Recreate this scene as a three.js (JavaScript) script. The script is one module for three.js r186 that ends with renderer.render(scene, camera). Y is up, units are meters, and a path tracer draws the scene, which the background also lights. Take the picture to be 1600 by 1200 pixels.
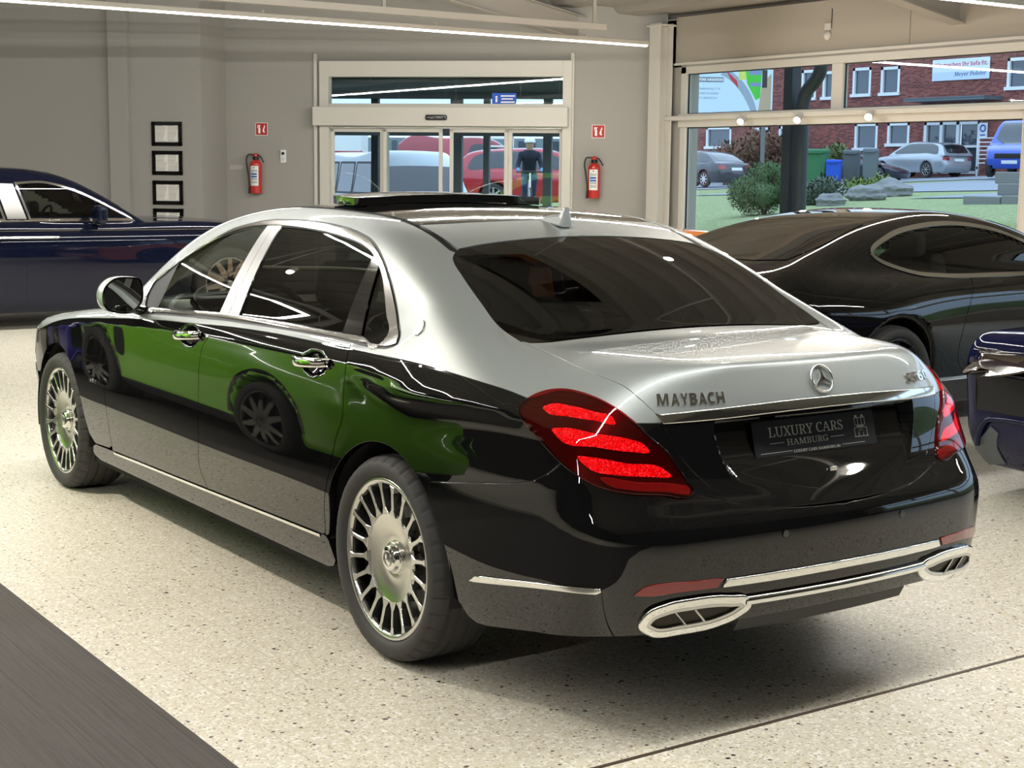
import * as THREE from 'three';
import { RoundedBoxGeometry } from 'three/addons/geometries/RoundedBoxGeometry.js';
import { mergeGeometries } from 'three/addons/utils/BufferGeometryUtils.js';
import { RectAreaLightUniformsLib } from 'three/addons/lights/RectAreaLightUniformsLib.js';
import { FontLoader } from 'three/addons/loaders/FontLoader.js';
import { TextGeometry } from 'three/addons/geometries/TextGeometry.js';

// ---------- camera, sky, exposure ----------
const SKY = 2.4, SPOT = 60, TRACK = 6, LAMP = 160;
const scene = new THREE.Scene();
const camera = new THREE.PerspectiveCamera(2 * Math.atan(600 / 2400) * 180 / Math.PI, 4 / 3, 0.1, 400);
camera.position.set(-4.3925, 1.6476, -3.4120);
camera.quaternion.setFromRotationMatrix(new THREE.Matrix4().makeBasis(new THREE.Vector3(-0.563476, 0.010750, 0.826063), new THREE.Vector3(0.119412, 0.990475, 0.068564), new THREE.Vector3(-0.817457, 0.137276, -0.559392)));
camera.updateMatrixWorld();
const renderer = new THREE.WebGLRenderer();
renderer.toneMapping = THREE.LinearToneMapping;
renderer.toneMappingExposure = 0.98;
renderer.shadowMap.enabled = true;
RectAreaLightUniformsLib.init();
{                                                         // an even winter overcast
  const w = 64, h = 32, d = new Float32Array(w * h * 4);
  for (let j = 0; j < h; j++) for (let i = 0; i < w; i++) {
    const up = Math.max(0, Math.sin((j + 0.5) / h * Math.PI - Math.PI / 2)), k = (j * w + i) * 4, b = SKY * (0.8 + 0.4 * up);
    d[k] = 0.66 * b; d[k + 1] = 0.83 * b; d[k + 2] = 1.12 * b; d[k + 3] = 1;
  }
  const t = new THREE.DataTexture(d, w, h, THREE.RGBAFormat, THREE.FloatType);
  t.mapping = THREE.EquirectangularReflectionMapping; t.magFilter = THREE.LinearFilter; t.needsUpdate = true;
  scene.background = t; scene.environment = t;
}

// ---------- helpers ----------
let seed = 7; const rnd = () => { seed = (seed * 1664525 + 1013904223) >>> 0; return seed / 4294967296; };
const V = (x, y, z) => new THREE.Vector3(x, y, z);
const taken = new Map();
const numbered = (n) => { const k = taken.get(n) || 0; taken.set(n, k + 1); return k ? n + '_' + String(k).padStart(3, '0') : n; };
function tag(o, label, category, group, kind) { if (label) o.userData.label = label; if (category) o.userData.category = category; if (group) o.userData.group = group; if (kind) o.userData.kind = kind; return o; }
function thing(name, label, category, pos = [0, 0, 0], turn = 0, group) {
  const o = new THREE.Group(); o.name = numbered(name); o.position.set(...pos); o.rotation.y = turn; scene.add(o); return tag(o, label, category, group);
}
function part(name, geo, mat, parent, label) {
  if (Array.isArray(geo)) geo = join(geo);
  const m = new THREE.Mesh(geo, mat); m.name = parent ? name : numbered(name); m.castShadow = m.receiveShadow = true; (parent || scene).add(m); if (label) m.userData.label = label; return m;
}
function single(name, geo, mat, label, category, group) { return tag(part(name, geo, mat), label, category, group); }
function struct(name, geo, mat, label) { const m = part(name, geo, mat); m.userData.kind = 'structure'; if (label) m.userData.label = label; return m; }
function join(list) { return mergeGeometries(list.map((g) => { const c = g.index ? g.toNonIndexed() : g.clone(); for (const k of Object.keys(c.attributes)) if (!['position', 'normal', 'uv'].includes(k)) c.deleteAttribute(k); if (!c.attributes.uv) c.setAttribute('uv', new THREE.Float32BufferAttribute(new Float32Array(c.attributes.position.count * 2), 2)); return c; })); }
function box(w, h, d, x = 0, y = 0, z = 0, r = 0, ry = 0) {
  const g = r ? new RoundedBoxGeometry(w, h, d, 2, Math.min(r, w / 2.01, h / 2.01, d / 2.01)) : new THREE.BoxGeometry(w, h, d); if (ry) g.rotateY(ry); g.translate(x, y, z); return g;
}
function cyl(r0, r1, h, x = 0, y = 0, z = 0, n = 24, axis = 'y') { const g = new THREE.CylinderGeometry(r1, r0, h, n); if (axis === 'x') g.rotateZ(-Math.PI / 2); if (axis === 'z') g.rotateX(Math.PI / 2); g.translate(x, y, z); return g; }
function tube(pts, r, n = 8, seg = 0, closed = false) { const c = new THREE.CatmullRomCurve3(pts.map((p) => V(...p)), closed, 'centripetal'); return new THREE.TubeGeometry(c, seg || pts.length * 6, r, n, closed); }
function poly(pts, depth, bevel = 0) { const s = new THREE.Shape(pts.map((p) => new THREE.Vector2(p[0], p[1]))); return new THREE.ExtrudeGeometry(s, { depth, bevelEnabled: bevel > 0, bevelSize: bevel, bevelThickness: bevel, bevelOffset: -bevel, bevelSegments: 2, curveSegments: 12 }); }
function canvas(w, h, draw) { const c = document.createElement('canvas'); c.width = w; c.height = h; draw(c.getContext('2d'), w, h); const t = new THREE.CanvasTexture(c); t.colorSpace = THREE.SRGBColorSpace; t.wrapS = t.wrapT = THREE.RepeatWrapping; return t; }
function grey(w, h, fn) { const d = new Uint8Array(w * h * 4); for (let j = 0; j < h; j++) for (let i = 0; i < w; i++) { const v = Math.max(0, Math.min(255, fn(i, j))), k = (j * w + i) * 4; d[k] = d[k + 1] = d[k + 2] = v; d[k + 3] = 255; } const t = new THREE.DataTexture(d, w, h); t.wrapS = t.wrapT = THREE.RepeatWrapping; t.magFilter = THREE.LinearFilter; t.needsUpdate = true; return t; }
const P = (o) => new THREE.MeshPhysicalMaterial(o);
const lin = (r, g, b) => new THREE.Color().setRGB(r, g, b);

// ---------- shared materials ----------
const M = {
  blackPaint: P({ color: lin(0.004, 0.004, 0.0045), roughness: 0.02, ior: 1.6 }),
  silver: P({ color: lin(0.345, 0.378, 0.376), metalness: 0.5, roughness: 0.44, clearcoat: 1, clearcoatRoughness: 0.02 }),
  chrome: P({ color: lin(0.80, 0.80, 0.78), metalness: 1, roughness: 0.07 }),
  satin: P({ color: lin(0.55, 0.55, 0.53), metalness: 1, roughness: 0.28 }),
  polished: P({ color: lin(0.62, 0.62, 0.60), metalness: 1, roughness: 0.24 }),
  rubber: P({ color: lin(0.042, 0.041, 0.040), roughness: 0.7 }),
  seal: P({ color: lin(0.006, 0.006, 0.006), roughness: 0.5 }),
  blackGloss: P({ color: lin(0.005, 0.005, 0.005), roughness: 0.08, clearcoat: 1, clearcoatRoughness: 0.01 }),
  dark: P({ color: lin(0.01, 0.01, 0.01), roughness: 0.85 }),
  glassClear: P({ color: lin(0.86, 0.90, 0.88), transmission: 1, roughness: 0, thickness: 0, ior: 1.5 }),
  glassFront: P({ color: lin(0.42, 0.45, 0.42), transmission: 1, roughness: 0, thickness: 0, ior: 1.5 }),
  glassTint: P({ color: lin(0.055, 0.055, 0.05), transmission: 1, roughness: 0, thickness: 0, ior: 1.52 }),
  beige: P({ color: lin(0.50, 0.47, 0.38), roughness: 0.6 }),
  leatherDark: P({ color: lin(0.02, 0.018, 0.017), roughness: 0.5 }),
  wall: P({ color: lin(0.36, 0.35, 0.32), roughness: 0.9 }),
  frame: P({ color: lin(0.62, 0.60, 0.54), roughness: 0.45 }),
};
// ---------- surface tools: smooth solids given as distance-like fields, cut into panels along outlines ----------
function spline(pts) {                                   // natural cubic spline through [x, y] points, straight beyond its ends
  const n = pts.length, x = pts.map((p) => p[0]), y = pts.map((p) => p[1]), m = new Float64Array(n), c = new Float64Array(n), d = new Float64Array(n);
  for (let i = 1; i < n - 1; i++) {
    const h0 = x[i] - x[i - 1], h1 = x[i + 1] - x[i], b = 2 * (h0 + h1) - h0 * c[i - 1];
    c[i] = h1 / b; d[i] = (6 * ((y[i + 1] - y[i]) / h1 - (y[i] - y[i - 1]) / h0) - h0 * d[i - 1]) / b;
  }
  for (let i = n - 2; i > 0; i--) m[i] = d[i] - c[i] * m[i + 1];
  const hA = x[1] - x[0], hB = x[n - 1] - x[n - 2];
  const sA = (y[1] - y[0]) / hA - hA * m[1] / 6, sB = (y[n - 1] - y[n - 2]) / hB + hB * m[n - 2] / 6;
  return (t) => {
    if (t <= x[0]) return y[0] + sA * (t - x[0]);
    if (t >= x[n - 1]) return y[n - 1] + sB * (t - x[n - 1]);
    let i = 0; while (t > x[i + 1]) i++;
    const h = x[i + 1] - x[i], a = (x[i + 1] - t) / h, b = 1 - a;
    return a * y[i] + b * y[i + 1] + ((a * a * a - a) * m[i] + (b * b * b - b) * m[i + 1]) * h * h / 6;
  };
}
const sstep = (a, b, t) => { t = Math.min(1, Math.max(0, (t - a) / (b - a))); return t * t * (3 - 2 * t); };
const smax = (a, b, k) => { const h = Math.max(k - Math.abs(a - b), 0) / k; return Math.max(a, b) + h * h * h * k / 6; };
const smin = (a, b, k) => -smax(-a, -b, k);
const nrm = (v) => { const l = Math.hypot(v[0], v[1], v[2]) || 1; return [v[0] / l, v[1] / l, v[2] / l]; };
const crs = (a, b) => [a[1] * b[2] - a[2] * b[1], a[2] * b[0] - a[0] * b[2], a[0] * b[1] - a[1] * b[0]];
const dot3 = (a, b) => a[0] * b[0] + a[1] * b[1] + a[2] * b[2];
function grad(f, p) {
  const h = 0.0012, [x, y, z] = p;
  return nrm([f(x + h, y, z) - f(x - h, y, z), f(x, y + h, z) - f(x, y - h, z), f(x, y, z + h) - f(x, y, z - h)]);
}
function castRay(f, o, d, far = 12) {                    // first point where the field turns negative along a ray, or null
  let t = 0, v = f(o[0], o[1], o[2]), tp = 0, vp = v;
  for (let i = 0; i < 260 && v > 0; i++) {
    tp = t; vp = v; t += Math.max(0.002, v * 0.6);
    if (t > far) return null;
    v = f(o[0] + d[0] * t, o[1] + d[1] * t, o[2] + d[2] * t);
  }
  if (v > 0) return null;
  let a = tp, b = t, fa = vp, fb = v;
  for (let i = 0; i < 40; i++) {
    let m = i % 3 === 2 ? (a + b) / 2 : a + (b - a) * fa / (fa - fb);
    const q = f(o[0] + d[0] * m, o[1] + d[1] * m, o[2] + d[2] * m);
    if (Math.abs(q) < 2e-7) { a = b = m; break; }
    if (q > 0) { a = m; fa = q; } else { b = m; fb = q; }
    if (b - a < 2e-7) break;
  }
  const m = (a + b) / 2;
  return [o[0] + d[0] * m, o[1] + d[1] * m, o[2] + d[2] * m];
}
// A chart gives every surface point two numbers: seen in parallel from direction D, or from a point O inside.
function flatChart(D, up = [0, 1, 0]) {
  D = nrm(D); const U = nrm(crs(up, D)), V = crs(D, U), B = [-D[0], -D[1], -D[2]];
  return {
    from: (p) => [dot3(p, U), dot3(p, V)],
    ray: (a, b) => [[U[0] * a + V[0] * b + D[0] * 4, U[1] * a + V[1] * b + D[1] * 4, U[2] * a + V[2] * b + D[2] * 4], B],
  };
}
function pointChart(O, D, up = [0, 1, 0]) {
  D = nrm(D); const U = nrm(crs(up, D)), V = crs(D, U);
  return {
    from: (p) => { const q = [p[0] - O[0], p[1] - O[1], p[2] - O[2]], w = dot3(q, D); return [dot3(q, U) / w, dot3(q, V) / w]; },
    ray: (a, b) => {
      const d = nrm([D[0] + U[0] * a + V[0] * b, D[1] + U[1] * a + V[1] * b, D[2] + U[2] * a + V[2] * b]);
      return [[O[0] + d[0] * 4, O[1] + d[1] * 4, O[2] + d[2] * 4], [-d[0], -d[1], -d[2]]];
    },
  };
}
function clipHalf(poly, axis, lim, keepLess) {
  const out = [];
  for (let i = 0; i < poly.length; i++) {
    const p = poly[i], q = poly[(i + 1) % poly.length], pi = keepLess ? p[axis] <= lim : p[axis] >= lim, qi = keepLess ? q[axis] <= lim : q[axis] >= lim;
    if (pi) out.push(p);
    if (pi !== qi) { const t = (lim - p[axis]) / (q[axis] - p[axis]), r = [p[0] + (q[0] - p[0]) * t, p[1] + (q[1] - p[1]) * t]; r[axis] = lim; out.push(r); }
  }
  return out;
}
function smoothLoop(pts, step, sharp = 0.6) {            // Catmull-Rom through a closed list; a point with a third entry 1 stays a corner
  const n = pts.length, out = [];
  for (let i = 0; i < n; i++) {
    const p0 = pts[(i + n - 1) % n], p1 = pts[i], p2 = pts[(i + 1) % n], p3 = pts[(i + 2) % n];
    const L = Math.hypot(p2[0] - p1[0], p2[1] - p1[1]), k = Math.max(1, Math.ceil(L / step));
    const c1 = p1[2] === 1, c2 = p2[2] === 1;
    const la = Math.hypot(p1[0] - p0[0], p1[1] - p0[1]) || 1, lc = Math.hypot(p3[0] - p2[0], p3[1] - p2[1]) || 1;
    const t1 = [0, 1].map((j) => c1 ? (p2[j] - p1[j]) : ((p2[j] - p1[j]) * la / (la + L) / 1 + (p1[j] - p0[j]) * L / (la + L) * L / la));
    const t2 = [0, 1].map((j) => c2 ? (p2[j] - p1[j]) : ((p2[j] - p1[j]) * lc / (lc + L) + (p3[j] - p2[j]) * L / (lc + L) * L / lc));
    for (let j = 0; j < k; j++) {
      const t = j / k, t2_ = t * t, t3 = t2_ * t, h1 = 2 * t3 - 3 * t2_ + 1, h2 = t3 - 2 * t2_ + t, h3 = -2 * t3 + 3 * t2_, h4 = t3 - t2_;
      out.push([h1 * p1[0] + h2 * t1[0] + h3 * p2[0] + h4 * t2[0], h1 * p1[1] + h2 * t1[1] + h3 * p2[1] + h4 * t2[1]]);
    }
  }
  return out;
}
const areaOf = (l) => { let s = 0; for (let i = 0; i < l.length; i++) { const p = l[i], q = l[(i + 1) % l.length]; s += p[0] * q[1] - q[0] * p[1]; } return s / 2; };
const insideOf = (l, x, y) => { let c = false; for (let i = 0, j = l.length - 1; i < l.length; j = i++) if ((l[i][1] > y) !== (l[j][1] > y) && x < (l[j][0] - l[i][0]) * (y - l[i][1]) / (l[j][1] - l[i][1]) + l[i][0]) c = !c; return c; };
function shrink(loop, d) {                               // moves an outline inwards by d
  if (!d) return loop;
  const s = areaOf(loop) > 0 ? 1 : -1, n = loop.length;
  return loop.map((p, i) => {
    const a = loop[(i + n - 1) % n], b = loop[(i + 1) % n];
    let e1 = [p[0] - a[0], p[1] - a[1]], e2 = [b[0] - p[0], b[1] - p[1]];
    const l1 = Math.hypot(...e1) || 1, l2 = Math.hypot(...e2) || 1;
    const n1 = [-e1[1] / l1 * s, e1[0] / l1 * s], n2 = [-e2[1] / l2 * s, e2[0] / l2 * s], m = [n1[0] + n2[0], n1[1] + n2[1]], q = (m[0] * m[0] + m[1] * m[1]) / 2 || 1;
    const k = Math.min(1 / q, 2);
    return [p[0] + m[0] * d * k, p[1] + m[1] * d * k];
  });
}
// One panel: the piece of a solid's surface inside an outline (chart coordinates), lifted by `lift`, with edges turned in by `depth`.
function panel(f, chart, loop, { cell = 0.03, lift = 0, depth = 0.012, hole = null, gap = 0, round = 0.0015, at = null } = {}) {
  loop = shrink(loop, gap);
  if (areaOf(loop) < 0) loop = loop.slice().reverse();
  const loops = [loop];
  if (hole) for (let h of (Array.isArray(hole[0][0]) ? hole : [hole])) { h = shrink(h, -gap); if (areaOf(h) > 0) h = h.slice().reverse(); loops.push(h); }
  let whole = loop;
  for (let h = 1; h < loops.length; h++) {                // join the hole to the rim with a slit
    let bi = 0, bj = 0, bd = 1e9; const H = loops[h];
    for (let i = 0; i < whole.length; i++) for (let j = 0; j < H.length; j++) { const q = (whole[i][0] - H[j][0]) ** 2 + (whole[i][1] - H[j][1]) ** 2; if (q < bd) { bd = q; bi = i; bj = j; } }
    whole = [...whole.slice(0, bi + 1), ...H.slice(bj), ...H.slice(0, bj + 1), ...whole.slice(bi)];
  }
  const pos = [], nor = [], uv = [], idx = [], seen = new Map();
  const vert = (a, b) => {
    const key = Math.round(a * 1e6) + '_' + Math.round(b * 1e6); let i = seen.get(key); if (i !== undefined) return i;
    let p, n;
    if (at) [p, n] = at(a, b); else {
      const [o, d] = chart.ray(a, b); p = castRay(f, o, d);
      if (!p) { i = -1; seen.set(key, i); return i; }
      n = grad(f, p);
    }
    i = pos.length / 3; pos.push(p[0] + n[0] * lift, p[1] + n[1] * lift, p[2] + n[2] * lift); nor.push(n[0], n[1], n[2]); uv.push(a, b); seen.set(key, i); return i;
  };
  const tri = (a, b, c) => {
    if (a < 0 || b < 0 || c < 0 || a === b || b === c || a === c) return;
    const P = (i) => [pos[3 * i], pos[3 * i + 1], pos[3 * i + 2]], A = P(a), B = P(b), C = P(c);
    const n = crs([B[0] - A[0], B[1] - A[1], B[2] - A[2]], [C[0] - A[0], C[1] - A[1], C[2] - A[2]]);
    const m = [nor[3 * a] + nor[3 * b] + nor[3 * c], nor[3 * a + 1] + nor[3 * b + 1] + nor[3 * c + 1], nor[3 * a + 2] + nor[3 * b + 2] + nor[3 * c + 2]];
    if (dot3(n, m) >= 0) idx.push(a, b, c); else idx.push(a, c, b);
  };
  let x0 = 1e9, x1 = -1e9, y0 = 1e9, y1 = -1e9;
  for (const p of loop) { x0 = Math.min(x0, p[0]); x1 = Math.max(x1, p[0]); y0 = Math.min(y0, p[1]); y1 = Math.max(y1, p[1]); }
  const [cx, cy] = Array.isArray(cell) ? cell : [cell, cell], I0 = Math.floor(x0 / cx), I1 = Math.ceil(x1 / cx), J0 = Math.floor(y0 / cy), J1 = Math.ceil(y1 / cy);
  for (let i = I0; i < I1; i++) {
    const col = clipHalf(clipHalf(whole, 0, i * cx, false), 0, (i + 1) * cx, true);
    if (col.length < 3) continue;
    const wall = new Set();                               // rows of this column that an outline passes through
    for (const L of loops) for (let k = 0; k < L.length; k++) {
      const p = L[k], q = L[(k + 1) % L.length];
      if (Math.min(p[0], q[0]) > (i + 1) * cx + 1e-9 || Math.max(p[0], q[0]) < i * cx - 1e-9) continue;
      for (let j = Math.floor(Math.min(p[1], q[1]) / cy - 1e-6); j <= Math.floor(Math.max(p[1], q[1]) / cy + 1e-6); j++) wall.add(j);
    }
    for (let j = J0; j < J1; j++) {
      if (!wall.has(j)) {
        const mx = (i + 0.5) * cx, my = (j + 0.5) * cy;
        if (!insideOf(loop, mx, my)) continue;
        let out = false; for (let h = 1; h < loops.length; h++) if (insideOf(loops[h], mx, my)) out = true;
        if (out) continue;
        const a = vert(i * cx, j * cy), b = vert((i + 1) * cx, j * cy), c = vert((i + 1) * cx, (j + 1) * cy), d = vert(i * cx, (j + 1) * cy);
        tri(a, b, c); tri(a, c, d);
        continue;
      }
      let q = clipHalf(clipHalf(col, 1, j * cy, false), 1, (j + 1) * cy, true);
      q = q.filter((p, k) => { const r = q[(k + 1) % q.length]; return Math.hypot(p[0] - r[0], p[1] - r[1]) > 1e-7; });
      if (q.length < 3) continue;
      const v2 = q.map((p) => new THREE.Vector2(p[0], p[1])), ids = q.map((p) => vert(p[0], p[1]));
      for (const t of THREE.ShapeUtils.triangulateShape(v2, [])) tri(ids[t[0]], ids[t[1]], ids[t[2]]);
    }
  }
  if (depth) for (const L of loops) {                     // turned-in edge with a small rounded corner
    const n = L.length, ring = [];
    for (let k = 0; k < n; k++) {
      const p = L[k], a = L[(k + n - 1) % n], b = L[(k + 1) % n], i = vert(p[0], p[1]), ia = vert(a[0], a[1]), ib = vert(b[0], b[1]);
      if (i < 0 || ia < 0 || ib < 0) { ring.push(null); continue; }
      const N = [nor[3 * i], nor[3 * i + 1], nor[3 * i + 2]], T = nrm([pos[3 * ib] - pos[3 * ia], pos[3 * ib + 1] - pos[3 * ia + 1], pos[3 * ib + 2] - pos[3 * ia + 2]]);
      const E = nrm(crs(T, N)), P = [pos[3 * i], pos[3 * i + 1], pos[3 * i + 2]], q = pos.length / 3;
      const put = (e, h, w) => { pos.push(P[0] + E[0] * e + N[0] * h, P[1] + E[1] * e + N[1] * h, P[2] + E[2] * e + N[2] * h); const m = nrm([E[0] * w + N[0] * (1 - w), E[1] * w + N[1] * (1 - w), E[2] * w + N[2] * (1 - w)]); nor.push(...m); uv.push(p[0], p[1]); };
      put(0, 0, 0.05); put(round * 0.75, -round * 0.3, 0.5); put(round, -round, 0.95); put(round, -depth, 1);
      ring.push(q);
    }
    for (let k = 0; k < n; k++) {
      const a = ring[k], b = ring[(k + 1) % n]; if (a === null || b === null) continue;
      for (let s = 0; s < 3; s++) idx.push(a + s, a + s + 1, b + s, b + s, a + s + 1, b + s + 1);
    }
  }
  const g = new THREE.BufferGeometry();
  g.setAttribute('position', new THREE.Float32BufferAttribute(pos, 3));
  g.setAttribute('normal', new THREE.Float32BufferAttribute(nor, 3));
  g.setAttribute('uv', new THREE.Float32BufferAttribute(uv, 2));
  g.setIndex(idx);
  return g;
}
function mirrorZ(g) {                                     // the same shape on the other side of the car
  const m = g.clone(); if (!m.index) m.setIndex([...Array(m.attributes.position.count).keys()]);
  const p = m.attributes.position, n = m.attributes.normal, x = m.index.array;
  for (let i = 0; i < p.count; i++) { p.setZ(i, -p.getZ(i)); n.setZ(i, -n.getZ(i)); }
  for (let i = 0; i < x.length; i += 3) { const t = x[i]; x[i] = x[i + 1]; x[i + 1] = t; }
  return m;
}
const lampMap = canvas(512, 512, (g) => { g.fillStyle = '#c4101a'; g.fillRect(0, 0, 512, 512); for (let i = 0; i < 1500; i++) { const v = rnd(); g.fillStyle = v < 0.25 ? '#ff6a72' : v < 0.33 ? '#ffb0b0' : v < 0.7 ? '#ee2030' : '#8e0810'; g.beginPath(); g.ellipse(rnd() * 512, rnd() * 512, 4 + rnd() * 9, 3 + rnd() * 5, 0, 0, 7); g.fill(); } });
lampMap.repeat.set(9, 9);
Object.assign(M, {
  redReflector: P({ color: lin(0.22, 0.004, 0.006), roughness: 0.15, clearcoat: 1 }),
  chromeTrim: P({ color: lin(0.72, 0.71, 0.68), metalness: 1, roughness: 0.12 }),
  pillarSatin: P({ color: lin(0.32, 0.32, 0.31), metalness: 0.9, roughness: 0.30 }),
  outlet: P({ color: lin(0.03, 0.026, 0.02), metalness: 0.6, roughness: 0.4 }),
  glassRear: P({ color: lin(0.03, 0.03, 0.028), transmission: 1, roughness: 0, thickness: 0, ior: 1.52 }),
  headlight: P({ color: lin(0.35, 0.37, 0.40), metalness: 0.6, roughness: 0.15, clearcoat: 1 }),
  plate: P({ color: lin(0.012, 0.013, 0.015), roughness: 0.55, specularIntensity: 0.4 }),
  plateInk: P({ color: lin(0.36, 0.36, 0.35), roughness: 0.5 }),
  lampBack: P({ color: lin(0.05, 0.002, 0.004), roughness: 0.3 }),
  lampBar: P({ color: lin(0.30, 0.01, 0.02), roughness: 0.4, emissive: lin(1, 1, 1), emissiveIntensity: 1.7, emissiveMap: lampMap }),
  lampClear: P({ color: lin(0.5, 0.35, 0.35), roughness: 0.1, metalness: 0.5 }),
  lampLens: P({ color: lin(0.75, 0.10, 0.11), transmission: 1, roughness: 0, thickness: 0, ior: 1.5 }),
  mirrorShell: P({ color: lin(0.345, 0.378, 0.376), metalness: 0.5, roughness: 0.44, clearcoat: 1, clearcoatRoughness: 0.02 }),
  mirrorGlass: P({ color: lin(0.75, 0.78, 0.76), metalness: 1, roughness: 0.0 }),
  beigeDash: P({ color: lin(0.46, 0.45, 0.38), roughness: 0.55 }),
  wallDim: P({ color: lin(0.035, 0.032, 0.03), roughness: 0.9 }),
  board: P({ color: lin(0.42, 0.385, 0.32), roughness: 0.7 }),
  ceiling: P({ color: lin(0.30, 0.28, 0.245), roughness: 0.6 }),
  beam: P({ color: lin(0.34, 0.31, 0.27), roughness: 0.6 }),
  pane: P({ color: lin(0.90, 0.95, 0.95), transmission: 1, roughness: 0, thickness: 0, ior: 1.5 }),
  lampHousing: P({ color: lin(0.60, 0.57, 0.52), roughness: 0.5 }),
  spotGlow: P({ color: lin(0.9, 0.85, 0.75), emissive: lin(1, 0.9, 0.75), emissiveIntensity: 9 }),
  led: P({ color: lin(0.9, 0.88, 0.84), roughness: 0.5, emissive: lin(1, 0.92, 0.84), emissiveIntensity: 5 }),
});
Object.assign(M, {
  steelDark: P({ color: lin(0.03, 0.032, 0.035), roughness: 0.5 }), steelGrey: P({ color: lin(0.13, 0.15, 0.16), roughness: 0.6 }), porch: P({ color: lin(0.10, 0.11, 0.11), roughness: 0.8 }), white: P({ color: lin(0.75, 0.77, 0.78), roughness: 0.5 }), winGlass: P({ color: lin(0.05, 0.07, 0.09), roughness: 0.05, clearcoat: 1 }),
  stone: P({ color: lin(0.22, 0.22, 0.21), roughness: 0.95 }), render: P({ color: lin(0.20, 0.24, 0.27), roughness: 0.9 }), binGreen: P({ color: lin(0.03, 0.16, 0.06), roughness: 0.5 }), binBlue: P({ color: lin(0.01, 0.08, 0.55), roughness: 0.5 }), binGrey: P({ color: lin(0.12, 0.13, 0.14), roughness: 0.7 }),
});
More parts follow.
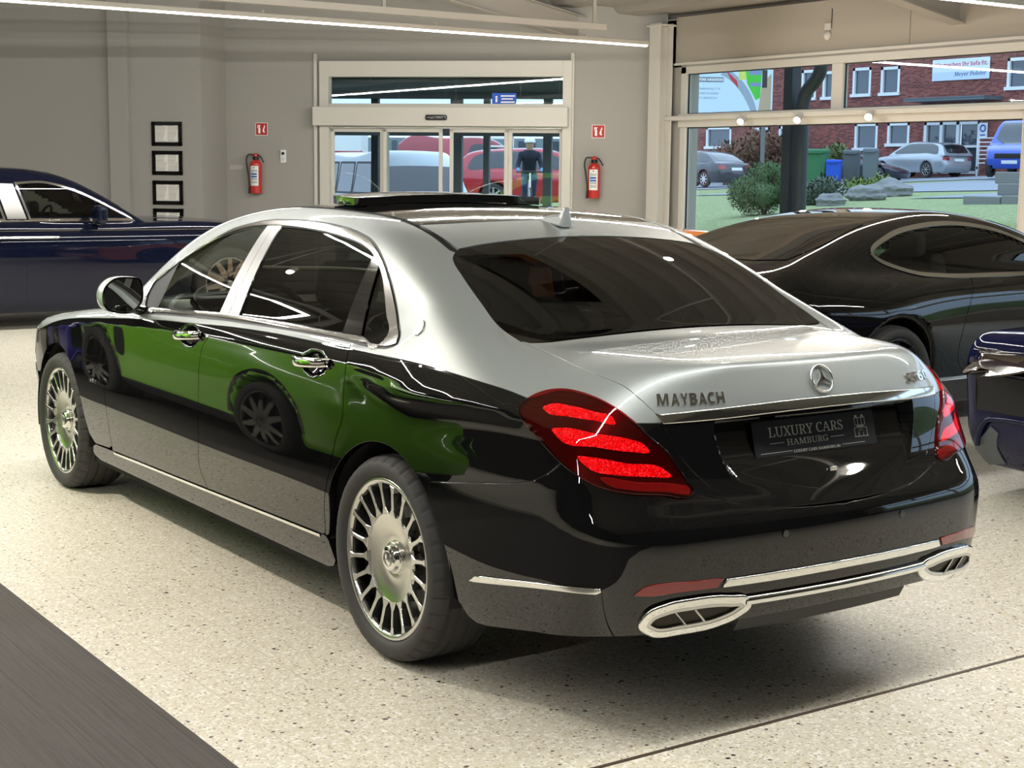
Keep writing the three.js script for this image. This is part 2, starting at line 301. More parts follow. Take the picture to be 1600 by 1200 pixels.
// ---------- the showroom ----------
const WARM = lin(1, 0.98, 0.935);
const K2 = Math.SQRT1_2; let CEIL;
{
  // terrazzo: cream ground, small pale and tan grains, scattered dark chips (1.2 m of floor)
  const N = 2048, chip = (g, x, y, r, c, k) => { g.fillStyle = c; g.beginPath(); const n = 5 + Math.floor(rnd() * 3), a0 = rnd() * 6; for (let i = 0; i < n; i++) { const a = a0 + i / n * 6.283, q = r * (0.6 + 0.5 * rnd()); const px = x + Math.cos(a) * q * k, py = y + Math.sin(a) * q; i ? g.lineTo(px, py) : g.moveTo(px, py); } g.closePath(); g.fill(); };
  const wrapChip = (g, x, y, r, c, k = 1) => { for (const dx of [-N, 0, N]) for (const dy of [-N, 0, N]) if (x + dx > -60 && x + dx < N + 60 && y + dy > -60 && y + dy < N + 60) { const s = seed; chip(g, x + dx, y + dy, r, c, k); if (dx !== N || dy !== N) seed = s; } };
  const terrazzo = canvas(N, N, (g) => {
    g.fillStyle = '#dcd6c5'; g.fillRect(0, 0, N, N);
    const pale = ['#e9e4d6', '#efebdf', '#d3ccb9', '#cdc5b0', '#e2dac4', '#d8cfb6', '#f3f0e6'], mid = ['#b9ae97', '#c4b79b', '#a89e8a', '#bfae8d', '#b5a48a', '#9d9788'], dark = ['#4a4138', '#3a332d', '#5a4c3f', '#2f2a27', '#6a5a49', '#433c36'];
    for (let i = 0; i < 15000; i++) wrapChip(g, rnd() * N, rnd() * N, 4 + rnd() * 11, pale[Math.floor(rnd() * 7)], 0.7 + rnd() * 0.7);
    for (let i = 0; i < 2600; i++) wrapChip(g, rnd() * N, rnd() * N, 3 + rnd() * 6, mid[Math.floor(rnd() * 6)], 0.7 + rnd() * 0.8);
    for (let i = 0; i < 520; i++) wrapChip(g, rnd() * N, rnd() * N, 3 + rnd() * 4, dark[Math.floor(rnd() * 6)], 0.7 + rnd() * 0.8);
    for (let i = 0; i < 190; i++) wrapChip(g, rnd() * N, rnd() * N, 7 + rnd() * 8, dark[Math.floor(rnd() * 6)], 0.6 + rnd() * 0.8);
  });
  const tileM = P({ map: terrazzo, roughness: 0.42 }), grout = P({ color: lin(0.36, 0.33, 0.26), roughness: 0.9 });
  const T = 0.3, tileGeo = (u, v) => {
    const a = 0.1492, b = 0.1480, d = 0.0012, g = new THREE.BufferGeometry(), top = [[-b, b], [b, b], [b, -b], [-b, -b]], low = [[-a, a], [a, a], [a, -a], [-a, -a]], pos = [], uv = [], idx = [0, 1, 2, 0, 2, 3];
    for (const [x, z] of top) { pos.push(x, 0, z); uv.push(u + (x + 0.15) / 1.2, v + (z + 0.15) / 1.2); }
    for (const [x, z] of low) { pos.push(x, -d, z); uv.push(u + (x + 0.15) / 1.2, v + (z + 0.15) / 1.2); }
    for (let i = 0; i < 4; i++) { const j = (i + 1) % 4; idx.push(i, i + 4, j + 4, i, j + 4, j); }
    g.setAttribute('position', new THREE.Float32BufferAttribute(pos, 3)); g.setAttribute('uv', new THREE.Float32BufferAttribute(uv, 2)); g.setIndex(idx); const nn = new Float32Array(24).fill(0); for (let i = 0; i < 8; i++) nn[3 * i + 1] = 1; g.setAttribute('normal', new THREE.BufferAttribute(nn, 3)); return g;
  };
  const kinds = []; for (let i = 0; i < 16; i++) kinds.push(tileGeo((i % 4) / 4, Math.floor(i / 4) / 4));
  const floor = struct('floor', poly([[-9.6, -12.2], [22.2, -12.2], [22.2, -2.2], [15.1, 4.95], [15.75, 5.6], [11.5, 9.85], [-9.6, 9.85]], 0.2).rotateX(Math.PI / 2).translate(0, -0.0012, 0), grout, 'speckled cream terrazzo tile floor');
  const fr = new THREE.Frustum().setFromProjectionMatrix(new THREE.Matrix4().multiplyMatrices(camera.projectionMatrix, camera.matrixWorldInverse.copy(camera.matrixWorld).invert())), list = [];
  const inRoom = (x, z) => x > -9.5 && x < 22 && z > -12 && z < 9.75 && x + z < 21.0 && !(z < 4.9 && x + z > 19.8);
  for (let x = -1.15 - 28 * T; x < 22; x += T) for (let z = -0.035 - 41 * T; z < 9.8; z += T) {
    const cx = x + T / 2, cz = z + T / 2; if (!inRoom(cx, cz) || (cz < -1.86 && cz > -3.9)) continue;
    const p = V(cx, 0, cz), d = p.distanceTo(camera.position), under = Math.abs(cz) < 0.75 && cx > -0.3 && cx < 3.8;
    list.push([fr.containsPoint(p) && !under ? d : d + 100, cx, cz]);
  }
  list.sort((a, b) => a[0] - b[0]);
  const far = [];
  list.forEach(([d, x, z], i) => {
    const q = Math.floor(rnd() * 16), turn = Math.floor(rnd() * 4) * Math.PI / 2;
    if (i < 300) { const m = part('tile', kinds[q], tileM, floor); m.position.set(x, 0, z); m.rotation.y = turn; } else far.push(kinds[q].clone().rotateY(turn).translate(x, 0, z));
  });
  part('far_tiles', mergeGeometries(far), tileM, floor).userData.kind = 'stuff';
  struct('trim_1', box(0.014, 0.004, 21.9, -1.15, 0.0005, -1.15), P({ color: lin(0.10, 0.075, 0.055), metalness: 0.3, roughness: 0.5 }), 'dark metal joint strip in the floor');
  // streaked grey walkway
  const streak = canvas(1024, 1024, (g) => { g.fillStyle = "#55514e"; g.fillRect(0, 0, 1024, 1024); for (let i = 0; i < 2600; i++) { const y = rnd() * 1024, x = rnd() * 1024, w = 60 + rnd() * 500, v = 62 + Math.floor(rnd() * 36); g.fillStyle = `rgba(${v},${v - 4},${v - 8},0.35)`; for (const k of [0, -1024]) g.fillRect(x + k, y, w, 1 + rnd() * 2.5); } });
  streak.repeat.set(0.8, 0.8);
  const mg = box(17.5, 0.003, 1.98, 0.8, 0.0015, -2.72); { const p = mg.attributes.position, uv = mg.attributes.uv; for (let i = 0; i < p.count; i++) uv.setXY(i, p.getX(i), p.getZ(i)); }
  single('floor_runner', mg, P({ map: streak, roughness: 0.75, specularIntensity: 0.5 }), 'dark grey streaked vinyl walkway in the lower left corner', 'flooring');
}
// walls: the window wall on the right, the entrance wall across the corner, plain walls around
const ENT = new THREE.Group();                            // frame of the entrance wall: x along it to the left, z outwards
ENT.position.set(11.36, 0, 9.765); ENT.rotation.y = Math.PI / 4; ENT.updateMatrixWorld();
const inEnt = (g) => g.applyMatrix4(ENT.matrixWorld), PIC = new THREE.Matrix4().makeRotationY(Math.PI / 4).setPosition(15.02, 0, 4.83);
{
  const T = 0.3;
  struct('wall_entrance', [box(1.24, 4.6, T, 0.62, 2.3, T / 2), box(1.45, 4.6, T, 4.73 + 0.725, 2.3, T / 2), box(3.49, 1.5, T, 2.985, 3.85, T / 2)].map(inEnt), M.wall, 'off-white plastered entrance wall');
  struct('wall_return', inEnt(box(0.12, 4.6, 0.9, 6.08 + 0.06, 2.3, -0.45)), M.wall);
  struct('wall_pictures', box(9.6, 4.9, T, 4.8, 2.45, T / 2).applyMatrix4(PIC), M.wall, 'plain grey wall with framed certificates');
  struct('wall_pilaster', box(0.27, 4.9, 0.10, 1.135, 2.45, -0.05, 0.006).applyMatrix4(PIC), M.wall);
  struct('wall_right', [box(21.0, 0.45, T, 0.86, 0.225, 9.765 + T / 2), box(21.0, 0.62, T, 0.86, 3.31, 9.765 + T / 2), box(0.30, 3.6, T, 11.21, 1.8, 9.765 + T / 2), box(1.0, 3.6, T, -9.14, 1.8, 9.765 + T / 2)], M.wall);
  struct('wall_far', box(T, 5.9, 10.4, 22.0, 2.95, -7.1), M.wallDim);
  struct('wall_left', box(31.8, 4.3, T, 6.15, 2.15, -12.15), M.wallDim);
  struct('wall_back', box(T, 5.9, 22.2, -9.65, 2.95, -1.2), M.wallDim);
  // bulkhead boards over the windows
  for (let i = 0; i < 5; i++) { const w = 3.9, x = 11.16 - w / 2 - i * (w + 0.008); struct('bulkhead_board', box(w, 0.58, 0.02, x, 3.34, 9.752), M.board); }
  struct('trim_2', box(20.4, 0.03, 0.05, 0.96, 3.035, 9.735), M.frame);
  // ceiling: ribbed sheet rising from the window wall
  const rib = (x0, x1, z0, y0, z1, y1) => {
    const L = Math.hypot(z1 - z0, y1 - y0), n = Math.round(L / 0.6), pts = []; for (let i = 0; i < n; i++) { const s = i * L / n; pts.push([s, 0], [s + 0.20, 0], [s + 0.26, 0.07], [s + 0.54, 0.07]); } pts.push([L, 0], [L, 0.09], [0, 0.09]);
    const g = poly(pts, x1 - x0), c = (z1 - z0) / L, q = (y1 - y0) / L, p = g.attributes.position; for (let i = 0; i < p.count; i++) { const s = p.getX(i), h = p.getY(i), w = p.getZ(i); p.setXYZ(i, x0 + w, y0 + q * s + Math.abs(c) * h, z0 + c * s - q * h * Math.sign(c)); } g.computeVertexNormals(); return g;
  };
  CEIL = struct('ceiling', [rib(-9.7, 22.3, 10.1, 3.56, -2.0, 5.72), rib(-9.7, 22.3, -12.3, 4.2, -2.0, 5.72)], M.ceiling, 'ribbed metal sheet ceiling');
  struct('roof_hatch', (() => { const g = box(1.6, 0.03, 0.75, 0, 0, 0); g.rotateX(0.1767); g.translate(2.2, 4.94, 2.02); return g; })(), M.blackGloss, 'dark roof window in the ceiling');
  for (const x of [12.2, 6.6, -0.6, -4.6]) struct('roof_beam', (() => { const g = [], put = (w, h, y) => { const a = box(w, h, 12.2, 0, 0, 0); a.rotateX(0.1767); a.translate(x, y, 3.85); g.push(a); }; put(0.18, 0.016, 4.28); put(0.018, 0.30, 4.43); put(0.18, 0.016, 4.58); return g; })(), M.beam);
}
// windows of the right-hand wall
{
  const z = 9.80, bar = (x0, x1, y0, y1, d = 0.09, dz = 0) => box(Math.abs(x1 - x0), y1 - y0, d, (x0 + x1) / 2, (y0 + y1) / 2, z + dz, 0.006);
  const posts = [11.06, 5.72, 0.4, -4.9, -8.64], mids = [8.32, 3.06, -2.25, -6.77];
  for (let i = 0; i < 4; i++) {
    const a = posts[i], b = posts[i + 1], w = struct('window_' + (i + 1), [bar(a, a - 0.10, 0.45, 3.0), bar(b + 0.02, b, 0.45, 3.0), bar(a, b, 2.91, 3.0), bar(a, b, 0.45, 0.54), bar(a, b, 2.23, 2.40, 0.12, -0.02), bar(mids[i] + 0.085, mids[i] - 0.085, 2.40, 2.91)], M.frame, 'cream framed shop window');
    const pane = (x0, x1, y0, y1) => part('pane', box(Math.abs(x1 - x0), y1 - y0, 0.004, (x0 + x1) / 2, (y0 + y1) / 2, z + 0.01), M.pane, w), gasket = (x0, x1, y0, y1) => part('gasket', [box(0.012, y1 - y0, 0.02, x0 - 0.006, (y0 + y1) / 2, z + 0.005), box(0.012, y1 - y0, 0.02, x1 + 0.006, (y0 + y1) / 2, z + 0.005), box(x0 - x1, 0.012, 0.02, (x0 + x1) / 2, y1 - 0.006, z + 0.005), box(x0 - x1, 0.012, 0.02, (x0 + x1) / 2, y0 + 0.006, z + 0.005)], M.seal, w);
    for (const r of [[a - 0.10, b + 0.02, 0.54, 2.23], [a - 0.10, mids[i] + 0.085, 2.40, 2.91], [mids[i] - 0.085, b + 0.02, 2.40, 2.91]]) { pane(...r); gasket(...r); }
  }
  struct('trim_3', box(20.0, 0.055, 0.10, 1.28, 2.345, 9.69, 0.006), M.frame, 'cream ledge along the transom');
  const col = [box(0.22, 3.55, 0.014, 11.13, 1.775, 9.35), box(0.22, 3.55, 0.014, 11.13, 1.775, 9.55), box(0.012, 3.55, 0.2, 11.13, 1.775, 9.45), box(0.30, 0.02, 0.26, 11.13, 3.52, 9.45)].map((g) => g.translate(0.12, 0, 0.12));
  struct('steel_column', col, M.frame, 'cream steel column in the corner');
}
// sliding entrance door
{
  const d = (w, h, t, x, y, z, r = 0.005) => inEnt(box(w, h, t, x, y, z, r));
  const door = struct('door_1', [d(0.13, 3.1, 0.16, 4.645, 1.55, 0.0), d(0.12, 3.1, 0.16, 1.30, 1.55, 0.0), d(3.22, 0.21, 0.16, 2.97, 2.995, 0.0), d(3.22, 0.05, 0.12, 2.97, 2.51, 0.0)], M.frame, 'cream framed automatic sliding door');
  part('operator_header', d(3.5, 0.255, 0.22, 3.02, 2.36, -0.10, 0.01), M.frame, door, 'cream door operator header');
  part('motion_sensor', [d(0.30, 0.075, 0.05, 3.04, 2.345, -0.225, 0.03)], M.blackGloss, door, 'black motion sensor');
  part('pane', d(3.2, 0.37, 0.006, 2.97, 2.707, 0.01, 0), M.pane, door);
  part('header_channel', d(3.2, 0.03, 0.03, 2.97, 2.22, -0.02), M.satin, door);
  for (const [x0, x1, z] of [[4.58, 3.83, 0.03], [3.83, 3.00, -0.01], [2.90, 2.10, -0.01], [2.10, 1.36, 0.03]]) {
    const leaf = part('door_leaf', [d(0.05, 2.2, 0.035, x0 - 0.025, 1.1, z), d(0.05, 2.2, 0.035, x1 + 0.025, 1.1, z), d(x0 - x1, 0.07, 0.035, (x0 + x1) / 2, 0.06, z), d(x0 - x1, 0.05, 0.035, (x0 + x1) / 2, 2.18, z)], M.frame, door, 'glazed sliding door leaf');
    part('pane', d(x0 - x1 - 0.1, 2.06, 0.006, (x0 + x1) / 2, 1.12, z, 0), M.pane, leaf);
  }
  part('mullion', [d(0.10, 2.2, 0.10, 3.825, 1.1, 0.06), d(0.10, 2.2, 0.10, 2.108, 1.1, 0.06)], M.frame, door);
  struct('trim_4', [d(0.05, 3.2, 0.03, 4.78, 1.6, -0.02), d(0.05, 3.2, 0.03, 1.24, 1.6, -0.02)], M.frame);
}
// linear lamps: housing, glowing diffuser and the light it gives; hung below trunking
{
  const names = ['hanging LED batten over the dark blue limousine, left of the picture', 'hanging LED batten above the entrance, nearest the glass door', 'hanging LED batten whose end shows at the top right', 'hanging LED batten above the rear of the two-tone sedan'];
  [15.2, 9.85, 4.45, -1.7].forEach((x, i) => {
    const z0 = -9.6, z1 = i ? 8.2 : -2.0, L = z1 - z0, zc = (z0 + z1) / 2, g = thing('linear_lamp', names[i], 'lamp', [x, 3.1, zc], 0, 'LED battens in rows'), t = new THREE.Group();
    part('housing', box(0.07, 0.05, L, 0, 0.045, 0, 0.01), M.lampHousing, g); part('led_diffuser', poly([[-0.030, 0.024], [-0.012, 0.002], [0.012, 0.002], [0.030, 0.024]], L - 0.03).translate(0, 0, -(L - 0.03) / 2), M.led, g);
    for (let k = 0; k < (i ? 9 : 4); k++) part('clip', box(0.02, 0.03, 0.03, 0, 0.085, -L / 2 + 0.9 + k * 2, 0.004), M.lampHousing, g);
    part('trunking', box(0.09, 0.07, L - 0.5, 0.05, 0.19, -0.35, 0.004), M.lampHousing, g);
    for (let k = 0; k < (i ? 7 : 3); k++) { const z = L / 2 - 0.75 - k * 2.75, zz = zc + z, top = zz > -2 ? 3.56 + (10.1 - zz) * 0.1785 : 5.72 + (zz + 2) * 0.1476; part('suspension_rod', box(0.02, top - 3.33, 0.04, x + 0.05, (top + 3.33) / 2, zz), M.lampHousing, CEIL); }
    for (const s of [-1, 1]) { const l = new THREE.RectAreaLight(WARM, LAMP, 0.03, L - 0.03); l.name = 'linear_light'; l.rotation.set(-Math.PI / 2, s * 0.88, 0); l.position.set(-s * 0.0235, 0.0105, 0); g.add(l); }
  });
}
// ---------- the sedan's shape: x forward from the rear axle, y up, z to its right ----------
const S = (() => {
  const plan = spline([[-1.4, 0.70], [-1.2, 0.772], [-1.0, 0.836], [-0.8, 0.875], [-0.5, 0.918], [-0.1, 0.941], [0.8, 0.9495], [1.8, 0.9495], [2.8, 0.945], [3.4, 0.936], [3.9, 0.885], [4.3, 0.77]]);
  const inset = spline([[0.1, 0.10], [0.2, 0.055], [0.3, 0.028], [0.42, 0.013], [0.52, 0.004], [0.62, 0.0], [0.70, 0.003], [0.78, 0.0095], [0.87, 0.021], [0.95, 0.037], [1.01, 0.056], [1.06, 0.082], [1.14, 0.135]]);
  const creaseY = spline([[-1.0, 0.845], [-0.74, 0.892], [-0.5, 0.932], [-0.2, 0.966], [0.26, 0.98], [0.7, 0.978], [1.4, 0.970], [2.4, 0.93], [3.3, 0.86], [4.0, 0.78]]);
  const deck = spline([[-1.3, 1.045], [-1.1, 1.082], [-0.9, 1.103], [-0.6, 1.112], [-0.3, 1.108], [0, 1.086], [0.25, 1.065], [0.8, 1.058], [1.5, 1.05], [2.2, 1.025], [2.6, 1.005], [3.0, 0.975], [3.5, 0.915], [3.9, 0.845], [4.2, 0.75]]);
  const rear = spline([[0.1, 1.02], [0.2, 1.09], [0.3, 1.155], [0.38, 1.190], [0.46, 1.206], [0.55, 1.212], [0.62, 1.212], [0.645, 1.205], [0.69, 1.178], [0.74, 1.148], [0.82, 1.128], [0.93, 1.116], [0.98, 1.100], [1.04, 1.074], [1.10, 1.045], [1.2, 0.99]]);
  const bow = spline([[0.3, 0.145], [0.6, 0.145], [0.75, 0.17], [0.93, 0.24], [1.1, 0.22]]);
  const nose = spline([[0.1, 4.02], [0.25, 4.14], [0.45, 4.22], [0.6, 4.23], [0.75, 4.19], [0.85, 4.12], [1.0, 3.95]]);
  const roof = spline([[-0.9, 0.90], [-0.48, 1.13], [-0.18, 1.285], [0.10, 1.397], [0.4, 1.474], [0.8, 1.508], [1.2, 1.517], [1.6, 1.500], [1.9, 1.452], [2.2, 1.362], [2.5, 1.226], [2.8, 1.068], [3.1, 0.905]]);
  const glassW = spline([[0.9, 0.915], [1.0, 0.875], [1.05, 0.852], [1.15, 0.8145], [1.25, 0.772], [1.35, 0.721], [1.43, 0.664], [1.52, 0.56]]);
  const slope = (s, t) => (s(t + 0.01) - s(t - 0.01)) / 0.02;
  function lower(x, y, z) {
    const az = Math.abs(z), t = y - creaseY(x), ridge = 0.0065 * Math.exp(-(Math.sqrt(t * t + 0.00004) - 0.0063) / 0.055);
    const side = az - plan(x) + inset(y) - ridge + 0.006 + (0.035 * sstep(0.74, 0.95, y) + 0.03 * sstep(0.88, 1.1, y)) * sstep(0.1, -0.8, x);
    const top = (y - deck(x) + 0.03 * z * z) / Math.hypot(1, slope(deck, x));
    const back = (-x - rear(y) + bow(y) * z * z) / Math.hypot(1, slope(rear, y));
    const fr = x - nose(y) + 0.30 * z * z;
    let k = 0.035 + 0.26 * sstep(0.25, -0.45, x) + 0.08 * sstep(2.6, 3.4, x);
    let v = smax(side, top, k);
    v = smax(v, back, 0.09 + 0.16 * sstep(0.3, 0.7, az) - 0.07 * sstep(0.95, 1.08, y) * sstep(0.75, 0.5, az));
    v = smax(v, fr, 0.22);
    return smax(v, 0.19 - y, 0.05);
  }
  function upper(x, y, z) {
    const az = Math.abs(z), side = (az - glassW(y) - 0.035 * sstep(1.5, 0.5, x) * (y - 1.05) + 0.028 * ((x - 1.25) / 1.5) ** 2) / 1.13;
    const bowed = x + (x < 1.2 ? -0.14 : 0.25) * z * z * sstep(0.3, 1.3, Math.abs(x - 1.2));
    const top = (y - roof(bowed) + 0.075 * z * z) / Math.hypot(1, slope(roof, bowed));
    return smax(smax(side, top, 0.07 + 0.06 * sstep(0.6, 0.0, x)), 0.97 - y, 0.03);
  }
  const recessX = spline([[0.70, -1.175], [0.735, -1.14], [0.80, -1.084], [0.857, -1.054], [0.94, -1.030]]), recessW = spline([[0.69, 0.22], [0.73, 0.315], [0.76, 0.362], [0.82, 0.402], [0.885, 0.419], [0.94, 0.418]]);
  const field = (x, y, z) => {
    const f = body(x, y, z);
    if (x > -1.0 || y > 1.0 || y < 0.66) return f;
    const carve = smax(Math.max(Math.abs(z) - recessW(y), y - 0.926), x - recessX(y), 0.02);   // the hollow for the number plate
    return smax(f, -carve, 0.014);
  };
  const body = (x, y, z) => {
    const az = Math.abs(z), back = sstep(0.35, -0.2, x);
    return smin(lower(x, y, z), upper(x, y, z), 0.03 + back * (0.02 + 0.20 * sstep(0.55, 0.8, az)) + 0.03 * sstep(2.3, 2.7, x));
  };
  return { field, lower, upper, plan, inset, creaseY, deck, rear, roof };
})();
// ---------- the two-tone sedan ----------
const font = await new FontLoader().loadAsync('fonts/droid/droid_sans_bold.typeface.json');
const fontSerif = await new FontLoader().loadAsync('fonts/droid/droid_serif_regular.typeface.json');
function lettering(text, size, depth, f = font) { const g = new TextGeometry(text, { font: f, size, depth, curveSegments: 5, bevelEnabled: false }); g.computeBoundingBox(); const b = g.boundingBox; g.translate(-(b.min.x + b.max.x) / 2, -(b.min.y + b.max.y) / 2, 0); return g; }
const sideChart = { from: (p) => [p[0], p[1]], ray: (a, b) => [[a, b, -4], [0, 0, 1]] };
const topChart = { from: (p) => [p[0], p[2]], ray: (a, b) => [[a, 5, b], [0, -1, 0]] };
const backChart = { from: (p) => [p[2], p[1]], ray: (a, b) => [[-5, b, a], [1, 0, 0]] };
const frontChart = { from: (p) => [p[2], p[1]], ray: (a, b) => [[8, b, a], [-1, 0, 0]] };
function line(pts, step = 0.02) {                         // a smooth open line through 2D points
  const out = [], n = pts.length;
  for (let i = 0; i < n - 1; i++) {
    const p0 = pts[Math.max(0, i - 1)], p1 = pts[i], p2 = pts[i + 1], p3 = pts[Math.min(n - 1, i + 2)];
    const L = Math.hypot(p2[0] - p1[0], p2[1] - p1[1]) || 1e-6, k = Math.max(1, Math.round(L / step));
    const la = Math.hypot(p1[0] - p0[0], p1[1] - p0[1]) || L, lc = Math.hypot(p3[0] - p2[0], p3[1] - p2[1]) || L;
    const t1 = [0, 1].map((j) => i === 0 ? p2[j] - p1[j] : (p2[j] - p1[j]) * la / (la + L) + (p1[j] - p0[j]) * L * L / la / (la + L));
    const t2 = [0, 1].map((j) => i === n - 2 ? p2[j] - p1[j] : (p2[j] - p1[j]) * lc / (lc + L) + (p3[j] - p2[j]) * L * L / lc / (lc + L));
    for (let j = 0; j < k; j++) { const t = j / k, a = 2 * t ** 3 - 3 * t * t + 1, b = t ** 3 - 2 * t * t + t, c = -2 * t ** 3 + 3 * t * t, d = t ** 3 - t * t; out.push([a * p1[0] + b * t1[0] + c * p2[0] + d * t2[0], a * p1[1] + b * t1[1] + c * p2[1] + d * t2[1]]); }
  }
  out.push([pts[n - 1][0], pts[n - 1][1]]);
  return out;
}
const graph = (fn, x0, x1, step = 0.02) => { const n = Math.max(1, Math.round(Math.abs(x1 - x0) / step)), o = []; for (let i = 0; i <= n; i++) { const x = x0 + (x1 - x0) * i / n; o.push([x, fn(x)]); } return o; };
const arc = (cx, cy, r, a0, a1, n = 40) => { const o = []; for (let i = 0; i <= n; i++) { const a = a0 + (a1 - a0) * i / n; o.push([cx + r * Math.cos(a), cy + r * Math.sin(a)]); } return o; };
const via = (chart, pts, step) => line(pts.map(chart.from), step);
const flip = (pts) => pts.map((p) => [p[0], p[1], -p[2]]);
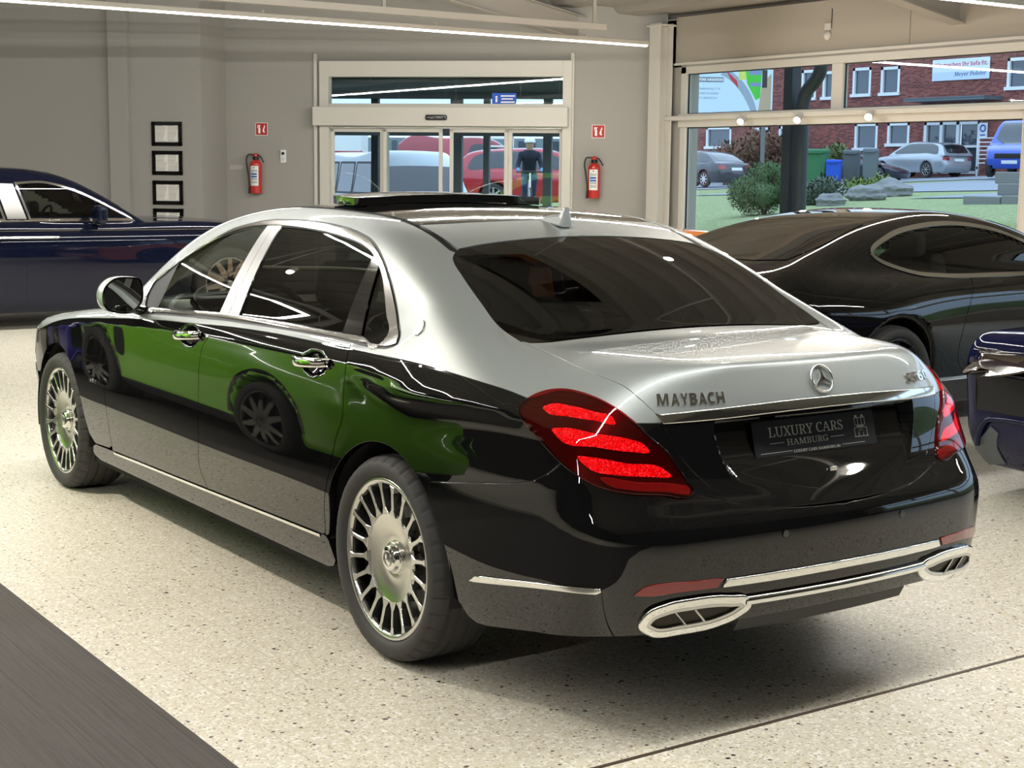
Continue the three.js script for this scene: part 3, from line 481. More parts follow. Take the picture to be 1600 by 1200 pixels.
const O = {
  twotone: [[3.437,0.856,-0.909],[3.254,0.885,-0.909],[3.029,0.909,-0.912],[2.569,0.946,-0.909],[2.269,0.969,-0.904],[1.945,0.988,-0.899],[1.671,1,-0.895],[1.419,1.013,-0.889],[1.184,1.022,-0.884],[0.85,1.028,-0.879],[0.444,1.029,-0.875],[0.321,1.031,-0.875],[0.011,1.032,-0.889],[-0.281,1.024,-0.879],[-0.509,1.006,-0.857],[-0.623,0.991,-0.832],[-0.691,0.978,-0.818]],
  trimLow: [[2.166,0.997,-0.889],[1.782,1.017,-0.877],[1.406,1.033,-0.867],[1.228,1.037,-0.863],[0.843,1.044,-0.856],[0.493,1.045,-0.85],[0.359,1.045,-0.848],[0.147,1.048,-0.869],[0.053,1.057,-0.869],[0.016,1.073,-0.859],[0.032,1.096,-0.838],[0.085,1.131,-0.81],[0.133,1.182,-0.791],[0.197,1.24,-0.769],[0.261,1.288,-0.75],[0.351,1.344,-0.725],[0.458,1.391,-0.699],[0.617,1.423,-0.677],[0.826,1.441,-0.659],[1.042,1.448,-0.65],[1.256,1.446,-0.649],[1.425,1.439,-0.654],[1.549,1.423,-0.668],[1.694,1.395,-0.69],[1.833,1.347,-0.718],[1.982,1.292,-0.745],[2.134,1.226,-0.773],[2.253,1.167,-0.795],[2.387,1.107,-0.813]],
  trimIn: [[2.203,1.021,-0.854],[1.841,1.039,-0.853],[1.476,1.057,-0.848],[1.299,1.061,-0.847],[0.815,1.069,-0.842],[0.514,1.067,-0.839],[0.341,1.071,-0.834],[0.128,1.074,-0.844],[0.13,1.097,-0.825],[0.178,1.148,-0.804],[0.24,1.222,-0.778],[0.318,1.294,-0.748],[0.353,1.318,-0.738],[0.429,1.353,-0.721],[0.549,1.382,-0.707],[0.677,1.397,-0.698],[0.909,1.414,-0.684],[1.084,1.419,-0.678],[1.26,1.419,-0.676],[1.39,1.415,-0.678],[1.556,1.401,-0.687],[1.709,1.371,-0.706],[1.863,1.329,-0.728],[2.015,1.273,-0.754],[2.226,1.165,-0.797]],
  bFront: [[1.381,1.415,-0.678],[1.486,1.058,-0.848]],
  bGap: [[1.322,1.419,-0.674],[1.402,1.061,-0.847]],
  bRear: [[1.258,1.418,-0.677],[1.305,1.061,-0.847]],
  divL: [[0.412,1.347,-0.724],[0.44,1.096,-0.828],[0.435,1.069,-0.837]],
  divGap: [[0.351,1.317,-0.738],[0.315,1.073,-0.832]],
  doorFront: [[2.536,0.973,-0.899],[2.596,0.935,-0.912],[2.645,0.886,-0.92],[2.661,0.794,-0.93],[2.656,0.703,-0.937],[2.638,0.598,-0.94],[2.63,0.461,-0.931],[2.616,0.332,-0.917]],
  doorMid: [[1.406,1.033,-0.867],[1.415,1.009,-0.891],[1.454,0.97,-0.908],[1.51,0.923,-0.916],[1.523,0.829,-0.929],[1.512,0.738,-0.938],[1.512,0.551,-0.942],[1.532,0.411,-0.93],[1.476,0.333,-0.921]],
  doorRear: [[0.359,1.045,-0.848],[0.32,1.028,-0.878],[0.297,0.987,-0.901],[0.287,0.911,-0.915],[0.275,0.784,-0.932],[0.302,0.729,-0.937],[0.339,0.619,-0.942],[0.402,0.475,-0.935],[0.415,0.364,-0.924]],
  sillTop: [[2.857,0.303,-0.911],[2.601,0.309,-0.914],[1.477,0.33,-0.921],[0.888,0.341,-0.922],[0.447,0.348,-0.922]],
  arch: [[0.352,0.358,-0.923],[0.322,0.49,-0.936],[0.276,0.622,-0.942],[0.211,0.695,-0.938],[0.114,0.736,-0.934],[0.022,0.746,-0.932],[-0.045,0.739,-0.931],[-0.123,0.725,-0.93],[-0.184,0.701,-0.929],[-0.244,0.663,-0.929],[-0.305,0.605,-0.927],[-0.358,0.545,-0.922],[-0.394,0.464,-0.913],[-0.43,0.376,-0.901],[-0.465,0.302,-0.888],[-0.514,0.26,-0.874],[-0.56,0.261,-0.869]],
  quarterCut: [[-0.875,0.816,-0.831],[-0.837,0.779,-0.85],[-0.784,0.75,-0.865],[-0.715,0.734,-0.878],[-0.528,0.704,-0.906],[-0.303,0.669,-0.926],[-0.248,0.662,-0.929]],
  lens: [[-0.762,1.007,-0.753],[-0.697,0.98,-0.813],[-0.686,0.95,-0.848],[-0.724,0.914,-0.852],[-0.797,0.866,-0.841],[-0.873,0.819,-0.831],[-0.94,0.785,-0.811],[-0.995,0.76,-0.779],[-1.045,0.744,-0.72],[-1.082,0.737,-0.633],[-1.105,0.732,-0.533],[-1.102,0.74,-0.524],[-1.093,0.756,-0.533],[-1.049,0.856,-0.59],[-1.017,0.904,-0.637],[-0.993,0.932,-0.656],[-0.92,0.981,-0.698],[-0.83,1.004,-0.729]],
  lensBar1: [[-0.754,0.959,-0.812],[-0.771,0.972,-0.791],[-0.827,0.972,-0.767],[-0.905,0.961,-0.732],[-0.95,0.948,-0.702],[-0.962,0.933,-0.702],[-0.92,0.938,-0.744],[-0.841,0.944,-0.789],[-0.777,0.948,-0.812]],
  lensBar2: [[-0.824,0.907,-0.828],[-0.855,0.914,-0.81],[-0.941,0.905,-0.759],[-1.002,0.89,-0.679],[-1.022,0.877,-0.647],[-1.036,0.854,-0.632],[-1.013,0.855,-0.686],[-0.957,0.868,-0.77],[-0.866,0.875,-0.822]],
  lensBar3: [[-0.92,0.839,-0.806],[-0.956,0.84,-0.781],[-1.017,0.824,-0.7],[-1.058,0.808,-0.604],[-1.072,0.784,-0.579],[-1.05,0.786,-0.656],[-1.009,0.793,-0.74],[-0.965,0.803,-0.787]],
  lensClear: [[-0.992,0.779,-0.772],[-1.05,0.77,-0.678],[-1.085,0.758,-0.565],[-1.095,0.749,-0.535],[-1.101,0.739,-0.535],[-1.083,0.744,-0.611],[-1.045,0.753,-0.709],[-1.007,0.767,-0.76]],
  lidSide: [[-0.422,1.116,-0.665],[-0.593,1.084,-0.646],[-0.774,1.06,-0.664],[-0.862,1.046,-0.655],[-0.921,1.03,-0.639],[-0.962,1.005,-0.625],[-0.988,0.983,-0.611],[-1.01,0.959,-0.595],[-1.029,0.932,-0.581],[-1.053,0.876,-0.561],[-1.081,0.797,-0.514],[-1.099,0.763,-0.48],[-1.136,0.709,-0.432],[-1.154,0.693,-0.375],[-1.181,0.674,-0.234],[-1.186,0.67,-0.186]],
  glassSide: [[-0.422,1.116,-0.665],[-0.333,1.149,-0.676],[-0.182,1.222,-0.659],[-0.025,1.299,-0.632],[0.054,1.335,-0.613],[0.088,1.35,-0.598],[0.123,1.367,-0.566],[0.148,1.381,-0.528],[0.143,1.404,-0.245],[0.157,1.413,0.125]],
  glassTopR: [[0.176,1.404,0.394],[0.172,1.383,0.579]],
  roofPanel: [[0.406,1.452,-0.516],[0.417,1.465,-0.366],[0.379,1.466,-0.212],[0.353,1.465,0],[0.312,1.449,0.279],[0.263,1.424,0.453]],
  groove: [[0.748,1.482,-0.563],[0.534,1.467,-0.562],[0.44,1.454,-0.563],[0.255,1.41,-0.567],[0.126,1.367,-0.576]],
  chromeTop: [[-1.012,0.956,-0.594],[-1.044,0.962,-0.501],[-1.067,0.967,-0.397],[-1.095,0.977,-0.164],[-1.101,0.977,-0.039]],
  chromeBot: [[-1.029,0.934,-0.581],[-1.075,0.937,-0.404],[-1.103,0.946,-0.189],[-1.11,0.949,-0.06]],
  recessL: [[-1.036,0.917,-0.383],[-1.047,0.876,-0.386],[-1.073,0.817,-0.379],[-1.115,0.761,-0.361],[-1.14,0.726,-0.303]],
  recessR: [[-1.074,0.93,0.415],[-1.075,0.87,0.417],[-1.094,0.787,0.358],[-1.136,0.737,0.25]],
  reflector: [[-1.101,0.461,-0.734],[-1.121,0.486,-0.705],[-1.143,0.493,-0.653],[-1.162,0.491,-0.574],[-1.177,0.49,-0.468],[-1.173,0.465,-0.485],[-1.152,0.465,-0.612],[-1.119,0.459,-0.702]],
  strip: [[-1.179,0.485,-0.45],[-1.195,0.485,-0.306],[-1.207,0.488,-0.107],[-1.205,0.469,-0.105],[-1.194,0.467,-0.304],[-1.176,0.467,-0.464]],
  sideStrip: [[-0.499,0.389,-0.896],[-0.523,0.404,-0.895],[-0.579,0.416,-0.889],[-0.831,0.448,-0.854],[-1.03,0.471,-0.799],[-1.031,0.465,-0.797],[-1.018,0.457,-0.803],[-0.83,0.436,-0.853],[-0.577,0.4,-0.888]],
  bumperBottom: [[-0.56,0.261,-0.869],[-0.816,0.31,-0.84],[-1.046,0.344,-0.757],[-1.088,0.339,-0.697]],
  bumperCrease: [[-1.073,0.622,-0.774],[-1.143,0.625,-0.657],[-1.169,0.625,-0.536],[-1.195,0.63,-0.313],[-1.207,0.637,-0.062],[-1.196,0.648,0.23],[-1.161,0.656,0.511]],
  exhOut: [[-1.096,0.369,-0.705],[-1.113,0.406,-0.695],[-1.138,0.431,-0.647],[-1.157,0.439,-0.568],[-1.175,0.433,-0.437],[-1.18,0.419,-0.377],[-1.177,0.401,-0.366],[-1.165,0.372,-0.399],[-1.149,0.351,-0.46],[-1.126,0.34,-0.586],[-1.101,0.343,-0.672]],
  badge: [[-0.064,1.131,-0.82]],
  star: [[-1.08,1.028,0.001]],
  maybach: [[-1.003,0.988,-0.576],[-1.055,1.003,-0.383]],
  s560: [[-1.05,1,0.416],[-0.998,0.996,0.578]],
  sensorL: [[-0.727,0.56,-0.879]],
  sensorC: [[-1.205,0.6,-0.251]],
  handleF: [[1.824,0.944,-0.913],[1.565,0.968,-0.909]],
  handleR: [[0.67,0.954,-0.91],[0.445,0.971,-0.906]],
  antenna: [[0.342,1.463,0.016],[0.304,1.454,0.091]],
  bumperSeam: [[-0.939,0.783,-0.812],[-0.973,0.733,-0.807],[-1.016,0.617,-0.814],[-1.04,0.55,-0.799],[-1.059,0.505,-0.783]]
};
function wheelTyre(R, rim, w, sipes = true) {
  // outer side is -z; profile runs from the outer bead over the tread to the inner bead
  const h = w / 2, pr = [[rim - 0.012, -h + 0.030], [rim + 0.004, -h + 0.022], [rim + 0.012, -h + 0.010], [rim + 0.020, -h + 0.004], [rim + (R - rim) * 0.45, -h], [rim + (R - rim) * 0.72, -h + 0.004], [R - 0.018, -h + 0.014], [R - 0.008, -h + 0.024], [R - 0.003, -h + 0.036]];
  for (const c of [-0.072, -0.026, 0.026, 0.072].map((q) => q * w / 0.275)) pr.push([R - 0.0005, c - 0.0085], [R - 0.001, c - 0.0075], [R - 0.0095, c - 0.0060], [R - 0.0095, c + 0.0060], [R - 0.001, c + 0.0075], [R - 0.0005, c + 0.0085]);
  pr.push([R - 0.003, h - 0.036], [R - 0.018, h - 0.014], [rim + (R - rim) * 0.45, h], [rim, h - 0.02]);
  const N = sipes ? 288 : 48, pos = [], idx = [], m = pr.length;
  for (let i = 0; i <= N; i++) {
    const a = i / N * Math.PI * 2, cut = sipes && i % 8 === 0;
    pr.forEach(([r, z], j) => { let q = r, zz = z, b = a; if (cut && j >= 5 && j <= 8) q -= j === 5 ? 0.002 : 0.007; if (sipes && j > 8) b += (z + h) * 0.28; pos.push(Math.cos(b) * q, Math.sin(b) * q, zz); });
  }
  for (let i = 0; i < N; i++) for (let j = 0; j < m - 1; j++) { const a = i * m + j, b = a + 1, c = a + m, d = c + 1; idx.push(a, c, b, b, c, d); }
  const g = new THREE.BufferGeometry(); g.setAttribute('position', new THREE.Float32BufferAttribute(pos, 3)); g.setIndex(idx); g.computeVertexNormals();
  const n = g.attributes.normal, p = g.attributes.position;   // close the seam of the ring
  for (let j = 0; j < m; j++) { const a = j, b = N * m + j, v = [n.getX(a) + n.getX(b), n.getY(a) + n.getY(b), n.getZ(a) + n.getZ(b)]; const q = nrm(v); n.setXYZ(a, ...q); n.setXYZ(b, ...q); }
  return g;
}
const lathe = (pts, n = 64) => { const g = new THREE.LatheGeometry(pts.map((p) => new THREE.Vector2(p[0], p[1])), n); g.rotateX(-Math.PI / 2); return g; };   // profile [radius, height]; height ends up towards -z
function sedanWheel(car, x, right, w) {
  const R = 0.351, rim = 0.272, wheel = new THREE.Group(); wheel.name = 'wheel'; wheel.position.set(x, R, right ? 0.795 : -0.795); if (right) wheel.rotation.y = Math.PI; car.add(wheel);
  const h = 0.1375;                                        // outer face of the tyre
  part('tyre', wheelTyre(R, rim, 0.272), M.rubber, wheel);
  part('rim_lip', lathe([[0.250, 0.02], [0.252, 0.105], [0.256, 0.114], [0.266, 0.119], [0.274, 0.120], [0.277, 0.116], [0.277, 0.105], [0.268, 0.09], [0.262, -0.10]], 96), M.polished, wheel);
  part('rim_barrel', lathe([[0.252, 0.10], [0.235, 0.03], [0.225, -0.11], [0.01, -0.11]], 48), M.blackGloss, wheel);
  part('disc_face', lathe([[0.050, 0.076], [0.062, 0.082], [0.075, 0.081], [0.10, 0.083], [0.13, 0.090], [0.150, 0.097], [0.158, 0.100], [0.160, 0.097], [0.158, 0.08]], 96), M.brushed, wheel);
  part('hub_cap', [lathe([[0.056, 0.070], [0.056, 0.088], [0.050, 0.091], [0.046, 0.091], [0.044, 0.104], [0.038, 0.110], [0.0, 0.112]], 40)], M.chrome, wheel);
  const star = [0, 1, 2].map((k) => { const g = poly([[-0.003, 0], [0.003, 0], [0, 0.025]], 0.002); g.rotateZ(k * 2.0944); return g; }); const sg = join([...star, new THREE.TorusGeometry(0.026, 0.0017, 6, 32)]); sg.rotateY(Math.PI); sg.translate(0, 0, -0.1125);
  part('star_emblem', sg, M.satin, wheel);
  const sh = new THREE.Shape([[-0.020, 0.150], [-0.0078, 0.176], [-0.0068, 0.235], [-0.013, 0.258], [0.013, 0.258], [0.0068, 0.235], [0.0078, 0.176], [0.020, 0.150]].map((p) => new THREE.Vector2(...p)));
  const sp = new THREE.ExtrudeGeometry(sh, { depth: 0.03, bevelEnabled: true, bevelSize: 0.002, bevelThickness: 0.002, bevelSegments: 1, bevelOffset: -0.002 });
  sp.translate(0, -0.158, -0.002); sp.rotateX(-0.115); sp.translate(0, 0.158, -0.103);
  for (let k = 0; k < 20; k++) { const s = part('spoke', sp, M.polished, wheel); s.rotation.z = (k + 0.5) / 20 * Math.PI * 2; }
  part('brake_disc', [lathe([[0.06, 0.02], [0.185, 0.02], [0.185, -0.015], [0.06, -0.015]], 40)], M.satin, wheel);
}
M.brushed = P({ color: lin(0.72, 0.71, 0.67), metalness: 1, roughness: 0.26, anisotropy: 0.6 });
{
  const car = thing('sedan_car', 'black and silver two-tone luxury sedan with MAYBACH lettering, in the foreground', 'car'), F = S.field;
  const both = (name, geo, mat, parent = car, label) => { const a = part(name, geo, mat, parent, label), b = part(name, mirrorZ(geo), mat, parent, label); return [a, b]; };
  const kids = (name, geo, mat, pair, label) => pair.map((o, i) => part(name, i ? mirrorZ(geo) : geo, mat, o, label));
  const byX = (l) => l.slice().sort((a, b) => a[0] - b[0]).map((p) => [p[0], p[1]]);
  const tt = spline([...byX(O.twotone), [3.6, 0.82], [3.9, 0.76]]), beltLow = spline([...byX(O.trimLow.slice(0, 7)), [2.35, 0.985], [2.7, 0.96]]);
  const dFront = O.doorFront.map((p) => [p[0], p[1]]), dMid = O.doorMid.map((p) => [p[0], p[1]]), dRear = O.doorRear.map((p) => [p[0], p[1]]);
  const sill = spline(byX(O.sillTop)), G = 0.002;
  const wheelX = 3.365;
  // doors: black skin below the two-tone line, silver band above it
  const cut = (c, y) => { for (let i = 1; i < c.length; i++) if ((c[i - 1][1] - y) * (c[i][1] - y) <= 0) { const t = (y - c[i - 1][1]) / (c[i][1] - c[i - 1][1] || 1); return c[i - 1][0] + (c[i][0] - c[i - 1][0]) * t; } return c[0][0]; };
  const below = (c, fn) => c.filter((p) => p[1] < fn(p[0]) - 0.004), above = (c, fn) => c.filter((p) => p[1] > fn(p[0]) + 0.004);
  const edge = (c, fn) => { const d = line(c, 0.02); for (let i = 1; i < d.length; i++) if ((d[i - 1][1] - fn(d[i - 1][0])) * (d[i][1] - fn(d[i][0])) <= 0) return d[i][0]; return d[0][0]; };
  const fx = edge(dFront, tt), mx = edge(dMid, tt), rx = edge(dRear, tt);
  const fD = line(dFront), mD = line(dMid), rD = line(dRear);
  const handle = (x0, y0, x1, y1) => {
    const cx = (x0 + x1) / 2, cy = (y0 + y1) / 2, L = x1 - x0, a = Math.atan2(y1 - y0, L), put = (g) => { g.rotateZ(a); g.translate(cx, cy, 0); return g; };
    const bar = []; for (let i = 0; i <= 20; i++) { const t = i / 20, u = (t - 0.5) * L, z = -0.912 - 0.040 * Math.pow(Math.sin(Math.PI * Math.min(1, Math.max(0, t))), 0.42); bar.push([cx + u * Math.cos(a), cy + u * Math.sin(a), z]); }
    const n = 12, pos = [], idx = [];
    bar.forEach((p, i) => { const t = i / 20, hh = 0.017 + 0.005 * t, dd = 0.010; for (let k = 0; k < n; k++) { const b = k / n * Math.PI * 2; pos.push(p[0], p[1] + Math.sin(b) * hh, p[2] - Math.cos(b) * dd); } });
    for (let i = 0; i < 20; i++) for (let k = 0; k < n; k++) { const q = i * n + k, r = i * n + (k + 1) % n; idx.push(q, q + n, r, r, q + n, r + n); }
    const g = new THREE.BufferGeometry(); g.setAttribute('position', new THREE.Float32BufferAttribute(pos, 3)); g.setIndex(idx); g.computeVertexNormals(); g.setAttribute('uv', new THREE.Float32BufferAttribute(new Float32Array(pos.length / 3 * 2), 2));
    return g;
  };
  // a shallow bowl behind each handle is part of the skin's shape
  const bowls = [[1.665, 0.952, 0.085, 0.040], [0.53, 0.957, 0.085, 0.040]];
  const FD = (x, y, z) => { let f = F(x, y, z); for (const [bx, by, bw, bh] of bowls) { const d = Math.hypot((x - bx) / bw, (y - by) / bh); if (d < 1.4) f += 0.026 * Math.pow(sstep(1.25, 0.2, d), 1); } return f; };
  const fd = both('front_door', panel(FD, sideChart, [...graph(tt, fx, mx), ...below(mD, tt), ...graph(sill, 1.484, 2.62, 0.05), ...below(fD, tt).reverse()], { gap: G, cell: 0.012, depth: 0.02 }), M.blackPaint);
  kids('upper_band', panel(F, sideChart, [...graph(beltLow, 2.47, 1.405), ...above(mD, tt), ...graph(tt, mx, fx), ...above(fD, tt).reverse()], { gap: 0.0006, cell: 0.022, depth: 0.01 }), M.silver, fd, 'silver painted band under the window');
  kids('door_handle', handle(1.545, 0.962, 1.79, 0.942), M.chrome, fd, 'chrome door handle');
  const rd = both('rear_door', panel(FD, sideChart, [...graph(tt, mx, rx), ...below(rD, tt), ...graph(sill, 0.43, 1.484, 0.05), ...below(mD, tt).reverse()], { gap: G, cell: 0.012, depth: 0.02 }), M.blackPaint);
  kids('upper_band', panel(F, sideChart, [...graph(beltLow, 1.405, 0.358), ...above(rD, tt), ...graph(tt, rx, mx), ...above(mD, tt).reverse()], { gap: 0.0006, cell: 0.022, depth: 0.01 }), M.silver, rd, 'silver painted band under the window');
  kids('door_handle', handle(0.42, 0.970, 0.655, 0.955), M.chrome, rd, 'chrome door handle');
  // rear quarter, black below the two-tone line
  const slant = flatChart([-0.35, 0.05, -0.94]), q2 = (l) => l.map((p) => slant.from(castRay(F, [p[0], p[1], -4], [0, 0, 1])));
  const archR = arc(0, 0.352, 0.397, Math.PI * 0.13, Math.PI * 0.785, 60), aStart = archR[0], aEnd = archR[archR.length - 1];
  both('rear_quarter', panel(F, slant, [...q2(graph(tt, rx, -0.69)), ...via(slant, O.lens.slice(1, 6)), ...via(slant, [...O.quarterCut.slice(0, 6)]), ...q2(archR.slice().reverse()), ...q2(line([[0.362, 0.50], [0.372, 0.42], [0.405, 0.35], [0.424, 0.352]])), ...q2(below(rD, tt).reverse())], { gap: G, cell: 0.02, depth: 0.03 }), M.blackPaint);
  // rear bumper
  const inner = pointChart([0.35, 0.52, 0], [-1, 0, 0]);
  {
    const dip = (l) => l.filter((p) => p);
    const left = [...via(inner, O.bumperBottom.slice(0, 2).reverse().reverse()), ...[]];
    const archB = arc(0, 0.352, 0.397, Math.PI * 0.785, Math.PI * 1.03, 24).concat([[-0.43, 0.30], [-0.465, 0.262], [-0.50, 0.25]]).map((p) => inner.from(castRay(F, [p[0], p[1], -4], [0, 0, 1])));
    const up = [...via(inner, O.quarterCut.slice(0, 6)).reverse(), ...via(inner, O.lens.slice(5, 11)), ...via(inner, [O.lens[10], [-1.118, 0.723, -0.48], [-1.136, 0.709, -0.432], [-1.154, 0.693, -0.375], [-1.176, 0.677, -0.26], [-1.190, 0.667, -0.12], [-1.193, 0.664, 0]])];
    const low = via(inner, [[-0.55, 0.252, -0.868], [-0.813, 0.290, -0.838], [-1.02, 0.325, -0.76], [-1.10, 0.335, -0.66], [-1.15, 0.345, -0.45], [-1.17, 0.35, -0.2], [-1.175, 0.352, 0]]);
    const half = [...low.slice().reverse(), ...archB.slice().reverse(), ...up];
    const whole = [...half, ...half.slice().reverse().map((p) => [-p[0], p[1]])];
    part('rear_bumper', panel(F, inner, whole, { gap: G, cell: 0.016, depth: 0.03 }), M.blackPaint, car);
    // trim on the bumper
    const refl = [...via(inner, O.reflector.slice(0, 5)), ...via(inner, [...O.reflector.slice(5), O.reflector[0]]).slice(0, -1)];
    both('bumper_reflector', panel(F, inner, refl, { cell: 0.012, lift: 0.004, depth: 0.008 }), M.redReflector, car, 'red reflector in the rear bumper');
    part('bumper_strip', panel(F, inner, [...via(inner, [[-1.179, 0.484, -0.453], [-1.195, 0.485, -0.306], [-1.208, 0.486, 0], [-1.195, 0.485, 0.306], [-1.179, 0.484, 0.453]]), ...via(inner, [[-1.176, 0.466, 0.464], [-1.194, 0.466, 0.304], [-1.206, 0.468, 0], [-1.194, 0.466, -0.304], [-1.176, 0.466, -0.464]])], { cell: 0.012, lift: 0.007, depth: 0.010, round: 0.004 }), M.chrome, car, 'chrome strip across the rear bumper');
    both('side_strip', panel(F, slant, [...via(slant, O.sideStrip.slice(0, 3)), ...via(slant, O.sideStrip.slice(2, 5)).slice(1), ...via(slant, O.sideStrip.slice(5, 7)), ...via(slant, [...O.sideStrip.slice(6), O.sideStrip[0]]).slice(1, -1)], { cell: 0.012, lift: 0.006, depth: 0.008, round: 0.003 }), M.chrome, car, 'chrome strip low on the bumper side');
    // exhaust trims: a chrome frame, a dark opening, a thin inner ring and two fins
    const ex = smoothLoop([...O.exhOut].map(inner.from), 0.006), holeE = shrink(ex, 0.0095), ringO = shrink(ex, 0.0128), ringI = shrink(ex, 0.0178);
    const eA = both('exhaust_trim', panel(F, inner, ex, { hole: holeE, cell: 0.012, lift: 0.016, depth: 0.03, round: 0.007 }), M.chrome, car, 'chrome exhaust trim');
    kids('opening', panel(F, inner, holeE, { cell: 0.012, lift: 0.006, depth: 0 }), M.dark, eA);
    kids('inner_ring', panel(F, inner, ringO, { hole: ringI, cell: 0.012, lift: 0.0145, depth: 0.008, round: 0.002 }), M.satin, eA);
    kids('outlet', panel(F, inner, ringI, { cell: 0.012, lift: 0.0065, depth: 0 }), M.outlet, eA);
    for (const [u, w] of [[-0.60, 0.004], [-0.535, 0.006]]) { const p = castRay(F, [-4, 0.375, u], [1, 0, 0]), g = box(0.016, 0.062, w, 0, 0, 0); g.rotateX(-0.75); g.translate(p[0] - 0.008, p[1] + 0.008, p[2]); kids('fin', g, M.satin, eA); }
    const bar = []; for (let i = 0; i <= 24; i++) { const z = -0.385 + 0.77 * i / 24, p = castRay(F, [-4, 0.412, z], [1, 0, 0]); bar.push([p[0] - 0.004, 0.412, z]); }
    const bs = new THREE.Shape(); bs.absellipse(0, 0, 0.017, 0.014, 0, Math.PI * 2);
    part('exhaust_bar', tube(bar, 0.0155, 14, 60), M.chrome, car, 'chrome bar between the exhaust trims');
    part('lower_apron', (() => { const g = panel((x, y, z) => F(x, y, z) + 0.02, backChart, [[-0.36, 0.30], [-0.36, 0.40], [0.36, 0.40], [0.36, 0.30]], { cell: 0.03, depth: 0 }); return g; })(), M.seal, car);
    for (const z of [-0.25, 0.25]) { const p = castRay(F, [-4, 0.6, z], [1, 0, 0]), g = new THREE.CylinderGeometry(0.0105, 0.0105, 0.004, 24); g.rotateZ(Math.PI / 2); g.translate(p[0] - 0.0006, p[1], p[2]); const r = new THREE.TorusGeometry(0.0115, 0.001, 6, 24); r.rotateY(Math.PI / 2); r.translate(p[0] - 0.001, p[1], p[2]); part('parking_sensor', [g, r], M.blackGloss, car); }
    { const p = [-0.72, 0.558, -0.874], g = new THREE.TorusGeometry(0.0115, 0.0014, 6, 24), n = grad(F, castRay(F, [p[0], p[1], -4], [0, 0, 1])); g.lookAt(V(...n)); g.translate(p[0], p[1], p[2]); both('parking_sensor', g, M.satin); }
  }
  // sill below the doors, with its bright strip
  const sillLoop = [...graph(sill, 2.86, 0.42, 0.05), [0.40, 0.335], [0.385, 0.30], [0.372, 0.262], [0.40, 0.235], ...graph((x) => 0.222, 0.45, 2.9, 0.1), [2.935, 0.25], [2.905, 0.29]];
  const sl = both('sill', panel(F, sideChart, sillLoop, { gap: G, cell: 0.03, depth: 0.03 }), M.blackPaint);
  kids('sill_strip', panel(F, sideChart, [...graph((x) => sill(x) - 0.004, 2.60, 0.46, 0.05), ...graph((x) => sill(x) - 0.014, 0.46, 2.60, 0.05)], { cell: 0.03, lift: 0.004, depth: 0.006, round: 0.003 }), M.chrome, sl, 'thin chrome strip along the sill');
  // silver side frame: windscreen pillar, roof rail, rear pillar and shoulder in one piece
  const up3 = flatChart([-0.22, 0.6, -0.77]), onTop = (x, z) => castRay(F, [x, 5, z], [0, -1, 0]), onSide = (x, y) => castRay(F, [x, y, -4], [0, 0, 1]);
  const rail = [], wsEdge = [[1.66, -0.555], [1.85, -0.572], [2.1, -0.603], [2.35, -0.640], [2.6, -0.680], [2.72, -0.70]];
  for (let x = 0.76; x < 1.6; x += 0.1) rail.push(onTop(x, -0.56));
  const frameOuter = [
    ...via(up3, [onSide(0.318, 1.031), ...O.twotone.slice(12)]), ...via(up3, [O.lens[1], O.lens[0], O.lens[17], O.lens[16], O.lens[15]]), ...via(up3, [O.lens[15], [-1.012, 0.932, -0.62], O.lidSide[8]]).slice(1),
    ...via(up3, O.lidSide.slice(0, 9).reverse()).slice(1), ...via(up3, O.glassSide.slice(0, 7)).slice(1), ...via(up3, [O.groove[4], O.groove[3], O.groove[2], O.groove[1], O.groove[0], ...rail.slice(1), ...wsEdge.map((p) => onTop(...p))]).slice(1),
    ...via(up3, [[2.72, 0.97, -0.80], [2.62, 0.98, -0.83], [2.52, 1.03, -0.825]].map((p) => onSide(p[0], Math.min(p[1], 1.2)) || p)), ...via(up3, [onSide(2.45, 1.08), ...O.trimLow.slice(6).reverse()])];
  const fr = both('side_frame', panel(F, up3, frameOuter, { gap: G, cell: 0.02, depth: 0.014 }), M.silver, car, 'silver rear pillar and roof rail');
  // window trim, glass and pillars
  const tOut = line([...O.trimLow.map((p) => [p[0], p[1]]), [2.47, 1.065], [2.47, 1.0], [2.44, 0.985]], 0.015).concat(graph(beltLow, 2.44, 2.16)), tIn = line([...O.trimIn.map((p) => [p[0], p[1]]), [2.31, 1.12], [2.335, 1.06], [2.30, 1.018], O.trimIn[0].slice(0, 2)], 0.015).slice(0, -1);
  both('window_seal', panel(F, sideChart, shrink(tOut, -0.003), { hole: shrink(tIn, 0.003), cell: 0.03, lift: -0.001, depth: 0.004 }), M.seal);
  both('window_trim', panel(F, sideChart, shrink(tOut, 0.007), { hole: tIn, cell: 0.02, lift: 0.004, depth: 0.010, round: 0.004, gap: 0.001 }), M.chromeTrim, car, 'chrome window surround');
  const clipBy = (l, g) => { const o = []; for (let i = 0; i < l.length; i++) { const p = l[i], q = l[(i + 1) % l.length], a = g(p), b = g(q); if (a >= 0) o.push(p); if ((a >= 0) !== (b >= 0)) { const t = a / (a - b); o.push([p[0] + (q[0] - p[0]) * t, p[1] + (q[1] - p[1]) * t]); } } return o; };
  const glassLoop = (xa, xb) => clipBy(clipBy(tIn, (p) => p[0] - xa(p[1])), (p) => xb(p[1]) - p[0]);
  const lerpY = (p, q) => (y) => p[0] + (q[0] - p[0]) * (y - p[1]) / (q[1] - p[1]);
  const bF = lerpY(O.bFront[0], O.bFront[1]), bG = lerpY(O.bGap[0], O.bGap[1]), bR = lerpY(O.bRear[0], O.bRear[1]), dL = lerpY(O.divL[0], O.divL[1]), dG = lerpY(O.divGap[0], O.divGap[1]);
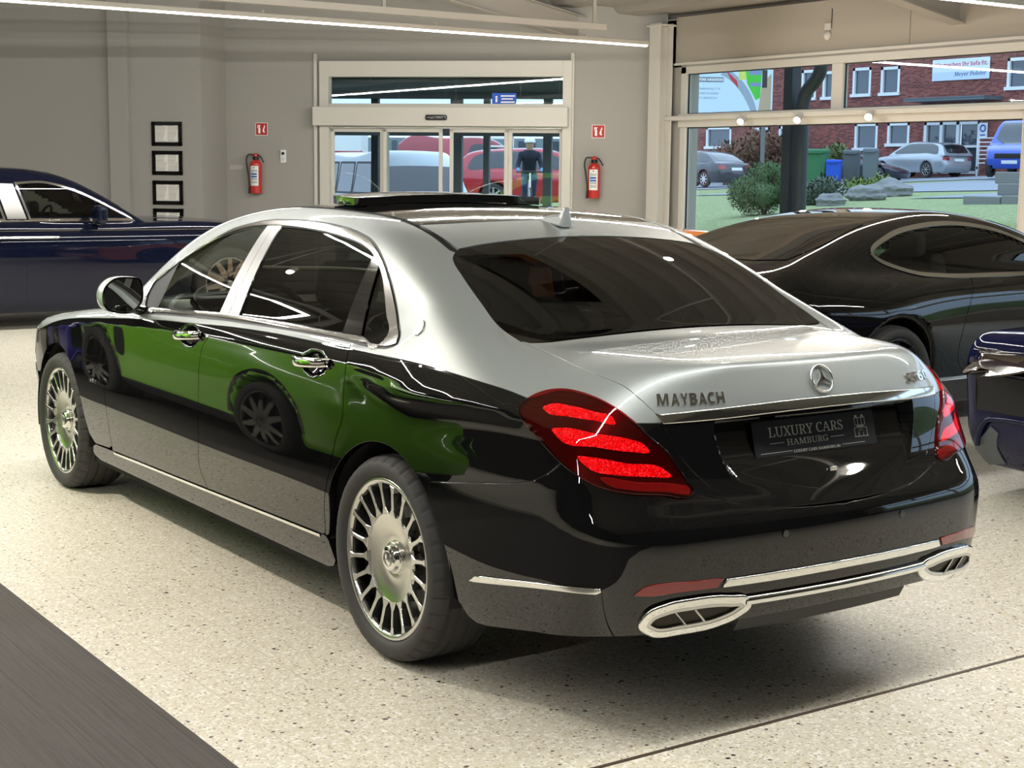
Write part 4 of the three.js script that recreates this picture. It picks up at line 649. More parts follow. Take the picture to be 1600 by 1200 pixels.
  const win = (name, xa, xb, mat, lift, label, parentPair, grow = 0.004) => { const g = panel(F, sideChart, shrink(glassLoop(xa, xb), -grow), { cell: 0.03, lift, depth: 0 }); return parentPair ? kids(name, g, mat, parentPair, label) : both(name, g, mat, car, label); };
  const far = () => 9, nearX = () => -9, sail = lerpY([2.115, 1.20], [2.175, 1.02]);
  win('window_glass', bF, sail, M.glassFront, -0.006, 'lightly tinted front door window', fd);
  win('window_glass', dL, bR, M.glassTint, -0.006, 'dark tinted rear door window', rd);
  win('quarter_glass', nearX, dG, M.glassTint, -0.006, 'dark tinted quarter window');
  win('pillar_cover', bG, bF, M.pillarSatin, 0.0015, 'brushed satin pillar cover', fd, 0.003);
  win('pillar_cover', bR, (y) => bG(y) - 0.009, M.pillarSatin, 0.0015, 'brushed satin pillar cover', rd, 0.003);
  win('window_divider', (y) => dG(y) + 0.004, dL, M.blackGloss, 0.0, 'black divider bar', rd, 0.003);
  win('mirror_sail', sail, far, M.seal, -0.002, 'black mirror base panel', fd);
  // roof
  const half = (l) => [...l, ...l.slice().reverse().map((p) => [p[0], -p[1]])];
  const rp = spline([[0, 0.36], [0.15, 0.362], [0.3, 0.372], [0.45, 0.392], [0.53, 0.408]]), gTop = spline([[0, 0.150], [0.3, 0.150], [0.48, 0.146], [0.53, 0.142]]);
  const zEdge = 0.535, gEdge = (x) => zEdge + 0.012 * sstep(0.5, 0.1, x);
  const wsTop = (z) => 1.70 - 0.13 * z * z;
  part('roof_glass', panel(F, topChart, half([...graph(rp, 0, zEdge).map(([z, x]) => [x, -z]), ...[0.6, 0.8, 1.0, 1.2, 1.4, 1.6].map((x) => [x, -zEdge]), ...[0.53, 0.4, 0.25, 0.12, 0].map((z) => [wsTop(z), -z])]), { gap: 0.002, cell: 0.035, depth: 0.01 }), M.blackGloss, car, 'black panoramic roof glass');
  const rr = part('roof_panel', panel(F, topChart, half([...graph(gTop, 0, 0.545).map(([z, x]) => [x, -z]), ...graph(rp, 0.54, 0).map(([z, x]) => [x, -z])]), { gap: 0.002, cell: 0.03, depth: 0.012 }), M.silver, car, 'silver rear part of the roof');
  both('roof_groove', panel((x, y, z) => F(x, y, z) + 0.006, topChart, [...[1.66, 1.4, 1.2, 1.0, 0.8, 0.6, 0.45, 0.3, 0.2, 0.135].map((x) => [x, -0.572]), ...[0.135, 0.2, 0.3, 0.45, 0.6, 0.8, 1.0, 1.2, 1.4, 1.66].map((x) => [x, -0.527])], { cell: 0.05, depth: 0 }), M.seal, car);
  {                                                        // antenna fin
    const b = onTop(0.30, 0), pr = [[0.09, 0], [0.06, 0.022], [0.02, 0.034], [-0.02, 0.042], [-0.035, 0.070], [-0.050, 0.072], [-0.058, 0.030], [-0.062, 0]], g = poly(pr, 0.022, 0.009); g.translate(0, 0, -0.011);
    const p = g.attributes.position; for (let i = 0; i < p.count; i++) { const h = p.getY(i), k = h < 0.036 ? 1.9 - h * 28 : 0.62; p.setZ(i, p.getZ(i) * Math.max(0.5, k)); } g.computeVertexNormals(); g.rotateZ(0.12); g.translate(b[0], b[1] - 0.003, 0); part('antenna_fin', g, M.silver, rr);
  }
  {                                                        // sliding roof panel standing open
    const Fl = (x, y, z) => F(x, y - 0.045 + 0.02 * (1.5 - x), z), lid = half([[1.02, 0], [1.02, -0.25], [1.03, -0.43], [1.06, -0.46], [1.22, -0.46], [1.27, -0.44], [1.30, -0.2], [1.30, 0]]);
    const sr = part('sliding_roof', panel(Fl, topChart, lid, { cell: 0.04, depth: 0.032 }), M.blackGloss, car, 'black glass sliding roof panel standing open');
    for (const z of [-0.40, 0.40]) part('roof_arm', box(0.16, 0.05, 0.014, 1.15, 1.495, z), M.seal, sr);
    part('underside', panel((x, y, z) => Fl(x, y + 0.016, z), topChart, shrink(lid, 0.01), { cell: 0.08, depth: 0 }), M.seal, sr);
  }
  // rear window
  const gs = O.glassSide.slice(0, 8).map((p) => [p[0], p[2]]);
  const glassBottom = (z) => -0.470 + 0.10 * z * z, rwL = [...line(gs, 0.02), ...graph(gTop, 0.52, 0).map(([z, x]) => [x, -z])], rwB = graph(glassBottom, 0, 0.655).map(([z, x]) => [x, -z]);
  part('rear_window', panel(F, topChart, shrink(half([...rwB, ...rwL.slice(1)]), 0.001), { cell: 0.03, lift: -0.002, depth: 0.006 }), M.glassRear, car, 'dark tinted rear window');
  // windscreen, bonnet, front wings, nose
  const ws = [...[0, 0.15, 0.3, 0.45, 0.54].map((z) => [wsTop(z) + 0.01, -z]), ...line(wsEdge.map((p) => [p[0], p[1] + 0.012]), 0.05), ...[0.66, 0.45, 0.25, 0].map((z) => [2.88 - 0.30 * z * z, -z])];
  part('windscreen', panel(F, topChart, half(ws), { cell: 0.05, lift: -0.002, depth: 0.004 }), M.glassClear, car);
  const bonnetEdge = line([[2.66, -0.775], [3.0, -0.775], [3.4, -0.745], [3.8, -0.66], [4.0, -0.52]], 0.04), bonnet = half([...[0, 0.3, 0.5, 0.7].map((z) => [2.86 - 0.25 * z * z, -z]), ...bonnetEdge, [4.06, -0.3], [4.09, 0]]);
  part('bonnet', panel(F, topChart, bonnet, { gap: 0.002, cell: 0.05, depth: 0.012 }), M.silver, car, 'silver bonnet');
  const diag = flatChart([0.1, 0.68, -0.73]), wingTop = [...via(diag, bonnetEdge.slice(0, -1).map((p) => onTop(p[0], p[1] - 0.001)), 0.05), ...graph(tt, 3.86, fx + 0.01, 0.05).map((p) => diag.from(onSide(...p))), ...via(diag, [onSide(2.54, 0.965), onSide(2.56, 1.0) || onTop(2.56, -0.80)], 0.03)];
  const archF = arc(wheelX, 0.352, 0.397, Math.PI * 0.93, Math.PI * 0.18, 50);
  const wing = both('front_wing', panel(F, sideChart, [...graph(tt, 3.86, fx), ...below(fD, tt), [2.66, 0.315], [2.86, 0.306], [2.93, 0.345], ...archF, [3.80, 0.56], [3.86, 0.66]], { gap: G, cell: 0.025, depth: 0.03 }), M.blackPaint);
  kids('wing_top', panel(F, diag, wingTop, { gap: 0.0006, cell: 0.03, depth: 0.01 }), M.silver, wing);
  { const g = lettering('4MATIC', 0.020, 0.003); g.rotateY(Math.PI); const p = onSide(2.80, 0.62); g.translate(2.80, 0.625, p[2] + 0.001); part('lettering', g, M.chrome, wing[0], 'chrome lettering 4MATIC'); }
  const front = pointChart([2.9, 0.55, 0], [1, 0, 0]);
  const bumpF = [[3.80, 0.56], [3.76, 0.45], [3.785, 0.36], [3.80, 0.26], [3.86, 0.22]].map((p) => front.from(onSide(...p)));
  part('front_bumper', panel(F, front, [...bumpF, ...[-0.7, -0.5, -0.25, 0, 0.25, 0.5, 0.7].map((z) => front.from(castRay(F, [8, 0.235, z], [-1, 0, 0]))), ...bumpF.slice().reverse().map((p) => [-p[0], p[1]]), ...[0.62, 0.3, 0, -0.3, -0.62].map((z) => front.from(castRay(F, [8, 0.585, z], [-1, 0, 0])))], { cell: 0.03, depth: 0.03 }), M.blackPaint, car);
  const lampL = [[3.84, 0.58], [3.86, 0.68], [3.80, 0.76]].map((p) => front.from(onSide(...p))).concat([[-0.60, 0.74], [-0.42, 0.70], [-0.42, 0.60], [-0.62, 0.585]].map(([z, y]) => front.from(castRay(F, [8, y, z], [-1, 0, 0]))));
  both('headlight', panel(F, front, smoothLoop(lampL, 0.03), { cell: 0.02, lift: 0.003, depth: 0.01 }), M.headlight, car);
  part('radiator_grille', panel(F, front, [[-0.40, 0.60], [-0.40, 0.72], [-0.3, 0.76], [0.3, 0.76], [0.40, 0.72], [0.40, 0.60]].map(([z, y]) => front.from(castRay(F, [8, y, z], [-1, 0, 0]))), { cell: 0.03, lift: 0.004, depth: 0.02 }), M.satin, car);
  // boot lid: silver top and upper face, chrome strip, black lower face with the hollow for the plate
  const boot = pointChart([-0.35, 0.80, 0], [-0.72, 0.69, 0], [0, 1, 0]), lidS = O.lidSide.map((p) => p.slice());
  {
    const b2 = (l, st) => via(boot, l, st), sideTop = O.lidSide.slice(0, 8).map((p) => [p[0], p[1], p[2] + 0.002]);
    const frontE = [0.64, 0.5, 0.35, 0.18, 0].map((z) => onTop(glassBottom(z) - 0.012, -z)), botE = [[-1.016, 0.954, -0.590], [-1.044, 0.960, -0.501], [-1.067, 0.965, -0.397], [-1.094, 0.974, -0.164], [-1.100, 0.976, 0]];
    const hl = [...b2(frontE.slice().reverse()), ...b2(sideTop).slice(1), ...b2(botE).slice(1)], whole = [...hl, ...hl.slice().reverse().map((p) => [-p[0], p[1]])];
    const lid = part('boot_lid', panel(F, boot, whole, { gap: 0.0015, cell: 0.02, depth: 0.014 }), M.silver, car, 'silver boot lid');
    const tail = pointChart([-0.3, 0.84, 0], [-1, 0, 0]), chB = [[-1.031, 0.932, -0.580], [-1.075, 0.938, -0.404], [-1.103, 0.946, -0.189], [-1.112, 0.949, 0]];
    const hc = [...via(tail, botE.slice().reverse()).map((p) => [p[0], p[1] - 0.003]), ...via(tail, chB).slice()], ch = [...hc, ...hc.slice().reverse().map((p) => [-p[0], p[1]])];
    part('boot_strip', panel(F, tail, ch, { cell: 0.016, lift: 0.006, depth: 0.010, round: 0.004 }), M.chrome, lid, 'wide chrome strip across the boot');
    const lowS = O.lidSide.slice(8).map((p) => p.slice()); lowS[lowS.length - 1] = [-1.187, 0.671, -0.15]; lowS.push([-1.191, 0.669, 0]);
    const hb = [...via(tail, chB.slice().reverse()).map((p) => [p[0], p[1] - 0.001]), ...via(tail, lowS).slice(1)], lb = [...hb, ...hb.slice().reverse().map((p) => [-p[0], p[1]])];
    part('boot_lower_face', panel(F, tail, lb, { gap: 0.0015, cell: 0.009, depth: 0.014 }), M.blackPaint, lid, 'gloss black lower boot face with plate recess');
    // black filler between lamp and boot lid
    const fil = [...via(tail, [O.lens[15], [-1.012, 0.933, -0.62], O.lidSide[8]]), ...via(tail, O.lidSide.slice(8, 13)).slice(1), ...via(tail, [O.lidSide[12], [-1.118, 0.723, -0.48], O.lens[10], O.lens[11], O.lens[12], O.lens[13], O.lens[14], O.lens[15]]).slice(1)];
    both('tail_filler', panel(F, tail, fil, { gap: 0.002, cell: 0.012, depth: 0.02 }), M.blackPaint);
    const onBack = (z, y) => castRay(F, [-4, y, z], [1, 0, 0]);
    const glyphs = (text, size, zc, yc, half, label) => {    // letters one by one along the curved face
      const chars = [...text], wsum = chars.map((c) => (c === ' ' ? 0.3 : font.data.glyphs[c] ? font.data.glyphs[c].ha / font.data.resolution : 0.6)), tot = wsum.reduce((a, b) => a + b, 0), list = []; let u = -half;
      chars.forEach((c, i) => { const w = wsum[i] / tot * half * 2, z = zc + u + w / 2; u += w; if (c === ' ') return; const g = lettering(c, size, 0.004), bb = g.boundingBox; g.scale(w * 0.84 / (bb.max.x - bb.min.x), 1, 1); const p = onBack(z, yc), n = grad(F, p); g.lookAt(V(...n)); g.translate(p[0] + n[0] * 0.0005, p[1] + n[1] * 0.0005, p[2] + n[2] * 0.0005); list.push(g); });
      part('lettering', join(list), M.chrome, lid, label);
    };
    glyphs('MAYBACH', 0.034, -0.48, 0.996, 0.105, 'chrome lettering MAYBACH'); glyphs('S560', 0.032, 0.487, 0.998, 0.078, 'chrome lettering S560');
    const p = onBack(0, 1.028), n = grad(F, p), arms = [0, 1, 2].map((k) => { const g = poly([[-0.0075, 0], [0, -0.0075], [0.0075, 0], [0, 0.042]], 0.004, 0.001); g.rotateZ(k * 2.0944); return g; });
    const st = join([...arms, new THREE.TorusGeometry(0.043, 0.0038, 10, 48)]); st.lookAt(V(...n)); st.translate(p[0] + n[0] * 0.005, p[1] + n[1] * 0.005, 0); part('star_emblem', st, M.chrome, lid, 'chrome three-pointed star in a ring');
    const btn = part('boot_button', (() => { const q = onBack(0.02, 0.755), g = new RoundedBoxGeometry(0.012, 0.016, 0.03, 2, 0.004); g.translate(q[0] - 0.004, q[1], q[2]); return g; })(), M.chrome, lid);
  }
  {                                                        // number plate
    const pl = new THREE.Group(); pl.name = 'number_plate'; pl.position.set(-1.066, 0.857, 0); pl.rotation.set(0, 0, -0.275); car.add(pl);
    part('plate', new RoundedBoxGeometry(0.006, 0.112, 0.52, 3, 0.003), M.plate, pl, 'black showroom plate');
    const put = (g, u, v) => { g.rotateY(-Math.PI / 2); g.translate(-0.0032, v, u); return g; };
    const sm = font;
    const T = (t, size, u, v, w, f = fontSerif) => { const g = lettering(t, size, 0.0008, f), b = g.boundingBox; if (w) g.scale(w / (b.max.x - b.min.x), 1, 1); return put(g, u, v); };
    part('lettering', [T('LUXURY CARS', 0.030, -0.040, 0.018, 0.315), T('HAMBURG', 0.0185, -0.040, -0.017, 0.175), T('LUXURY CARS HAMBURG.de', 0.0085, -0.005, -0.046, 0.20), put(box(0.06, 0.0018, 0.0008), -0.168, -0.016), put(box(0.06, 0.0018, 0.0008), 0.088, -0.016), put(box(0.13, 0.0016, 0.0008), -0.175, -0.044), put(box(0.10, 0.0016, 0.0008), 0.155, -0.044)], M.plateInk, pl, 'grey lettering LUXURY CARS HAMBURG');
    const e = [], bar = (x, y, w, h) => e.push(put(box(w, h, 0.0008), 0.195 + x, y));
    bar(0, -0.026, 0.062, 0.002); bar(-0.027, -0.012, 0.002, 0.028); bar(0.027, -0.012, 0.002, 0.028); bar(0, 0.002, 0.052, 0.002); bar(0, 0.010, 0.048, 0.002); for (const k of [-0.022, -0.008, 0.008, 0.022]) bar(k, 0.021, 0.002, 0.022); bar(0, 0.033, 0.048, 0.002); bar(-0.014, 0.038, 0.010, 0.007); bar(0.014, 0.038, 0.010, 0.007); bar(0, 0.006, 0.030, 0.004);
    const gate = new THREE.TorusGeometry(0.010, 0.001, 4, 16, Math.PI); e.push(put(gate, 0.195, -0.014)); bar(-0.010, -0.02, 0.002, 0.012); bar(0.010, -0.02, 0.002, 0.012);
    part('gate_emblem', e, M.plateInk, pl, 'small grey city gate emblem');
  }
  {                                                        // tail lights
    const lc = flatChart([-0.74, 0.12, -0.66]), loop = smoothLoop(O.lens.map((p) => [...lc.from(p)]), 0.008);
    const tl = both('tail_light', panel(F, lc, loop, { gap: 0.001, cell: 0.012, lift: -0.004, depth: 0.02 }), M.lampBack, car, 'red tail light with three glowing bars');
    const mat = [M.lampBar, M.lampBar, M.lampBar];
    [O.lensBar1, O.lensBar2, O.lensBar3].forEach((b) => { const l = smoothLoop(b.map((p) => lc.from(p)), 0.006); kids('light_bar', panel(F, lc, shrink(l, 0.002), { cell: 0.01, lift: 0.001, depth: 0.004 }), M.lampBar, tl, 'glowing red light bar'); });
    kids('reversing_lamp', panel(F, lc, smoothLoop(O.lensClear.map((p) => lc.from(p)), 0.006), { cell: 0.012, lift: 0.002, depth: 0.004 }), M.lampClear, tl, 'clear reversing lamp');
    kids('lens', panel(F, lc, loop, { cell: 0.012, lift: 0.009, depth: 0.014, round: 0.004, gap: 0.001 }), M.lampLens, tl, 'glossy red lens');
  }
  { const p = O.badge[0], q = onSide(p[0], p[1]), n = grad(F, q), tri = smoothLoop([[0, 0.030], [-0.026, -0.008], [-0.014, -0.024], [0.014, -0.024], [0.026, -0.008]], 0.006), a = poly(tri, 0.004, 0.0015), b = [-0.009, 0, 0.009].map((k) => box(0.003, 0.024, 0.003, k, -0.002, 0.006)); const g = join([a, ...b, (() => { const t = box(0.003, 0.02, 0.003, 0, 0, 0); t.rotateZ(0.5); t.translate(0.005, 0, 0.006); return t; })()]); g.lookAt(V(...n)); g.translate(q[0], q[1], q[2]); kids('pillar_badge', g, M.chrome, fr, 'small chrome triangular badge'); }
  // door mirrors
  {
    const sh = [[-0.095, -0.03], [-0.085, 0.035], [-0.05, 0.068], [0.03, 0.078], [0.08, 0.066], [0.092, 0.03], [0.078, -0.05], [0.05, -0.076], [-0.04, -0.078], [-0.08, -0.062]], lp = smoothLoop(sh, 0.01);
    const pos = [], idx = [], n = lp.length, ring = [[0, 0.97], [-0.012, 1.0], [0.03, 1.02], [0.07, 0.97], [0.11, 0.80], [0.135, 0.50], [0.145, 0.02]];
    ring.forEach(([d, k]) => lp.forEach((p) => pos.push(d, p[1] * k, p[0] * k)));
    for (let r = 0; r < ring.length - 1; r++) for (let i = 0; i < n; i++) { const a = r * n + i, b = r * n + (i + 1) % n; idx.push(a, b, a + n, b, b + n, a + n); }
    const g = new THREE.BufferGeometry(); g.setAttribute('position', new THREE.Float32BufferAttribute(pos, 3)); g.setAttribute('uv', new THREE.Float32BufferAttribute(new Float32Array(pos.length / 3 * 2), 2)); g.setIndex(idx); g.computeVertexNormals(); g.translate(2.215, 1.085, -0.995);
    const mg = both('door_mirror', g, M.mirrorShell, car, 'silver and black door mirror');
    const glass = new THREE.ShapeGeometry(new THREE.Shape(lp.map((p) => new THREE.Vector2(p[0] * 0.9, p[1] * 0.9)))); glass.rotateY(-Math.PI / 2); glass.rotateY(-0.10); glass.translate(2.212, 1.085, -0.995); kids('mirror_glass', glass, M.mirrorGlass, mg);
    const bez = new THREE.Shape(lp.map((p) => new THREE.Vector2(...p))); bez.holes.push(new THREE.Path(lp.map((p) => new THREE.Vector2(p[0] * 0.9, p[1] * 0.9)))); const bg = new THREE.ExtrudeGeometry(bez, { depth: 0.012, bevelEnabled: false }); bg.rotateY(-Math.PI / 2); bg.translate(2.214, 1.085, -0.995); kids('mirror_bezel', bg, M.blackGloss, mg);
    kids('mirror_arm', [tube([[2.27, 1.02, -0.93], [2.27, 1.0, -0.88], [2.27, 1.0, -0.83]], 0.022, 10, 12)][0], M.blackGloss, mg);
  }
  for (const [x, w] of [[0, 0.275], [wheelX, 0.245]]) for (const r of [false, true]) sedanWheel(car, x, r, w);
  // wheel housings, floor and inner shell
  for (const x of [0, wheelX]) for (const s of [-1, 1]) { const g = new THREE.CylinderGeometry(0.405, 0.405, 0.42, 40, 1, true, Math.PI / 2 - 0.2, Math.PI + 0.4); g.rotateX(Math.PI / 2); g.translate(x, 0.352, s * 0.70); const c = new THREE.CircleGeometry(0.405, 40, -0.2, Math.PI + 0.4); c.translate(x, 0.352, s * 0.49); part('wheel_housing', [g, c], M.dark, car); }
  part('underbody', [box(3.1, 0.12, 1.70, 1.68, 0.24, 0), box(0.60, 0.10, 1.30, -0.72, 0.36, 0), box(0.5, 0.1, 1.4, 3.98, 0.27, 0), box(0.8, 0.1, 0.96, 0, 0.36, 0), box(0.8, 0.1, 0.96, wheelX, 0.3, 0)], M.dark, car);
  const inF = (x, y, z) => F(x, y, z) + 0.035;
  both('inner_side', panel(inF, sideChart, [[-0.95, 0.86], [-0.42, 0.92], ...[[-0.42, 0.62]], ...arc(0, 0.352, 0.42, Math.PI * 0.8, Math.PI * 0.15, 20), [0.45, 0.28], [2.85, 0.27], [2.93, 0.4], ...arc(wheelX, 0.352, 0.42, Math.PI * 0.95, Math.PI * 0.2, 20), [3.85, 0.62], [3.7, 0.75], [2.6, 0.93], [1.4, 1.0], [0.3, 1.02], [-0.4, 1.0], [-0.75, 0.94]], { cell: 0.06, depth: 0 }), M.dark);
  part('inner_back', panel((x, y, z) => F(x, y, z) + 0.045, backChart, [[-0.72, 0.42], [0.72, 0.42], [0.70, 0.90], [0.55, 1.0], [-0.55, 1.0], [-0.70, 0.90]], { cell: 0.05, depth: 0 }), M.dark, car);
  const trimIn2 = panel((x, y, z) => F(x, y, z) + 0.03, up3, frameOuter, { cell: 0.05, depth: 0 }); both('pillar_lining', trimIn2, M.beige);
  part('headliner', panel((x, y, z) => F(x, y, z) + 0.045, topChart, half([[0.16, 0], [0.16, -0.3], [0.16, -0.53], [0.8, -0.55], [1.6, -0.55], [1.62, -0.3], [1.64, 0]]), { cell: 0.1, depth: 0 }), M.beige, car);
  // cabin
  part('boot_shelf', [box(0.5, 0.02, 1.2, -0.28, 1.06, 0)], M.leatherDark, car);
  const seat = (name, x, z, w, back, mat) => { const s = new THREE.Group(); s.name = name; s.position.set(x, 0, z); car.add(s); part('cushion', new RoundedBoxGeometry(0.56, 0.20, w, 4, 0.07).translate(0.25, 0.52, 0), mat, s); const b = new RoundedBoxGeometry(0.18, back, w, 4, 0.07); b.translate(0, back / 2, 0); b.rotateZ(0.38); b.translate(0.02, 0.52, 0); part('backrest', b, mat, s); const h = new RoundedBoxGeometry(0.12, 0.19, 0.27, 4, 0.05); h.rotateZ(0.3); h.translate(-0.27, 0.52 + back * 0.93 + 0.10, 0); part('headrest', h, mat, s); };
  for (const z of [-0.38, 0.38]) { seat('front_seat', 1.52, z, 0.54, 0.60, M.leatherDark); seat('rear_seat', 0.42, z, 0.62, 0.60, M.leatherDark); }
  part('cabin_floor', box(2.4, 0.04, 1.5, 1.4, 0.33, 0), M.leatherDark, car);
  {
    const pr = [[2.72, 0.995], [2.50, 1.015], [2.30, 1.012], [2.18, 0.985], [2.12, 0.93], [2.14, 0.80], [2.2, 0.62], [2.75, 0.62]], d = poly(smoothLoop(pr.map((p) => [p[0], p[1]]), 0.03), 1.50, 0.01); d.translate(0, 0, -0.75); const dash = part('dashboard', d, M.beigeDash, car, 'pale dashboard');
    part('instrument_screen', box(0.02, 0.13, 0.62, 2.155, 0.96, -0.30, 0.008), M.blackGloss, dash);
    const hood = new RoundedBoxGeometry(0.16, 0.05, 0.50, 4, 0.024); hood.translate(2.22, 1.035, -0.40); part('instrument_hood', hood, M.leatherDark, dash);
    for (const z of [-0.68, -0.12, 0.12, 0.68]) { const v = new THREE.TorusGeometry(0.038, 0.007, 10, 28); v.rotateY(Math.PI / 2); v.translate(2.125, 0.915, z); part('air_vent', [v], M.chrome, dash); }
    const sw = new THREE.TorusGeometry(0.185, 0.016, 12, 40); sw.rotateY(Math.PI / 2); sw.rotateZ(-0.38); sw.translate(1.98, 0.95, -0.38); part('steering_wheel', [sw, (() => { const b = box(0.05, 0.05, 0.32, 1.985, 0.94, -0.38, 0.02); return b; })()], M.leatherDark, car);
  }
}
// ---------- other vehicles: a field per car, its skin netted to one smooth mesh ----------
function shell(f, [x0, y0, z0], [x1, y1, z1], c, skip) {
  const nx = Math.ceil((x1 - x0) / c) + 1, ny = Math.ceil((y1 - y0) / c) + 1, nz = Math.ceil((z1 - z0) / c) + 1, v = new Float32Array(nx * ny * nz), id = (i, j, k) => (i * ny + j) * nz + k;
  for (let i = 0; i < nx; i++) for (let j = 0; j < ny; j++) for (let k = 0; k < nz; k++) v[id(i, j, k)] = f(x0 + i * c, y0 + j * c, z0 + k * c);
  const vid = new Int32Array(nx * ny * nz).fill(-1), pos = [], nor = [], E = [[0, 0, 0, 1, 0, 0], [0, 0, 0, 0, 1, 0], [0, 0, 0, 0, 0, 1], [1, 0, 0, 1, 1, 0], [1, 0, 0, 1, 0, 1], [0, 1, 0, 1, 1, 0], [0, 1, 0, 0, 1, 1], [0, 0, 1, 1, 0, 1], [0, 0, 1, 0, 1, 1], [1, 1, 0, 1, 1, 1], [1, 0, 1, 1, 1, 1], [0, 1, 1, 1, 1, 1]];
  for (let i = 0; i < nx - 1; i++) for (let j = 0; j < ny - 1; j++) for (let k = 0; k < nz - 1; k++) {
    let s = [0, 0, 0], n = 0;
    for (const [a, b, d, e, g, h] of E) { const p = v[id(i + a, j + b, k + d)], q = v[id(i + e, j + g, k + h)]; if ((p < 0) !== (q < 0)) { const t = p / (p - q); s[0] += a + (e - a) * t; s[1] += b + (g - b) * t; s[2] += d + (h - d) * t; n++; } }
    if (!n) continue;
    const P_ = [x0 + (i + s[0] / n) * c, y0 + (j + s[1] / n) * c, z0 + (k + s[2] / n) * c]; let g;
    for (let r = 0; r < 3; r++) { g = grad(f, P_); const d = Math.max(-c * 0.5, Math.min(c * 0.5, f(...P_) * 0.9)); P_[0] -= g[0] * d; P_[1] -= g[1] * d; P_[2] -= g[2] * d; }
    vid[id(i, j, k)] = pos.length / 3; pos.push(...P_); nor.push(...g);
  }
  const idx = [], quad = (a, b, d, e, fl) => { if (a < 0 || b < 0 || d < 0 || e < 0) return; if (skip) { const m = [0, 1, 2].map((q) => (pos[3 * a + q] + pos[3 * b + q] + pos[3 * d + q] + pos[3 * e + q]) / 4); if (skip(...m)) return; } if (fl) idx.push(a, b, d, a, d, e); else idx.push(a, d, b, a, e, d); };
  for (let i = 1; i < nx - 1; i++) for (let j = 1; j < ny - 1; j++) for (let k = 1; k < nz - 1; k++) {
    const s = v[id(i, j, k)] < 0;
    if (s !== (v[id(i + 1, j, k)] < 0)) quad(vid[id(i, j - 1, k - 1)], vid[id(i, j, k - 1)], vid[id(i, j, k)], vid[id(i, j - 1, k)], s);
    if (s !== (v[id(i, j + 1, k)] < 0)) quad(vid[id(i - 1, j, k - 1)], vid[id(i - 1, j, k)], vid[id(i, j, k)], vid[id(i, j, k - 1)], s);
    if (s !== (v[id(i, j, k + 1)] < 0)) quad(vid[id(i - 1, j - 1, k)], vid[id(i, j - 1, k)], vid[id(i, j, k)], vid[id(i - 1, j, k)], s);
  }
  const g = new THREE.BufferGeometry(); g.setAttribute('position', new THREE.Float32BufferAttribute(pos, 3)); g.setAttribute('normal', new THREE.Float32BufferAttribute(nor, 3)); g.setAttribute('uv', new THREE.Float32BufferAttribute(new Float32Array(pos.length / 3 * 2), 2)); g.setIndex(idx); return g;
}
// p: plan, inset, deck, rear, nose, roof, glassW splines as lists; clear = ground clearance; axles [[x, radius]]; belt = height where the cabin starts
function carField(p) {
  const plan = spline(p.plan), inset = spline(p.inset), deck = spline(p.deck), rear = spline(p.rear), nose = spline(p.nose), roof = spline(p.roof), gw = spline(p.glassW), k = { side: 0.06, back: 0.12, front: 0.2, roof: 0.08, join: 0.03, crown: 0.07, deckCrown: 0.04, rearBow: 0.15, noseBow: 0.25, ...p.k };
  const sl = (s, t) => (s(t + 0.01) - s(t - 0.01)) / 0.02, hips = p.hips || [];
  const f = (x, y, z) => {
    const az = Math.abs(z); let hip = 0; for (const [hx, hy, rx, ry, h] of hips) hip += h * Math.exp(-(((x - hx) / rx) ** 2) - ((y - hy) / ry) ** 2);
    const side = az - plan(x) + inset(y) - hip, top = (y - deck(x) + k.deckCrown * z * z) / Math.hypot(1, sl(deck, x));
    let v = smax(side, top, k.side);
    v = smax(v, (-x - rear(y) + k.rearBow * z * z) / Math.hypot(1, sl(rear, y)), k.back); v = smax(v, (x - nose(y) + k.noseBow * z * z) / Math.hypot(1, sl(nose, y)), k.front);
    v = smax(v, p.clear - y, 0.04);
    const up = smax(smax((az - gw(y)) / 1.1, (y - roof(x) + k.crown * z * z) / Math.hypot(1, sl(roof, x)), k.roof), p.belt - y, 0.03);
    v = smin(v, up, k.join);
    for (const [wx, wr] of p.axles) if (az > p.well) v = smax(v, wr + 0.045 - Math.hypot(x - wx, y - wr), 0.05);
    return v;
  };
  return f;
}
const roadWheel = {};
function plainWheel(car, x, z, R, w, rim, spokes, rimMat) {
  const key = [R, w, rim, spokes].join(), r = roadWheel[key] || (roadWheel[key] = (() => {
    const tyre = wheelTyre(R, rim, w, false), h = w / 2 - 0.012, sh = poly([[-0.035 * rim / 0.25, 0.03], [-0.02 * rim / 0.25, rim * 0.97], [0.02 * rim / 0.25, rim * 0.97], [0.035 * rim / 0.25, 0.03]], 0.02, 0.003); sh.translate(0, 0, -h + 0.004);
    return { tyre, lip: lathe([[rim * 0.92, h - 0.05], [rim * 0.93, h - 0.006], [rim * 0.99, h], [rim, h - 0.01], [rim * 0.97, -h]], 40), back: lathe([[rim * 0.93, h - 0.06], [0.02, h - 0.07]], 32), hub: lathe([[0.065 * rim / 0.25, h - 0.04], [0.06 * rim / 0.25, h - 0.002], [0, h]], 24), spoke: sh };
  })());
  const g = new THREE.Group(); g.name = 'wheel'; g.position.set(x, R, z); if (z > 0) g.rotation.y = Math.PI; car.add(g);
  part('tyre', r.tyre, M.rubber, g); part('rim', [r.lip, r.hub, ...Array.from({ length: spokes }, (_, i) => r.spoke.clone().rotateZ(i / spokes * 6.28318))], rimMat, g); part('wheel_back', r.back, M.dark, g);
}
